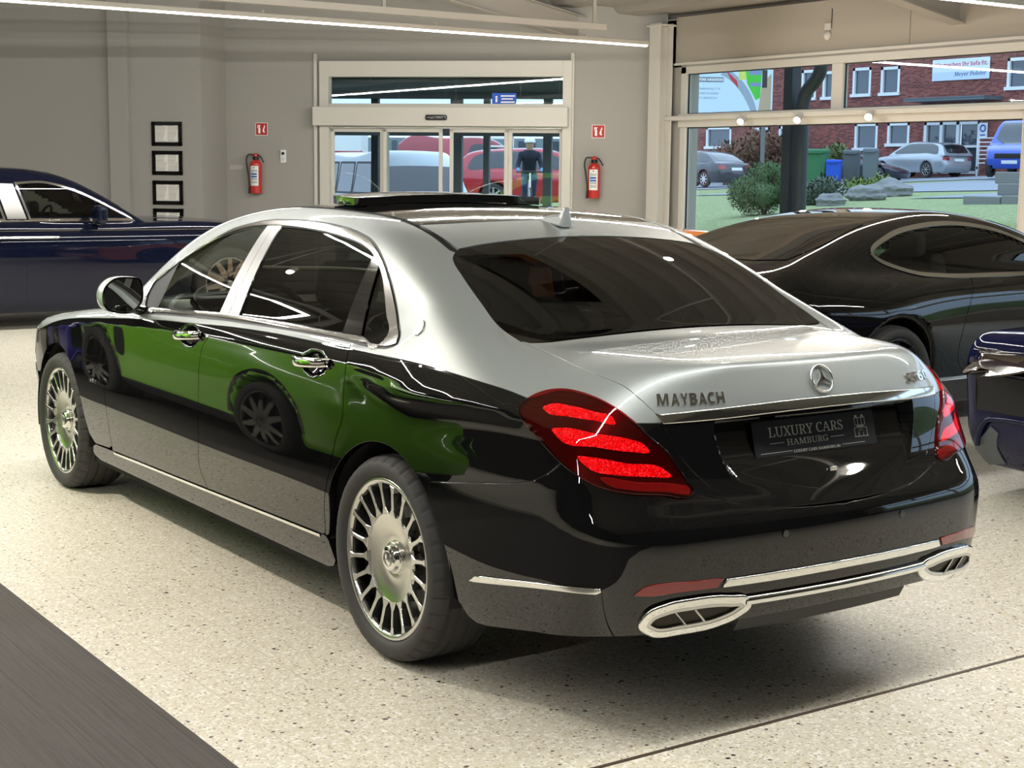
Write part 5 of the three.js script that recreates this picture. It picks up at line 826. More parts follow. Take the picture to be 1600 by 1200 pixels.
function plainCar(root, p, paint) {
  const f = carField(p), X0 = -Math.max(...p.rear.map((q) => q[1])) - 0.1, X1 = Math.max(...p.nose.map((q) => q[1])) + 0.1, H = Math.max(...p.roof.map((q) => q[1]), ...p.deck.map((q) => q[1])) + 0.08, W = Math.max(...p.plan.map((q) => q[1])) + 0.12;
  const open = (p.sideWindows || []).filter((w) => w.open).map((w) => shrink(smoothLoop(w.loop, 0.05), 0.012));
  part('body', shell(f, [X0, p.clear - 0.1, -W], [X1, H, W], p.cell || 0.035, open.length ? (x, y, z) => Math.abs(z) > 0.35 && open.some((l) => insideOf(l, x, y)) : null), paint, root);
  for (const w of p.sideWindows || []) {
    const loop = smoothLoop(w.loop, 0.03), gl = panel(f, sideChart, loop, { cell: w.cell || 0.06, lift: w.open ? -0.004 : 0.004, depth: 0 }), mat = w.mat || M.carGlass;
    part('side_window', gl, mat, root); part('side_window', mirrorZ(gl), mat, root);
    if (w.trim) { const t = panel(f, sideChart, shrink(loop, -w.trim), { hole: shrink(loop, 0.004), cell: 0.06, lift: 0.006, depth: 0.01, round: 0.003 }); part('window_trim', t, w.trimMat || M.chromeTrim, root); part('window_trim', mirrorZ(t), w.trimMat || M.chromeTrim, root); }
  }
  for (const [name, loop, mat, label] of p.topPieces || []) part(name, panel(f, topChart, [...loop, ...loop.slice().reverse().map((q) => [q[0], -q[1]])], { cell: 0.06, lift: 0.004, depth: 0.006 }), mat, root, label);
  for (const [name, chart, loop, mat, opt, twin] of p.pieces || []) { const g = panel(f, chart, loop, { cell: 0.04, lift: 0.005, depth: 0.01, ...opt }); part(name, g, mat, root); if (twin) part(name, mirrorZ(g), mat, root); }
  for (const [x, R] of p.axles) for (const s of [-1, 1]) plainWheel(root, x, s * (p.track || 0.8), R, p.tyreW || 0.22, R * (p.rimShare || 0.68), p.spokes || 10, p.rimMat || M.polished);
  return f;
}
Object.assign(M, {
  carGlass: P({ color: lin(0.012, 0.016, 0.018), roughness: 0.03, clearcoat: 1 }), paintBlue: P({ color: lin(0.004, 0.006, 0.018), roughness: 0.03, ior: 1.42 }), paintGreen: P({ color: lin(0.26, 0.72, 0.02), roughness: 0.3, clearcoat: 1, clearcoatRoughness: 0.02 }),
  paintBlue2: P({ color: lin(0.006, 0.008, 0.05), roughness: 0.03, ior: 1.45 }), paintOrange: P({ color: lin(0.62, 0.16, 0.01), roughness: 0.3, clearcoat: 1 }), paintViolet: P({ color: lin(0.035, 0.022, 0.30), roughness: 0.3, clearcoat: 1 }), smokedLamp: P({ color: lin(0.05, 0.035, 0.025), roughness: 0.08, ior: 1.7 }), meshBlack: P({ color: lin(0.006, 0.006, 0.006), roughness: 0.6 }), coupeGlass: P({ color: lin(0.10, 0.09, 0.075), transmission: 1, roughness: 0, thickness: 0, ior: 1.52 }),
  tailRed: P({ color: lin(0.35, 0.01, 0.012), roughness: 0.15, clearcoat: 1 }), whitePaint: P({ color: lin(0.72, 0.76, 0.78), roughness: 0.3, clearcoat: 1 }),
});
// black coupe by the windows: x forward from its rear axle
{
  const car = thing('coupe_car', 'black two-door coupe with chrome-edged side window, parked by the shop windows', 'car', [3.03, 0, 3.84], -1.50);
  const win = [[0.02, 1.165], [0.25, 1.25], [0.6, 1.305], [1.0, 1.32], [1.4, 1.275], [1.8, 1.15], [2.1, 1.03], [1.95, 0.995, 1], [1.2, 1.0], [0.6, 1.015], [0.35, 1.04]];
  const p = {
    plan: [[-1.2, 0.78], [-0.8, 0.90], [-0.2, 0.965], [0.4, 0.955], [1.3, 0.945], [2.4, 0.955], [2.9, 0.955], [3.5, 0.88], [3.8, 0.78]], inset: [[0.1, 0.13], [0.25, 0.07], [0.4, 0.045], [0.6, 0.02], [0.75, 0.012], [0.88, 0.03], [0.97, 0.075], [1.05, 0.13]],
    hips: [[0.02, 0.70, 0.55, 0.20, 0.035], [2.85, 0.70, 0.5, 0.2, 0.02]], deck: [[-1.15, 0.99], [-0.8, 1.045], [-0.3, 1.05], [0.5, 1.02], [1.5, 0.995], [2.3, 0.975], [3.0, 0.90], [3.6, 0.78]], rear: [[0.2, 0.86], [0.35, 0.98], [0.55, 1.03], [0.75, 1.02], [0.9, 0.98], [1.0, 0.93]], nose: [[0.15, 3.55], [0.4, 3.72], [0.6, 3.74], [0.8, 3.66], [0.95, 3.5]],
    roof: [[-1.2, 0.90], [-0.75, 1.095], [-0.3, 1.225], [0.1, 1.325], [0.5, 1.39], [0.9, 1.42], [1.3, 1.40], [1.7, 1.32], [2.1, 1.17], [2.5, 0.98], [2.8, 0.82]], glassW: [[0.95, 0.80], [1.05, 0.765], [1.15, 0.725], [1.25, 0.67], [1.33, 0.60], [1.43, 0.49]], k: { join: 0.14, side: 0.13, roof: 0.16, crown: 0.06, back: 0.25, noseBow: 0.35, rearBow: 0.25 },
    clear: 0.16, belt: 0.9, axles: [[0, 0.362], [2.85, 0.362]], well: 0.60, track: 0.83, tyreW: 0.28, rimShare: 0.78, spokes: 10, rimMat: M.blackGloss, cell: 0.03,
    sideWindows: [{ loop: win, open: true, trim: 0.022, mat: M.glassFront, cell: 0.04 }],
    topPieces: [['rear_window', [[-0.70, 0], [-0.68, -0.35], [-0.60, -0.56], [-0.3, -0.57], [0.20, -0.49], [0.27, -0.3], [0.30, 0]], M.coupeGlass], ['windscreen', [[1.62, 0], [1.58, -0.4], [1.54, -0.52], [2.1, -0.66], [2.3, -0.5], [2.42, 0]], M.carGlass]],
    pieces: [['sill_strip', sideChart, [[0.5, 0.335], [0.5, 0.355], [2.3, 0.34], [2.3, 0.32]], M.chrome, { lift: 0.008 }, true], ['door_panel', sideChart, smoothLoop([[0.90, 0.99, 1], [0.72, 0.75], [0.70, 0.45], [0.78, 0.37, 1], [2.0, 0.37, 1], [2.08, 0.5], [2.05, 0.93, 1]], 0.05), M.blackPaint, { lift: 0.002, depth: 0.006 }, true]],
  };
  const f = plainCar(car, p, M.blackPaint);
  for (const z of [-0.36, 0.36]) { part('front_seat', [new RoundedBoxGeometry(0.16, 0.62, 0.5, 4, 0.06).rotateZ(0.3).translate(0.95, 0.83, z), new RoundedBoxGeometry(0.1, 0.18, 0.26, 3, 0.04).translate(0.84, 1.17, z)], M.leatherDark, car); }
  part('steering_wheel', new THREE.TorusGeometry(0.18, 0.016, 10, 32).rotateY(Math.PI / 2).rotateZ(-0.4).translate(1.75, 0.92, -0.36), M.leatherDark, car);
  part('dashboard', box(0.4, 0.14, 1.3, 2.05, 0.90, 0, 0.05), M.leatherDark, car);
  const mg = new THREE.SphereGeometry(1, 20, 14).scale(0.09, 0.075, 0.11); for (const s of [-1, 1]) part('door_mirror', mg.clone().translate(1.85, 1.03, s * 1.0), M.blackPaint, car);
}

// dark blue limousine by the left wall, nose towards the windows
{
  const car = thing('limousine_car', 'dark blue tall limousine with chrome window line, behind the sedan on the left', 'car', [12.12, 0, -0.05], -Math.PI / 2);
  const wF = [[1.42, 1.115, 1], [1.33, 1.465, 1], [1.60, 1.475], [1.83, 1.425], [2.15, 1.28], [2.47, 1.11, 1]], wR = [[1.15, 1.115, 1], [1.07, 1.47, 1], [0.6, 1.475], [0.25, 1.44], [0.02, 1.36], [0.10, 1.115, 1]];
  const p = {
    plan: [[-1.3, 0.84], [-0.9, 0.93], [0, 0.985], [1.6, 0.99], [3.2, 0.985], [3.8, 0.95], [4.3, 0.86]], inset: [[0.1, 0.09], [0.25, 0.035], [0.4, 0.018], [0.6, 0.006], [0.8, 0.0], [0.94, 0.012], [1.0, 0.03], [1.06, 0.065], [1.12, 0.11]], deck: [[-1.3, 1.02], [-0.8, 1.13], [0, 1.13], [1.2, 1.105], [2.4, 1.095], [3.0, 1.11], [3.8, 1.06], [4.3, 0.98]], rear: [[0.2, 1.10], [0.5, 1.25], [0.8, 1.26], [1.0, 1.20], [1.1, 1.12]], nose: [[0.2, 4.30], [0.5, 4.42], [0.8, 4.43], [1.0, 4.38], [1.1, 4.3]],
    roof: [[-1.0, 1.0], [-0.6, 1.26], [-0.2, 1.48], [0.2, 1.59], [0.7, 1.635], [1.2, 1.64], [1.6, 1.615], [1.9, 1.53], [2.2, 1.38], [2.5, 1.20], [2.9, 0.95]], glassW: [[1.0, 0.90], [1.1, 0.875], [1.25, 0.82], [1.4, 0.76], [1.52, 0.69], [1.62, 0.58]], k: { join: 0.03, roof: 0.12, side: 0.05, noseBow: 0.1, rearBow: 0.12, crown: 0.05 }, clear: 0.17, belt: 1.0, axles: [[0, 0.40], [3.55, 0.40]], well: 0.62, track: 0.84, tyreW: 0.25, rimShare: 0.72, spokes: 11, cell: 0.04,
    sideWindows: [{ loop: wF, open: true, trim: 0.018, mat: M.glassFront, cell: 0.05 }, { loop: wR, open: true, trim: 0.018, mat: M.glassTint, cell: 0.05 }], topPieces: [['windscreen', [[1.72, 0], [1.70, -0.5], [1.75, -0.6], [2.40, -0.74], [2.55, -0.5], [2.62, 0]], M.carGlass], ['rear_window', [[-0.55, 0], [-0.52, -0.5], [0.0, -0.52], [0.05, 0]], M.carGlass]],
    pieces: [['belt_strip', sideChart, [[-0.2, 1.085], [-0.2, 1.098], [2.50, 1.10], [2.50, 1.088]], M.chrome, { lift: 0.008 }, true], ['side_strip', sideChart, [[-0.9, 0.995], [-0.9, 1.003], [3.9, 0.997], [3.9, 0.989]], M.chrome, { lift: 0.008 }, true], ['pillar_cover', sideChart, [[1.19, 1.115], [1.11, 1.47], [1.29, 1.465], [1.38, 1.115]], M.satin, { lift: 0.006 }, true], ['door_handle', sideChart, [[0.98, 0.918], [0.98, 0.944], [1.66, 0.940], [1.66, 0.914]], M.chrome, { lift: 0.03, depth: 0.03 }, true], ['front_door', sideChart, smoothLoop([[1.335, 1.08, 1], [1.335, 0.3, 1], [2.60, 0.3, 1], [2.62, 1.08, 1]], 0.06), M.paintBlue, { lift: 0.002, depth: 0.004 }, true]],
  };
  plainCar(car, p, M.paintBlue);
  for (const z of [-0.4, 0.4]) part('front_seat', [new RoundedBoxGeometry(0.18, 0.7, 0.55, 4, 0.07).rotateZ(0.25).translate(1.35, 0.85, z), new RoundedBoxGeometry(0.1, 0.2, 0.28, 3, 0.04).translate(1.25, 1.28, z)], M.leatherDark, car);
  part('dashboard', box(0.4, 0.2, 1.5, 2.3, 0.98, 0, 0.06), M.leatherDark, car); part('steering_wheel', new THREE.TorusGeometry(0.18, 0.015, 10, 32).rotateY(Math.PI / 2).rotateZ(-0.4).translate(1.95, 1.05, -0.4), M.leatherDark, car);
  const mg = new RoundedBoxGeometry(0.11, 0.19, 0.24, 4, 0.05); for (const s of [-1, 1]) { part('door_mirror', mg.clone().translate(2.05, 1.16, s * 1.12), M.paintBlue, car); part('mirror_arm', box(0.08, 0.05, 0.2, 2.07, 1.08, s * 0.97, 0.02), M.blackGloss, car); }
}
// low wedge-shaped sports cars; the first is built, the others are copies in other paint
{
  const p = {
    plan: [[-1.1, 0.962], [-0.6, 0.975], [0, 0.985], [0.7, 0.95], [1.6, 0.93], [2.4, 0.955], [2.9, 0.94], [3.4, 0.82]], inset: [[0.1, 0.06], [0.2, 0.03], [0.35, 0.02], [0.5, 0.006], [0.65, 0.006], [0.78, 0.04], [0.9, 0.12]], hips: [[0.0, 0.66, 0.5, 0.16, 0.02]], deck: [[-1.0, 0.87], [-0.5, 0.89], [0.3, 0.88], [0.9, 0.80], [1.7, 0.72], [2.5, 0.70], [3.1, 0.55], [3.5, 0.40]], rear: [[0.15, 0.84], [0.3, 0.94], [0.45, 0.955], [0.6, 0.965], [0.74, 0.975], [0.85, 0.95]], nose: [[0.12, 3.42], [0.3, 3.52], [0.45, 3.46], [0.6, 3.3]],
    roof: [[-0.9, 0.78], [-0.3, 0.92], [0.3, 1.07], [0.8, 1.15], [1.2, 1.16], [1.6, 1.08], [2.0, 0.90], [2.4, 0.70]], glassW: [[0.65, 0.86], [0.78, 0.82], [0.9, 0.73], [1.02, 0.62], [1.13, 0.46]], k: { join: 0.03, side: 0.05, roof: 0.07, back: 0.10, front: 0.12, rearBow: 0.04, noseBow: 0.35 }, clear: 0.12, belt: 0.66, axles: [[0, 0.345], [2.62, 0.335]], well: 0.6, track: 0.83, tyreW: 0.29, rimShare: 0.74, spokes: 10, rimMat: M.blackGloss, cell: 0.032,
    sideWindows: [{ loop: [[0.55, 0.95], [0.85, 1.06], [1.2, 1.075], [1.55, 0.98], [1.98, 0.80], [1.7, 0.765, 1], [0.8, 0.82, 1]], cell: 0.06 }], topPieces: [['windscreen', [[1.42, 0], [1.38, -0.44], [1.46, -0.52], [2.05, -0.70], [2.25, -0.4], [2.3, 0]], M.carGlass], ['engine_cover', [[-0.7, 0], [-0.66, -0.38], [0.3, -0.36], [0.5, -0.3], [0.52, 0]], M.blackGloss]],
    pieces: [['tail_lamp', backChart, [[-0.85, 0.745], [-0.84, 0.757], [-0.70, 0.756], [-0.55, 0.750], [-0.40, 0.735], [-0.36, 0.715], [-0.46, 0.685], [-0.56, 0.665], [-0.64, 0.655], [-0.72, 0.668], [-0.79, 0.70]], M.smokedLamp, { lift: 0.004, cell: 0.03 }, true], ['rear_mesh', backChart, [[-0.86, 0.44], [-0.86, 0.64], [-0.6, 0.63], [0.6, 0.63], [0.86, 0.64], [0.86, 0.44]], M.meshBlack, { lift: 0.006, cell: 0.06 }, false], ['lower_panel', backChart, [[-0.857, 0.135], [-0.905, 0.222], [-0.756, 0.362], [-0.71, 0.335], [-0.743, 0.246], [-0.73, 0.165]], M.steelGrey, { lift: 0.008, cell: 0.05 }, true], ['side_intake', sideChart, smoothLoop([[0.45, 0.70], [0.62, 0.66], [0.8, 0.45], [0.7, 0.32], [0.5, 0.45]], 0.05), M.dark, { lift: 0.004, cell: 0.06 }, true], ['sill_blade', sideChart, [[0.45, 0.15], [0.45, 0.24], [2.15, 0.22], [2.15, 0.15]], M.blackGloss, { lift: 0.006, cell: 0.1 }, true], ['headlamp', topChart, smoothLoop([[2.75, -0.80], [3.1, -0.72], [3.2, -0.5], [2.95, -0.58]], 0.05), M.headlight, { cell: 0.06 }, true]],
  };
  const first = thing('sports_car', 'dark blue low sports car at the right edge, beside the sedan tail', 'car', [-0.06, 0, 4.02], -Math.PI / 2, 'wedge-shaped sports cars'); plainCar(first, p, M.paintBlue2);
  for (const s of [-1, 1]) part('diffuser_edge', [tube([[-0.90, 0.25, s * 0.865], [-0.93, 0.31, s * 0.835], [-0.945, 0.392, s * 0.78], [-0.945, 0.408, s * 0.70], [-0.95, 0.412, s * 0.2]], 0.016, 8, 40)], M.paintBlue2, first);
  const again = (label, x, z, turn, mat) => { const c = first.clone(); c.name = numbered('sports_car'); c.position.set(x, 0, z); c.rotation.y = turn; c.userData = { label, category: 'car', group: 'wedge-shaped sports cars' }; c.traverse((o) => { if (o.isMesh && o.material === M.paintBlue2) o.material = mat; }); scene.add(c); };
  again('orange low sports car behind the black coupe', 6.15, 4.35, -Math.PI / 2, M.paintOrange); again('violet blue low sports car, mirrored in the sedan front wing', 8.7, -3.3, 0.03, M.paintViolet);
}

// tall green sport utility car beside the sedan, out of the picture but mirrored in its doors
{
  const car = thing('utility_car', 'bright green tall sport utility car, seen mirrored in the sedan doors', 'car', [3.35, 0, -3.12], 0.02);
  plainCar(car, {
    plan: [[-1.05, 0.86], [-0.6, 0.95], [0, 0.99], [1.5, 0.965], [2.9, 0.985], [3.5, 0.93], [3.95, 0.78]], inset: [[0.2, 0.07], [0.35, 0.03], [0.55, 0.012], [0.72, 0.0], [0.86, 0.006], [0.98, 0.03], [1.08, 0.08], [1.18, 0.14]], hips: [[0, 0.85, 0.5, 0.2, 0.025], [3.0, 0.80, 0.5, 0.2, 0.025]],
    deck: [[-1.0, 1.14], [-0.4, 1.17], [0.6, 1.13], [2.2, 1.08], [3.0, 1.02], [3.6, 0.90], [3.95, 0.74]], rear: [[0.3, 0.95], [0.6, 1.05], [0.9, 1.0], [1.15, 0.9]], nose: [[0.2, 3.80], [0.45, 4.0], [0.7, 3.98], [0.9, 3.82], [1.05, 3.55]], roof: [[-1.0, 1.16], [-0.6, 1.34], [0, 1.52], [0.7, 1.62], [1.3, 1.63], [1.8, 1.54], [2.3, 1.28], [2.7, 1.02]], glassW: [[1.0, 0.88], [1.1, 0.86], [1.25, 0.79], [1.4, 0.72], [1.55, 0.62], [1.65, 0.52]],
    clear: 0.24, belt: 0.98, axles: [[0, 0.39], [3.0, 0.39]], well: 0.62, track: 0.85, tyreW: 0.29, rimShare: 0.74, spokes: 10, rimMat: M.blackGloss, cell: 0.045, k: { join: 0.04, side: 0.06, roof: 0.09, back: 0.12, front: 0.16, noseBow: 0.22 },
    sideWindows: [{ loop: [[-0.35, 1.22], [0.1, 1.40], [0.7, 1.49], [1.3, 1.49], [1.75, 1.38], [2.3, 1.13], [2.0, 1.095, 1], [0.6, 1.14]], cell: 0.06 }], topPieces: [['windscreen', [[1.72, 0], [1.7, -0.55], [2.3, -0.7], [2.48, -0.4], [2.52, 0]], M.carGlass]],
    pieces: [['headlamp', sideChart, smoothLoop([[3.30, 0.80], [3.55, 0.81], [3.68, 0.74], [3.52, 0.69]], 0.03), M.headlight, { cell: 0.03, lift: 0.006 }, true], ['front_intake', sideChart, smoothLoop([[3.50, 0.42], [3.52, 0.58], [3.74, 0.60], [3.72, 0.42]], 0.03), M.dark, { cell: 0.04 }, true], ['wing_vent', sideChart, smoothLoop([[2.42, 0.60], [2.40, 0.82], [2.50, 0.86], [2.52, 0.62]], 0.03), M.dark, { cell: 0.03 }, true], ['arch_cladding', sideChart, [...arc(3.0, 0.39, 0.50, Math.PI, 0, 30), ...arc(3.0, 0.39, 0.425, 0, Math.PI, 30)], M.blackGloss, { cell: 0.05, lift: 0.004, depth: 0.006 }, true], ['arch_cladding', sideChart, [...arc(0, 0.39, 0.50, Math.PI, 0, 30), ...arc(0, 0.39, 0.425, 0, Math.PI, 30)], M.blackGloss, { cell: 0.05, lift: 0.004, depth: 0.006 }, true], ['sill_cladding', sideChart, [[0.46, 0.25], [0.46, 0.36], [2.54, 0.36], [2.54, 0.25]], M.blackGloss, { cell: 0.1 }, true]],
  }, M.paintGreen);
}
// ---------- outdoors: a lawn and a street that lie about a metre above the showroom floor ----------
const groundY = (x, z) => 0.81 - 0.03 * x + 0.04 * z;
const outY = (x, z) => { const side = sstep(-1.5, 1.5, (x - 11.4) * 0.614 - (z - 9.8) * 0.779), d = Math.max(z - 9.95, (x + z - 21.4) * K2), a = sstep(0.4, 1.6, d), b = sstep(6, 12, d); return -0.05 + (groundY(x, z) + 0.05) * (a + (b - a) * side); };
{
  const noise = (c1, c2, n, s) => canvas(512, 512, (g) => { g.fillStyle = c1; g.fillRect(0, 0, 512, 512); for (let i = 0; i < n; i++) { g.fillStyle = c2[Math.floor(rnd() * c2.length)]; g.fillRect(rnd() * 512, rnd() * 512, 1 + rnd() * s, 1 + rnd() * s); } });
  const lawnT = noise('#84905c', ['#6f8248', '#97a06e', '#a3a57c', '#66784a', '#adab86', '#7d9054'], 9000, 6), tarT = noise('#8a8f96', ['#7d8289', '#969ba1', '#83888f', '#9a9ea3'], 6000, 3);
  const sheet = (inside, lift, step, mat, name, label) => {
    const pos = [], uv = [], idx = [], at = new Map(), key = (x, z) => Math.round(x * 100) + ',' + Math.round(z * 100);
    const vtx = (x, z) => { const k = key(x, z); if (!at.has(k)) { at.set(k, pos.length / 3); pos.push(x, outY(x, z) + lift, z); uv.push(x / 4, z / 4); } return at.get(k); };
    for (let x = -12; x < 110; x += step) for (let z = 4; z < 110; z += step) if (inside(x + step / 2, z + step / 2)) idx.push(vtx(x, z), vtx(x, z + step), vtx(x + step, z + step), vtx(x, z), vtx(x + step, z + step), vtx(x + step, z));
    const g = new THREE.BufferGeometry(); g.setAttribute('position', new THREE.Float32BufferAttribute(pos, 3)); g.setAttribute('uv', new THREE.Float32BufferAttribute(uv, 2)); g.setIndex(idx); g.computeVertexNormals(); const m = struct(name, g, mat, label); return m;
  };
  const outside = (x, z) => z > 10.2 || (x + z > 22.0 && x > 11.5);
  const road = (x, z) => x + z > 74 + (x > 30 ? 0 : 0) && z > 30 || (z > 27 && x < 31) || (z > 22 && x < 18);
  sheet((x, z) => outside(x, z), 0, 1, P({ map: lawnT, roughness: 1 }), 'lawn', 'grass strip outside the shop windows');
  sheet((x, z) => outside(x, z) && road(x, z), 0.02, 1, P({ map: tarT, roughness: 0.9 }), 'street', 'grey asphalt yard outside');
}
// vestibule in front of the sliding door
{
  const d = (w, h, t, x, y, z) => inEnt(box(w, h, t, x, y, z)), v = struct('vestibule_frame', [d(5.2, 0.38, 0.14, 3.5, 2.37, 3.2), d(5.2, 0.10, 0.14, 3.5, 2.80, 3.2)], M.steelGrey, 'grey steel frame of the porch');
  for (const [x, w] of [[6.0, 0.13], [4.84, 0.11], [3.53, 0.18], [3.05, 0.09], [2.09, 0.13], [1.0, 0.13]]) part('post', d(w, 2.85, 0.13, x, 1.42, 3.2), x === 4.84 ? M.steelDark : M.steelGrey, v);
  part('upper_pane', d(5.0, 0.19, 0.01, 3.5, 2.655, 3.2), M.pane, v); part('porch_side', d(0.02, 2.75, 3.0, 6.05, 1.42, 1.7), M.pane, v);
  struct('porch_roof', [d(5.6, 0.35, 3.0, 3.5, 3.02, 1.85)], M.porch, 'dark porch ceiling');
  struct('porch_floor', [d(6.4, 0.1, 4.0, 3.0, -0.05, 2.3)], M.stone);
  const sg = thing('blue_notice', 'small blue and white notice stuck on the glass above the door', 'sign'); const t = canvas(256, 128, (g) => { g.fillStyle = '#1257c8'; g.fillRect(0, 0, 256, 128); g.fillStyle = '#fff'; g.beginPath(); g.arc(46, 42, 12, 0, 7); g.fill(); g.fillRect(36, 56, 20, 44); g.fillRect(92, 24, 150, 14); g.fillRect(100, 56, 120, 14); g.fillRect(92, 90, 150, 16); });
  const pg = new THREE.BoxGeometry(0.33, 0.155, 0.002); pg.rotateY(Math.PI); inEnt(pg.translate(2.16, 2.60, -0.004)); part('print', pg, P({ map: t, roughness: 0.5 }), sg);
}
// brick house across the yard, wall face at z = 50
{
  const bt = canvas(1024, 1024, (g) => { g.fillStyle = '#8a6a62'; g.fillRect(0, 0, 1024, 1024); const c = ['#7a3f38', '#87463d', '#6d3833', '#8d5046', '#743a36', '#954f45', '#633431']; for (let r = 0; r < 64; r++) for (let k = -1; k < 20; k++) { g.fillStyle = c[Math.floor(rnd() * 7)]; g.fillRect(k * 52 + (r % 2) * 26, r * 16, 49, 13); } });
  const brick = P({ map: bt, roughness: 0.95 }), uvBox = (g) => { const p = g.attributes.position, u = g.attributes.uv; for (let i = 0; i < p.count; i++) u.setXY(i, (p.getX(i) + p.getZ(i)) / 4.9, p.getY(i) / 4.9); return g; };
  const b = thing('brick_house', 'red brick office house across the yard with white framed windows', 'building', [42, 0, 50]);
  const holes = [[45.07, 46.19, 5.2, 6.5], [43.37, 44.49, 5.2, 6.46], [48.5, 49.47, 5.14, 6.55], [47.36, 48.08, 5.13, 6.43], [44.54, 45.94, 2.76, 3.99], [42.68, 43.97, 2.94, 3.98], [38.8, 41.85, 1.74, 3.99], [54.3, 56.2, 2.9, 4.0], [51.5, 52.8, 2.79, 3.9], [49.6, 50.9, 2.8, 3.95], [52.2, 53.4, 5.2, 6.5], [36.2, 37.6, 5.2, 6.5], [55.0, 56.2, 5.2, 6.5], [33.0, 34.3, 5.2, 6.5]];
  const cols = [...new Set([30, 62, ...holes.flatMap((h) => [h[0], h[1]])])].sort((p, q) => p - q), wall = [];
  for (let i = 0; i < cols.length - 1; i++) { const a = cols[i], c = cols[i + 1], m = (a + c) / 2, cut = holes.filter((h) => h[0] < m && h[1] > m).sort((p, q) => p[2] - q[2]); let y = 1.2; for (const h of cut) { wall.push(uvBox(box(c - a, h[2] - y, 0.4, m - 42, (y + h[2]) / 2, 0.2))); y = h[3]; } wall.push(uvBox(box(c - a, 9 - y, 0.4, m - 42, (y + 9) / 2, 0.2))); }
  part('brick_wall', wall, brick, b);
  for (const [x0, x1, y0, y1] of holes.filter((h) => h[0] !== 38.8)) { const w = x1 - x0, h = y1 - y0, cx = (x0 + x1) / 2 - 42, cy = (y0 + y1) / 2, f = part('window', [box(w, 0.13, 0.12, cx, y1 - 0.065, 0.06), box(w + 0.1, 0.14, 0.2, cx, y0 + 0.05, 0.0), box(0.13, h, 0.12, cx - w / 2 + 0.065, cy, 0.06), box(0.13, h, 0.12, cx + w / 2 - 0.065, cy, 0.06)], M.white, b); part('pane', box(w - 0.2, h - 0.2, 0.03, cx, cy, 0.12), M.winGlass, f); }
  const dr = part('entrance_door', [box(3.05, 0.16, 0.14, -1.675, 3.91, 0.05), ...[38.87, 40.0, 40.9, 41.78].map((x) => box(0.16, 2.25, 0.14, x - 42, 2.86, 0.05)), box(3.05, 0.10, 0.1, -1.675, 2.9, 0.05), box(3.05, 0.12, 0.14, -1.675, 1.8, 0.05)], M.white, b);
  for (const x of [39.43, 40.45, 41.34]) part('pane', box(0.9, 2.0, 0.03, x - 42, 2.85, 0.12), M.winGlass, dr);
  part('door_canopy', [box(4.3, 0.10, 1.2, -2.1, 4.85, -0.6), box(4.3, 0.05, 1.25, -2.1, 4.93, -0.6)], M.steelGrey, b); part('eaves', box(32, 0.5, 0.9, 4, 9.2, 0), M.porch, b);
  const bt2 = canvas(512, 160, (g) => { g.fillStyle = '#dfe9f2'; g.fillRect(0, 0, 512, 160); g.fillStyle = '#c8d9ea'; g.fillRect(0, 96, 512, 64); g.fillStyle = '#c02a2a'; g.font = 'bold 42px sans-serif'; g.fillText('Wir machen Ihr Sofa fit.', 16, 58); g.fillStyle = '#2a3f6d'; g.font = 'italic bold 40px serif'; g.fillText('Meyer Polster', 200, 130); });
  const ban = new THREE.BoxGeometry(3.04, 0.9, 0.03); part('banner', ban.rotateY(Math.PI).translate(-2.03, 6.16, -0.05), P({ map: bt2, roughness: 0.6 }), b, 'pale blue banner with red lettering');
  const nt = thing('wall_notice', 'small white notice with blue roundel beside the far glass door', 'sign', [38.61, 3.57, 49.93]); part('board', box(0.44, 0.62, 0.03), M.white, nt); part('roundel', [new THREE.TorusGeometry(0.13, 0.03, 8, 24).translate(0, 0.08, -0.02), box(0.26, 0.05, 0.02, 0, -0.2, -0.02)], P({ color: lin(0.03, 0.08, 0.4), roughness: 0.5 }), nt);
  // low grey house left of the entrance view
  const gh = thing('grey_house', 'low grey rendered building seen through the glass entrance door', 'building'); part('wall', inEnt(box(14, 3.2, 0.4, 11.0, 1.2, 34)), M.render, gh);
  for (const [s0, s1, y0, y1] of [[12.67, 12.84, 2.25, 2.6], [12.24, 12.43, 2.25, 2.6], [11.6, 12.08, 2.14, 2.6], [10.5, 10.7, 2.2, 2.6], [7.6, 8.2, 2.1, 2.6], [6.5, 7.0, 2.1, 2.6], [4.6, 5.1, 2.1, 2.6]]) part('window', inEnt(box(s1 - s0, y1 - y0, 0.1, (s0 + s1) / 2, (y0 + y1) / 2 + 0.1, 33.8)), M.winGlass, gh);
}
// steel post and rain pipe just outside the window
single('steel_post', box(0.15, 3.4, 0.15, 10.0, 1.7, 10.7), M.steelDark, 'square dark steel post outside the window, left of the rain pipe', 'post');
single('rain_pipe', tube([[9.80, -0.1, 10.7], [9.80, 1.2, 10.7], [9.80, 2.2, 10.7], [9.80, 2.50, 10.7], [9.74, 2.68, 10.7], [9.60, 2.80, 10.7], [9.52, 2.92, 10.7], [9.50, 3.10, 10.7], [9.50, 3.5, 10.7]], 0.085, 16, 60), M.steelDark, 'dark rain pipe with a swan-neck bend outside the window', 'pipe');
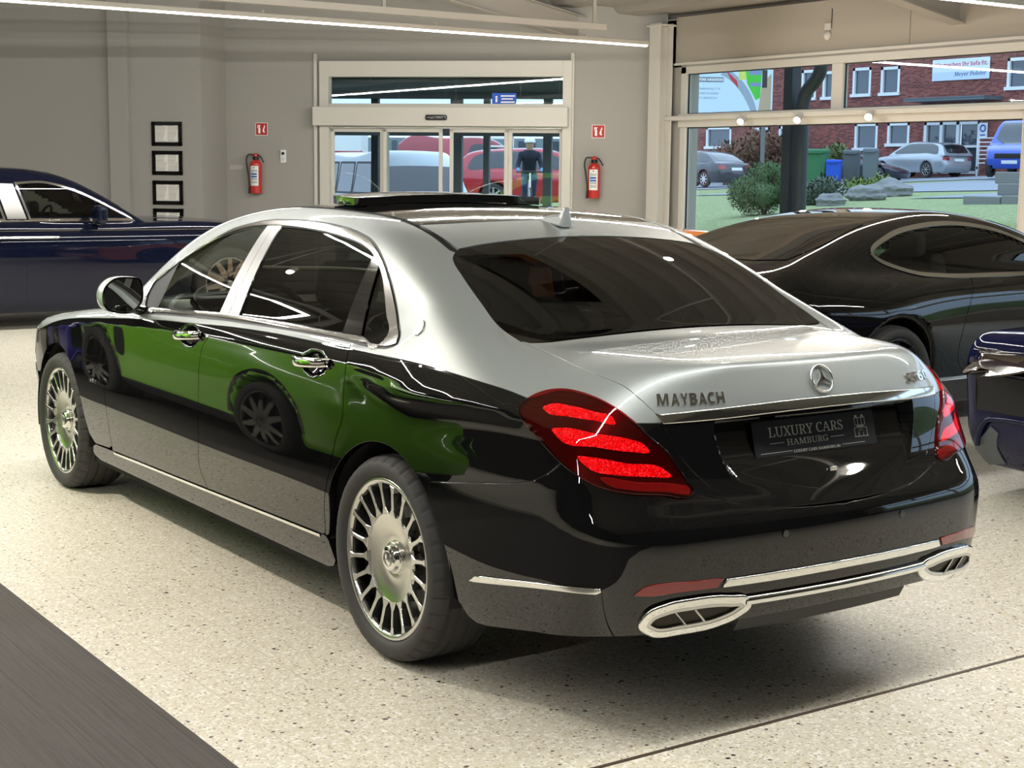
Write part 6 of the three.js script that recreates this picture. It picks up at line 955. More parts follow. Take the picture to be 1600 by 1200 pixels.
// advertising board high behind the window
{
  const t = canvas(1024, 512, (g) => {
    g.fillStyle = '#cfe0f2'; g.fillRect(0, 0, 1024, 512); g.fillStyle = '#9aa6b4'; g.beginPath(); g.moveTo(470, 0); g.bezierCurveTo(640, 60, 800, 260, 850, 512); g.lineTo(780, 512); g.bezierCurveTo(700, 300, 560, 120, 400, 60); g.fill();
    g.fillStyle = '#d4d96a'; g.fillRect(620, 0, 90, 120); g.fillStyle = '#46c23a'; g.beginPath(); g.moveTo(700, 0); g.lineTo(900, 0); g.lineTo(880, 330); g.lineTo(830, 360); g.lineTo(720, 160); g.fill(); g.fillStyle = '#7c8fb4'; g.fillRect(740, 0, 150, 60); g.fillRect(760, 150, 130, 46);
    g.fillStyle = '#b9a184'; g.beginPath(); g.moveTo(900, 160); g.lineTo(1010, 40); g.lineTo(1010, 512); g.lineTo(860, 512); g.fill(); g.fillStyle = '#2b2d30'; g.fillRect(900, 0, 60, 210); g.fillStyle = '#c4323a'; g.beginPath(); g.moveTo(470, 10); g.lineTo(600, 130); g.lineTo(620, 220); g.lineTo(520, 110); g.fill();
    g.fillStyle = '#6d7480'; g.fillRect(40, 90, 400, 60); g.fillStyle = '#fff'; g.font = 'bold 46px sans-serif'; g.fillText('TIGER FORK HANDWERK', 44, 136, 390); g.fillStyle = '#23407f'; g.font = 'bold 84px sans-serif'; g.fillText('ck', 30, 290); g.fillStyle = '#45536b'; g.font = '36px sans-serif'; g.fillText('Gewerbering 12-14', 150, 240, 250); g.fillText('22869 Schenefeld', 150, 295, 230); g.fillText('Tel. 040 830 34 4', 150, 350, 220);
  });
  const a = thing('advertising_board', 'large pale advertising board with lettering above the parked grey sedan', 'billboard', [21.5, 3.45, 20.05], -2.169);
  part('board', box(1.92, 0.96, 0.08), M.white, a); const pr = new THREE.PlaneGeometry(1.9, 0.94); pr.translate(0, 0, 0.042); part('print', pr, P({ map: t, roughness: 0.6 }), a);
  for (const x of [-0.8, 0.8]) part('leg', box(0.08, 2.6, 0.08, x, -1.7, -0.09), M.steelGrey, a);
}
// plants, bins, stones
function shrub(name, label, x, z, r, h, col, n, leaf, tall = 0) {
  const y = outY(x, z), s = thing(name, label, 'bush', [x, y - 0.03, z]), pos = [], nor = [], blobs = Array.from({ length: 16 }, () => [(rnd() - 0.5) * 1.3 * r, h * (0.25 + rnd() * 0.55), (rnd() - 0.5) * 1.3 * r, r * (0.34 + rnd() * 0.25)]);
  for (let i = 0; i < n; i++) { const b = blobs[i % 16], u = rnd() * 2 - 1, a = rnd() * 6.283, q = Math.sqrt(1 - u * u), d = [q * Math.cos(a), u, q * Math.sin(a)], k = b[3] * (0.65 + 0.4 * rnd()), c = [b[0] + d[0] * k, Math.max(0.02, b[1] + d[1] * k * 1.05), b[2] + d[2] * k], t = nrm([rnd() - 0.5, rnd() - 0.3 + tall, rnd() - 0.5]), w = nrm(crs(t, d)); const L = leaf * (0.7 + rnd() * 0.7), P3 = (e, g) => pos.push(c[0] + t[0] * e + w[0] * g + d[0] * e * 0.4, c[1] + t[1] * e + w[1] * g + d[1] * e * 0.4, c[2] + t[2] * e + w[2] * g + d[2] * e * 0.4); P3(-L, 0); P3(0, L * 0.45); P3(0, -L * 0.45); P3(0, L * 0.45); P3(L, 0); P3(0, -L * 0.45); for (let m = 0; m < 6; m++) nor.push(...d); }
  const g = new THREE.BufferGeometry(); g.setAttribute('position', new THREE.Float32BufferAttribute(pos, 3)); g.setAttribute('normal', new THREE.Float32BufferAttribute(nor, 3));
  part('foliage', g, P({ color: col, roughness: 0.9, side: THREE.DoubleSide }), s); part('stem', [0, 1, 2, 3].map((k) => tube([[0, 0, 0], [Math.cos(k * 1.6) * r * 0.3, h * 0.4, Math.sin(k * 1.6) * r * 0.3], [Math.cos(k * 1.6) * r * 0.5, h * 0.75, Math.sin(k * 1.6) * r * 0.5]], 0.025, 6, 8)), P({ color: lin(0.08, 0.05, 0.03), roughness: 1 }), s);
}
shrub('evergreen_shrub', 'bushy dark green conifer shrub on the lawn left of the post', 14.85, 14.9, 0.52, 0.96, lin(0.085, 0.15, 0.055), 26000, 0.022, 0.3);
shrub('bare_bush', 'reddish brown bare bush beside the parked grey sedan', 45.3, 43.5, 1.7, 2.1, lin(0.16, 0.075, 0.045), 5000, 0.11);
shrub('round_bush', 'small grey-green round bush right of the post', 17.7, 19.1, 0.45, 0.50, lin(0.10, 0.13, 0.09), 3500, 0.04); shrub('hedge_bush', 'tall green hedge bush in front of the brick house window', 49.6, 48.0, 0.9, 2.3, lin(0.05, 0.11, 0.04), 4000, 0.12); shrub('low_bush', 'low yellow-green ground bush behind the boulders', 21.6, 24.9, 0.6, 0.35, lin(0.16, 0.22, 0.05), 3500, 0.05); shrub('container_bush', 'olive bush between the green container and the dark sports car', 36.9, 39.3, 0.5, 1.75, lin(0.14, 0.16, 0.06), 3000, 0.1);
{
  const rock = (x, z, r, label) => { const g = new THREE.IcosahedronGeometry(r, 3), p = g.attributes.position; for (let i = 0; i < p.count; i++) { const v = [p.getX(i), p.getY(i), p.getZ(i)], k = 1 + 0.18 * Math.sin(v[0] * 5 / r + x) * Math.cos(v[2] * 4 / r) + 0.08 * Math.sin(v[1] * 9 / r + z); p.setXYZ(i, v[0] * k * 1.3, v[1] * k * 0.62, v[2] * k); } g.computeVertexNormals(); g.translate(x, outY(x, z) + r * 0.30, z); single('boulder', g, M.stone, label, 'stone', 'boulders on the lawn'); };
  rock(18.6, 21.4, 0.36, 'grey boulder beside the small round bush'); rock(20.2, 23.9, 0.42, 'wide grey boulder left of the low stone wall'); rock(16.9, 18.6, 0.26, 'small grey boulder nearest the steel post');
  const w = thing('stone_wall', 'low grey block wall along the yard, lower right of the window', 'wall', [0, 0, 0]);
  for (let r = 0; r < 3; r++) for (let k = 0; k < 11; k++) { const x = 13.4 - k * 0.82 - (r % 2) * 0.4, z = 18.9 + r * 0.42; part('block', box(0.80, 0.21, 0.4, x, outY(x, 18.9) + 0.03 + r * 0.215, z, 0.02), M.stone, w); }
}
{
  const bin = (name, label, x, z, w, h, d, mat, wheeled, turn = 0.6) => { const b = thing(name, label, 'bin', [x, outY(x, z) + 0.02, z], turn); const g = new THREE.CylinderGeometry(0.7071, 0.62, 1, 4, 1).rotateY(Math.PI / 4).scale(w, h * 0.86, d).translate(0, h * 0.43 + 0.06, 0); part('body', g.toNonIndexed(), mat, b).geometry.computeVertexNormals(); part('lid', new RoundedBoxGeometry(w * 1.06, h * 0.14, d * 1.08, 3, h * 0.06).translate(0, h * 0.93, 0), mat, b); for (const s of [-1, 1]) part('wheel', cyl(0.08, 0.08, 0.05, s * w * 0.4, 0.08, d * 0.42, 14, 'x'), M.rubber, b); part('handle', box(w * 0.8, 0.04, 0.06, 0, h * 0.9, -d * 0.58), mat, b); };
  bin('refuse_container', 'large green wheeled refuse container with rounded lid', 35.3, 36.8, 0.85, 1.30, 0.85, M.binGreen); bin('waste_bin', 'bright blue waste bin right of the green container', 34.5, 36.9, 0.50, 0.90, 0.50, M.binBlue); bin('waste_bin', 'dark grey waste bin right of the blue one', 34.9, 38.2, 0.55, 1.22, 0.55, M.binGrey); bin('waste_bin', 'tall pale grey cabinet bin at the right end of the bin row', 34.0, 38.2, 0.50, 1.25, 0.5, M.steelGrey);
  const rk = thing('notice_stand', 'white wire stand against the brick wall beside the blue van', 'stand', [37.6, groundY(37.6, 49), 48.9]); part('grid', [...[-0.4, 0.4].map((x) => box(0.05, 1.3, 0.05, x, 0.95, 0)), ...Array.from({ length: 7 }, (_, i) => box(0.8, 0.04, 0.04, 0, 0.55 + i * 0.17, 0))], M.white, rk); part('foot', [box(0.05, 0.4, 0.05, -0.4, 0.2, 0), box(0.05, 0.4, 0.05, 0.4, 0.2, 0)], M.white, rk);
}
// vehicles outdoors
{
  const base = { plan: [[-1.1, 0.74], [-0.7, 0.84], [0, 0.885], [1.4, 0.895], [2.7, 0.885], [3.2, 0.82], [3.6, 0.68]], inset: [[0.1, 0.10], [0.3, 0.04], [0.55, 0.008], [0.7, 0.004], [0.85, 0.03], [0.95, 0.07], [1.05, 0.13]], rear: [[0.2, 0.95], [0.4, 1.06], [0.6, 1.07], [0.8, 1.02], [0.95, 0.96], [1.1, 0.9]], nose: [[0.15, 3.48], [0.45, 3.62], [0.65, 3.58], [0.8, 3.45], [1.0, 3.2]], glassW: [[0.85, 0.82], [0.95, 0.80], [1.1, 0.735], [1.25, 0.66], [1.4, 0.57], [1.5, 0.48]], clear: 0.19, belt: 0.86, axles: [[0, 0.315], [2.7, 0.315]], well: 0.58, track: 0.76, tyreW: 0.2, spokes: 8, cell: 0.07, rimShare: 0.7 };
  const saloon = { ...base, deck: [[-1.1, 0.94], [-0.6, 0.99], [0, 0.98], [1, 0.95], [2.2, 0.92], [3.0, 0.84], [3.5, 0.70]], roof: [[-0.9, 0.86], [-0.5, 1.06], [-0.1, 1.26], [0.3, 1.39], [0.9, 1.455], [1.4, 1.44], [1.8, 1.30], [2.2, 1.08], [2.6, 0.84]], sideWindows: [{ loop: [[-0.18, 1.04], [0.12, 1.26], [0.45, 1.355], [0.95, 1.385], [1.35, 1.35], [1.7, 1.20], [2.0, 1.0], [1.9, 0.965, 1], [0.9, 0.985], [0.1, 1.0]], cell: 0.1 }], topPieces: [['rear_window', [[-0.55, 0], [-0.5, -0.5], [-0.42, -0.56], [0.10, -0.50], [0.14, 0]], M.carGlass], ['windscreen', [[1.5, 0], [1.48, -0.48], [2.05, -0.6], [2.2, 0]], M.carGlass]], pieces: [['tail_lamp', backChart, [[-0.78, 0.70], [-0.78, 0.86], [-0.52, 0.86], [-0.50, 0.70]], M.tailRed, { cell: 0.06, lift: 0.012 }, true], ['number_plate', backChart, [[-0.26, 0.66], [-0.26, 0.77], [0.26, 0.77], [0.26, 0.66]], M.white, { cell: 0.1, lift: 0.014 }, false]] };
  const estate = { ...saloon, roof: [[-1.2, 0.86], [-0.95, 1.02], [-0.75, 1.26], [-0.5, 1.40], [0, 1.46], [0.9, 1.50], [1.4, 1.46], [1.8, 1.31], [2.2, 1.08], [2.6, 0.84]], sideWindows: [{ loop: [[-0.62, 1.02], [-0.48, 1.26], [-0.2, 1.36], [0.45, 1.40], [0.95, 1.40], [1.35, 1.36], [1.7, 1.20], [2.0, 1.0], [1.9, 0.965, 1], [0.9, 0.985], [0.1, 1.0]], cell: 0.1 }], topPieces: [['rear_window', [[-0.98, 0], [-0.95, -0.5], [-0.90, -0.58], [-0.66, -0.54], [-0.62, 0]], M.carGlass], saloon.topPieces[1]] };
  const coupe = { ...saloon, deck: [[-1.1, 0.86], [-0.5, 0.94], [0.3, 0.92], [1.4, 0.86], [2.4, 0.80], [3.1, 0.66], [3.5, 0.52]], roof: [[-1.0, 0.82], [-0.5, 0.99], [0, 1.16], [0.5, 1.26], [1.0, 1.29], [1.4, 1.23], [1.8, 1.04], [2.2, 0.84]], belt: 0.78, sideWindows: [{ loop: [[0.05, 1.0], [0.4, 1.16], [0.9, 1.22], [1.3, 1.17], [1.75, 0.93], [1.6, 0.88, 1], [0.5, 0.93]], cell: 0.1 }], glassW: [[0.75, 0.80], [0.85, 0.78], [1.0, 0.70], [1.15, 0.60], [1.3, 0.45]], topPieces: [['windscreen', [[1.25, 0], [1.22, -0.42], [1.75, -0.6], [1.95, 0]], M.carGlass]], pieces: [['headlamp', { ...topChart }, [[3.0, -0.72], [3.25, -0.66], [3.3, -0.48], [3.1, -0.46], [2.95, -0.58]], M.headlight, { cell: 0.06 }, true]] };
  const box4 = { ...base, plan: [[-1.0, 0.80], [-0.7, 0.86], [0, 0.88], [2.6, 0.88], [3.1, 0.85], [3.5, 0.80]], clear: 0.28, axles: [[0, 0.39], [2.85, 0.39]], k: { side: 0.05, back: 0.08, front: 0.08, roof: 0.07, crown: 0.04, rearBow: 0.04, noseBow: 0.05 }, rear: [[0.3, 0.86], [0.5, 0.90], [1.2, 0.90], [1.6, 0.88]], nose: [[0.3, 3.5], [0.6, 3.58], [0.9, 3.58], [1.15, 3.55]], inset: [[0.2, 0.05], [0.4, 0.01], [0.7, 0], [1.0, 0.01], [1.2, 0.03], [1.4, 0.06]], belt: 1.1, cell: 0.06 };
  const offroad = { ...box4, deck: [[-0.9, 1.22], [0, 1.22], [1.9, 1.22], [2.1, 1.20], [3.4, 1.14]], roof: [[-1.0, 1.70], [-0.75, 1.93], [-0.4, 1.97], [1.0, 1.97], [1.45, 1.95], [1.62, 1.80], [1.95, 1.24], [2.3, 0.7]], glassW: [[1.0, 0.87], [1.2, 0.84], [1.5, 0.78], [1.8, 0.73], [1.97, 0.69]], sideWindows: [[-0.72, 0.05], [0.13, 0.72], [0.80, 1.52]].map(([a, b]) => ({ loop: [[a, 1.30, 1], [a + 0.02, 1.78, 1], [b - (b > 1 ? 0.16 : 0.02), 1.78, 1], [b, 1.30, 1]], trim: 0.03, trimMat: M.seal, cell: 0.1 })), topPieces: [['windscreen', [[1.66, 0], [1.66, -0.60], [1.90, -0.66], [1.90, 0]], M.carGlass]], pieces: [] };
  const van = { ...box4, plan: [[-1.0, 0.90], [-0.6, 0.95], [1, 0.96], [2.4, 0.95], [3.0, 0.88], [3.4, 0.75]], deck: [[-0.9, 1.25], [1.9, 1.22], [2.5, 1.15], [3.1, 1.0], [3.4, 0.85]], roof: [[-1.0, 1.75], [-0.75, 1.95], [0, 1.98], [1.4, 1.97], [1.9, 1.80], [2.4, 1.32], [2.8, 0.95], [3.1, 0.65]], glassW: [[1.0, 0.93], [1.2, 0.89], [1.5, 0.83], [1.8, 0.77], [1.98, 0.70]], nose: [[0.3, 3.3], [0.55, 3.42], [0.8, 3.38], [1.0, 3.25], [1.15, 3.1]], sideWindows: [{ loop: [[1.05, 1.22], [1.07, 1.70], [1.75, 1.70], [2.25, 1.28], [2.2, 1.2]], cell: 0.1 }], topPieces: [['windscreen', [[1.82, 0], [1.80, -0.64], [2.4, -0.72], [2.62, -0.4], [2.66, 0]], M.carGlass]], pieces: [['grille', frontChart, [[-0.5, 0.62], [-0.5, 0.78], [0.5, 0.78], [0.5, 0.62]], M.dark, { cell: 0.1, lift: 0.012 }, false], ['number_plate', frontChart, [[-0.26, 0.45], [-0.26, 0.56], [0.26, 0.56], [0.26, 0.45]], M.white, { cell: 0.1, lift: 0.016 }, false]] };
  const paint = (r, g, b, m = 0) => P({ color: lin(r, g, b), roughness: 0.3, metalness: m, clearcoat: 1, clearcoatRoughness: 0.05 });
  const park = (name, label, p, mat, x, z, turn) => plainCar(thing(name, label, 'car', [x, outY(x, z) + 0.02, z], turn), p, mat);
  park('parked_sedan', 'dark grey sedan parked on the lawn edge, tail lights to the right', saloon, paint(0.035, 0.038, 0.05, 0.3), 42.1, 38.4, -0.08);
  park('parked_estate', 'silver estate car parked before the brick house', estate, paint(0.42, 0.45, 0.48, 0.5), 39.2, 48.1, -0.12);
  park('parked_coupe', 'low dark sports car between the bins and the silver estate', coupe, paint(0.016, 0.016, 0.03, 0.2), 41.1, 43.2, -2.84);
  park('parked_offroader', 'black off-road car behind the green container', { ...saloon, axles: [[0, 0.36], [2.7, 0.36]], clear: 0.25, roof: saloon.roof.map(([x, y]) => [x, y + 0.28]), glassW: saloon.glassW.map(([y, z]) => [y + 0.2, z]), deck: saloon.deck.map(([x, y]) => [x, y + 0.16]), sideWindows: [], topPieces: [], pieces: [] }, paint(0.02, 0.02, 0.025), 46.0, 47.2, 0.3);
  park('delivery_van', 'bright blue delivery van cut off by the right window frame', van, paint(0.01, 0.06, 0.42), 30.4, 42.6, 1.98);
  park('white_offroader', 'white boxy off-road car outside the glass entrance', offroad, paint(0.62, 0.72, 0.78), 19.5, 10.0, 3.07);
  park('red_car', 'red hatchback behind the cyclist', estate, paint(0.42, 0.012, 0.02), 27.5, 17.8, -2.17);
  park('red_van', 'red van with a ladder rack outside the entrance', van, paint(0.30, 0.012, 0.02), 33.6, 19.8, -2.17);
  { const l = thing('ladder_rack', 'white ladder rack hung on the red van', 'rack', [31.3, groundY(31.3, 20.6), 20.55], -2.17); part('rail', [box(0.05, 1.5, 0.05, -0.34, 1.25, 0), box(0.05, 1.5, 0.05, 0.34, 1.25, 0)], M.white, l); for (let i = 0; i < 6; i++) part('rung', box(0.72, 0.05, 0.05, 0, 0.75 + i * 0.22, 0), M.white, l); }
  // banner truck seen through the left door pane
  const tk = thing('banner_van', 'white and red panel van behind the white off-road car', 'car', [38.2, 0.1, 17.6], 0.972); part('box_body', box(4.4, 1.9, 1.9, 0, 2.0, 0, 0.08), M.white, tk); part('red_band', box(4.42, 0.32, 1.92, 0, 1.95, 0, 0.05), M.tailRed, tk); { const g = lettering('MOSOLF', 0.34, 0.01); g.rotateY(Math.PI); g.translate(0.9, 2.5, -0.962); part('lettering', g, M.steelGrey, tk); } for (const x of [-1.4, 1.4]) part('wheel', cyl(0.36, 0.36, 0.25, x, 1.0, -0.8, 20, 'z'), M.rubber, tk);
}
// cyclist
{
  const cap = (p, a, b, r0, r1) => { const d = [b[0] - a[0], b[1] - a[1], b[2] - a[2]], q = [p[0] - a[0], p[1] - a[1], p[2] - a[2]], t = Math.max(0, Math.min(1, dot3(q, d) / dot3(d, d))); return Math.hypot(q[0] - d[0] * t, q[1] - d[1] * t, q[2] - d[2] * t) - (r0 + (r1 - r0) * t); };
  const x = 23.75, z = 16.25, P0 = [x, groundY(x, z) - 0.14, z], turn = Math.PI * 0.82;
  const bike = thing('bicycle', 'pale bicycle under the helmeted rider', 'bicycle', P0, turn);
  for (const u of [-0.5, 0.55]) { const t = new THREE.TorusGeometry(0.33, 0.018, 8, 36); t.translate(u, 0.35, 0); part('wheel', t, M.rubber, bike); part('spokes', Array.from({ length: 8 }, (_, i) => { const g = box(0.005, 0.64, 0.005); g.rotateZ(i * Math.PI / 8); g.translate(u, 0.35, 0); return g; }), M.satin, bike); }
  part('frame', [tube([[-0.5, 0.35, 0], [-0.12, 0.35, 0], [-0.22, 0.88, 0]], 0.018, 8, 16), tube([[-0.12, 0.35, 0], [0.36, 0.85, 0]], 0.02, 8), tube([[-0.19, 0.75, 0], [0.36, 0.88, 0]], 0.018, 8), tube([[0.55, 0.35, 0], [0.40, 0.8, 0], [0.36, 1.0, 0]], 0.018, 8), tube([[-0.5, 0.35, 0], [-0.2, 0.72, 0]], 0.012, 8)], M.white, bike); part('handlebar', tube([[0.28, 1.02, -0.3], [0.38, 1.04, 0], [0.28, 1.02, 0.3]], 0.015, 8), M.steelDark, bike); part('saddle', new RoundedBoxGeometry(0.26, 0.06, 0.14, 3, 0.03).translate(-0.24, 0.91, 0), M.leatherDark, bike);
  const per = thing('person', 'person in a dark jacket and white helmet sitting on the pale bicycle', 'person', P0, turn);
  const bodyF = (X, Y, Z) => {
    const p = [X, Y, Math.abs(Z)]; let d = cap(p, [-0.20, 1.0, 0], [0.02, 1.38, 0], 0.15, 0.165); const j = (e, k) => { d = smin(d, e, k); };
    j(cap(p, [0.02, 1.38, 0.06], [0.03, 1.40, 0.17], 0.11, 0.075), 0.08); j(cap(p, [0.04, 1.42, 0], [0.07, 1.53, 0], 0.06, 0.055), 0.05); j(cap(p, [0.085, 1.60, 0], [0.10, 1.68, 0], 0.085, 0.095), 0.04); j(cap(p, [0.17, 1.62, 0], [0.185, 1.605, 0], 0.018, 0.014), 0.02);
    j(cap(p, [0.03, 1.40, 0.19], [0.12, 1.17, 0.26], 0.058, 0.046), 0.05); j(cap(p, [0.12, 1.17, 0.26], [0.30, 1.07, 0.26], 0.045, 0.034), 0.03); j(cap(p, [0.30, 1.07, 0.26], [0.36, 1.05, 0.25], 0.04, 0.03), 0.02);
    j(cap(p, [-0.20, 0.98, 0.09], [0.16, Z < 0 ? 0.86 : 0.72, 0.11], 0.09, 0.065), 0.07); j(Z < 0 ? cap(p, [0.16, 0.86, 0.11], [-0.02, 0.50, 0.11], 0.062, 0.045) : cap(p, [0.16, 0.72, 0.11], [-0.04, 0.28, 0.11], 0.062, 0.045), 0.03); j(Z < 0 ? cap(p, [-0.02, 0.46, 0.11], [0.12, 0.45, 0.11], 0.042, 0.032) : cap(p, [-0.04, 0.23, 0.11], [0.10, 0.21, 0.11], 0.042, 0.032), 0.03);
    return d;
  };
  const g = shell(bodyF, [-0.45, 0.1, -0.4], [0.5, 1.85, 0.4], 0.022), pp = g.attributes.position, col = new Float32Array(pp.count * 3);
  for (let i = 0; i < pp.count; i++) { const X = pp.getX(i), Y = pp.getY(i), c = Y > 1.51 ? [0.45, 0.28, 0.2] : (X > 0.285 && Y > 1.0 && Y < 1.12) ? [0.12, 0.3, 0.45] : Y > 0.98 ? [0.012, 0.014, 0.03] : Y > 0.5 || X < 0.03 ? [0.03, 0.05, 0.11] : [0.02, 0.02, 0.02]; col.set(c, i * 3); }
  g.setAttribute('color', new THREE.BufferAttribute(col, 3)); part('body', g, P({ vertexColors: true, roughness: 0.85 }), per);
  part('helmet', [new THREE.SphereGeometry(0.125, 24, 14, 0, 6.2832, 0, 1.75).scale(1.15, 0.95, 0.98).translate(0.09, 1.685, 0), box(0.05, 0.012, 0.16, 0.235, 1.68, 0, 0.005)], M.white, per);
}
// ---------- things on the walls ----------
const onEnt = (s, y, d = 0) => { const p = V(s, y, d).applyMatrix4(ENT.matrixWorld); return [p.x, p.y, p.z]; }, ENTTURN = Math.PI / 4 + Math.PI;   // things that face into the room
const signTex = canvas(256, 256, (g) => { g.fillStyle = '#f2eee6'; g.fillRect(0, 0, 256, 256); g.fillStyle = '#b5201c'; g.fillRect(8, 8, 240, 240); g.fillStyle = '#fff'; g.fillRect(58, 96, 44, 120); g.fillRect(66, 60, 28, 30); g.fillRect(44, 48, 60, 16); g.fillRect(40, 48, 12, 60); g.beginPath(); g.moveTo(190, 40); g.bezierCurveTo(235, 90, 150, 120, 205, 200); g.bezierCurveTo(150, 220, 140, 150, 165, 120); g.bezierCurveTo(170, 90, 185, 80, 190, 40); g.fill(); });
const extTex = canvas(256, 384, (g) => { g.fillStyle = '#e6e8e6'; g.fillRect(0, 0, 256, 384); g.fillStyle = '#333'; g.fillRect(110, 20, 36, 22); for (const y of [80, 104, 240, 262, 300, 322]) g.fillRect(40, y, 176, 9); g.fillStyle = '#1b5fae'; g.fillRect(30, 140, 180, 34); g.fillRect(30, 190, 180, 34); });
M.extRed = P({ color: lin(0.52, 0.02, 0.012), roughness: 0.3, clearcoat: 1 });
function extinguisher(label, s) {
  const e = thing('fire_extinguisher', label, 'extinguisher', onEnt(s, 1.30, -0.095), ENTTURN, 'wall extinguishers');
  part('cylinder', new THREE.LatheGeometry([[0, 0], [0.07, 0], [0.082, 0.018], [0.082, 0.40], [0.075, 0.43], [0.05, 0.455], [0.036, 0.465]].map((q) => new THREE.Vector2(...q)), 32), M.extRed, e);
  part('neck', cyl(0.04, 0.042, 0.045, 0, 0.485, 0), M.seal, e); part('head', new THREE.SphereGeometry(0.042, 20, 12).scale(1, 0.75, 1).translate(0, 0.525, 0), M.extRed, e);
  part('lever', tube([[0.02, 0.53, 0.02], [0.06, 0.52, 0.02], [0.12, 0.43, 0.02]], 0.009, 8), M.seal, e); part('hose', tube([[-0.03, 0.535, 0.02], [-0.10, 0.53, 0.03], [-0.125, 0.46, 0.03], [-0.11, 0.33, 0.03], [-0.09, 0.2, 0.04], [-0.085, 0.08, 0.04]], 0.012, 10), M.rubber, e); part('nozzle', cyl(0.018, 0.012, 0.10, -0.085, 0.05, 0.04, 12), M.seal, e);
  const lb = new THREE.CylinderGeometry(0.0828, 0.0828, 0.27, 24, 1, true, -0.75, 1.5); lb.translate(0, 0.245, 0); part('print', lb, P({ map: extTex, roughness: 0.5 }), e); part('tag', box(0.03, 0.10, 0.004, -0.10, 0.15, 0.0), P({ color: lin(0.6, 0.5, 0.12), roughness: 0.6 }), e); part('bracket', box(0.06, 0.30, 0.02, 0, 0.3, -0.085), M.extRed, e);
}
extinguisher('red fire extinguisher on the wall left of the sliding door', 5.62); extinguisher('red fire extinguisher on the wall right of the sliding door', 0.92);
for (const [s, y, label] of [[5.565, 2.185, 'red fire extinguisher sign left of the sliding door'], [0.885, 2.18, 'red fire extinguisher sign right of the sliding door']]) { const t = thing('safety_sign', label, 'sign', onEnt(s, y, -0.004), ENTTURN, 'extinguisher signs'); part('plate', box(0.175, 0.175, 0.004), M.white, t); part('print', new THREE.PlaneGeometry(0.17, 0.17).translate(0, 0, 0.0025), P({ map: signTex, roughness: 0.5 }), t); }
{ const k = thing('key_switch', 'small white key switch on the wall beside the left extinguisher', 'switch', onEnt(5.25, 1.815, -0.015), ENTTURN); part('body', box(0.08, 0.18, 0.03, 0, 0, 0, 0.006), M.white, k); part('key_barrel', cyl(0.02, 0.02, 0.02, 0, 0.04, 0.02, 16, 'z'), M.dark, k); part('key_slot', box(0.01, 0.05, 0.01, 0, -0.04, 0.016), M.satin, k); const l = thing('wall_label', 'faint small grey label strip at the wall corner', 'label', onEnt(5.94, 1.66, -0.002), ENTTURN); part('strip', box(0.19, 0.06, 0.003), P({ color: lin(0.48, 0.46, 0.42), roughness: 0.8 }), l); }
{
  const rows = (k) => canvas(256, 192, (g) => { g.fillStyle = '#efede4'; g.fillRect(0, 0, 256, 192); for (let c = 0; c < 2; c++) for (let i = 0; i < 13; i++) { const v = 150 + ((i * 7 + k * 13 + c * 5) % 40); g.fillStyle = `rgb(${v},${v},${v - 4})`; g.fillRect(16 + c * 118, 14 + i * 13, 70 + ((i * 31 + k * 17) % 34), 5); } });
  const names = ['topmost framed certificate in the column of four', 'second framed certificate from the top', 'third framed certificate from the top', 'lowest framed certificate, half hidden by the limousine'];
  [2.092, 1.707, 1.312, 0.94].forEach((y, i) => { const p = V(0.487, y, -0.012).applyMatrix4(PIC), t = thing('picture_frame', names[i], 'picture frame', [p.x, p.y, p.z], ENTTURN, 'framed certificates'); part('frame', [box(0.43, 0.05, 0.022, 0, 0.135, 0), box(0.43, 0.05, 0.022, 0, -0.135, 0), box(0.05, 0.32, 0.022, -0.19, 0, 0), box(0.05, 0.32, 0.022, 0.19, 0, 0)], M.blackGloss, t); part('certificate', box(0.36, 0.25, 0.006, 0, 0, -0.004), P({ map: rows(i), roughness: 0.4, clearcoat: 0.6 }), t); });
}
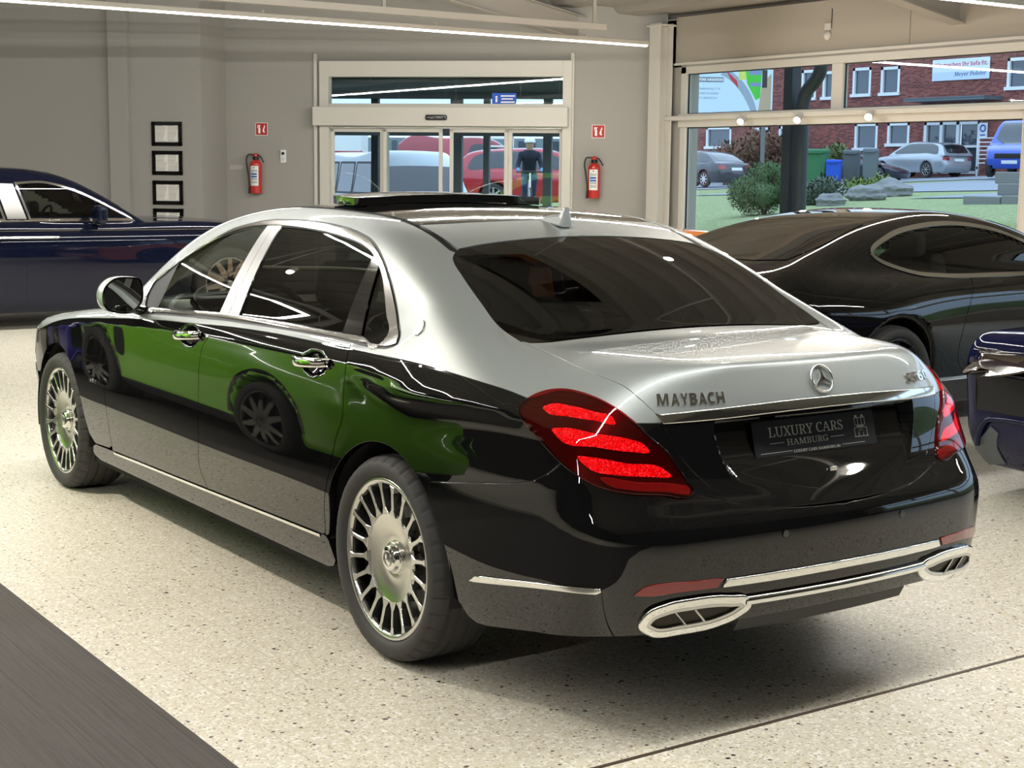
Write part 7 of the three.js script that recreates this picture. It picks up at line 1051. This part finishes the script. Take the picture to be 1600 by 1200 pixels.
// spot lamps on the window transom, detector on the bulkhead
{
  const spot = (label, [x, y, z], aim, cd, group) => {
    const g = thing('spot_lamp', label, 'lamp', [x, y, z], 0, group); part('rail_adapter', box(0.16, 0.03, 0.035, 0.05, 0.045, 0.02, 0.005), M.lampHousing, g); part('arm', cyl(0.012, 0.012, 0.05, 0, 0.03, 0, 10), M.lampHousing, g);
    const d = V(aim[0] - x, aim[1] - y, aim[2] - z).normalize(), q = new THREE.Quaternion().setFromUnitVectors(V(0, -1, 0), d), turn = (geo) => { geo.applyQuaternion(q); return geo; };
    part('head', turn(new THREE.LatheGeometry([[0.0, 0.07], [0.035, 0.07], [0.045, 0.05], [0.047, -0.06], [0.042, -0.06], [0.038, 0.0]].map((p) => new THREE.Vector2(...p)), 24)), M.lampHousing, g); part('lamp_disc', turn(cyl(0.040, 0.040, 0.006, 0, -0.045, 0, 24)), M.spotGlow, g);
    const l = new THREE.SpotLight(lin(1, 0.9, 0.78), cd, 0, 0.9, 0.6); l.name = 'spot_light'; l.position.set(d.x * 0.07, d.y * 0.07, d.z * 0.07); l.target.position.set(aim[0] - x, aim[1] - y, aim[2] - z); l.shadow.radius = 2; l.castShadow = true; g.add(l); g.add(l.target); l.target.name = 'aim';
  };
  const wr = 'spot lamps on the window rail', tr = 'spot lamps on the ceiling tracks';
  spot('left one of three small spot lamps on the window rail', [9.72, 2.30, 9.60], [8.0, 0, 6.0], SPOT, wr); spot('middle one of three small spot lamps on the window rail', [8.76, 2.30, 9.60], [7.0, 0, 6.2], SPOT, wr); spot('right one of three small spot lamps on the window rail', [7.66, 2.30, 9.60], [4.6, 0.2, 4.8], SPOT, wr);
  struct('lighting_track_left', [box(7.0, 0.04, 0.04, 4.0, 3.06, -2.75), ...[1, 4, 7].map((x) => box(0.015, 2.4, 0.015, x, 4.28, -2.75))], M.lampHousing); struct('lighting_track_right', [box(6.6, 0.04, 0.04, 0.2, 3.06, 2.55), ...[-2.5, 1, 3].map((x) => box(0.015, 1.9, 0.015, x, 4.0, 2.55))], M.lampHousing);
  spot('track spot above the right side of the two-tone sedan', [1.74, 2.99, 2.52], [0.6, 0.9, 0.3], TRACK * 0.6, tr); spot('track spot above the sedan door handles', [2.61, 2.99, -2.72], [1.2, 0.3, -1.3], TRACK * 2.4, tr); spot('track spot beside the one above the sedan doors', [2.95, 2.99, -2.75], [2.4, 0.3, -1.6], TRACK * 2, tr); spot('track spot above the green sports car nose', [6.37, 2.99, -2.75], [5.0, 0.3, -2.6], TRACK, tr); spot('track spot behind the sedan boot, over the joint strip', [-1.9, 2.99, 2.55], [-1.2, 0.3, 1.4], TRACK * 0.6, tr);
  const dt = thing('motion_detector', 'small white motion detector on the board above the window', 'detector', [8.47, 3.26, 9.735]); part('body', new RoundedBoxGeometry(0.10, 0.085, 0.03, 3, 0.01).translate(0, 0.07, 0), M.frame, dt); part('eye', new THREE.SphereGeometry(0.055, 20, 12).scale(1, 1, 0.7).translate(0, -0.03, -0.005), M.frame, dt); part('cable', box(0.008, 0.22, 0.008, -0.05, 0.16, 0.005), M.seal, dt);
}
renderer.render(scene, camera);
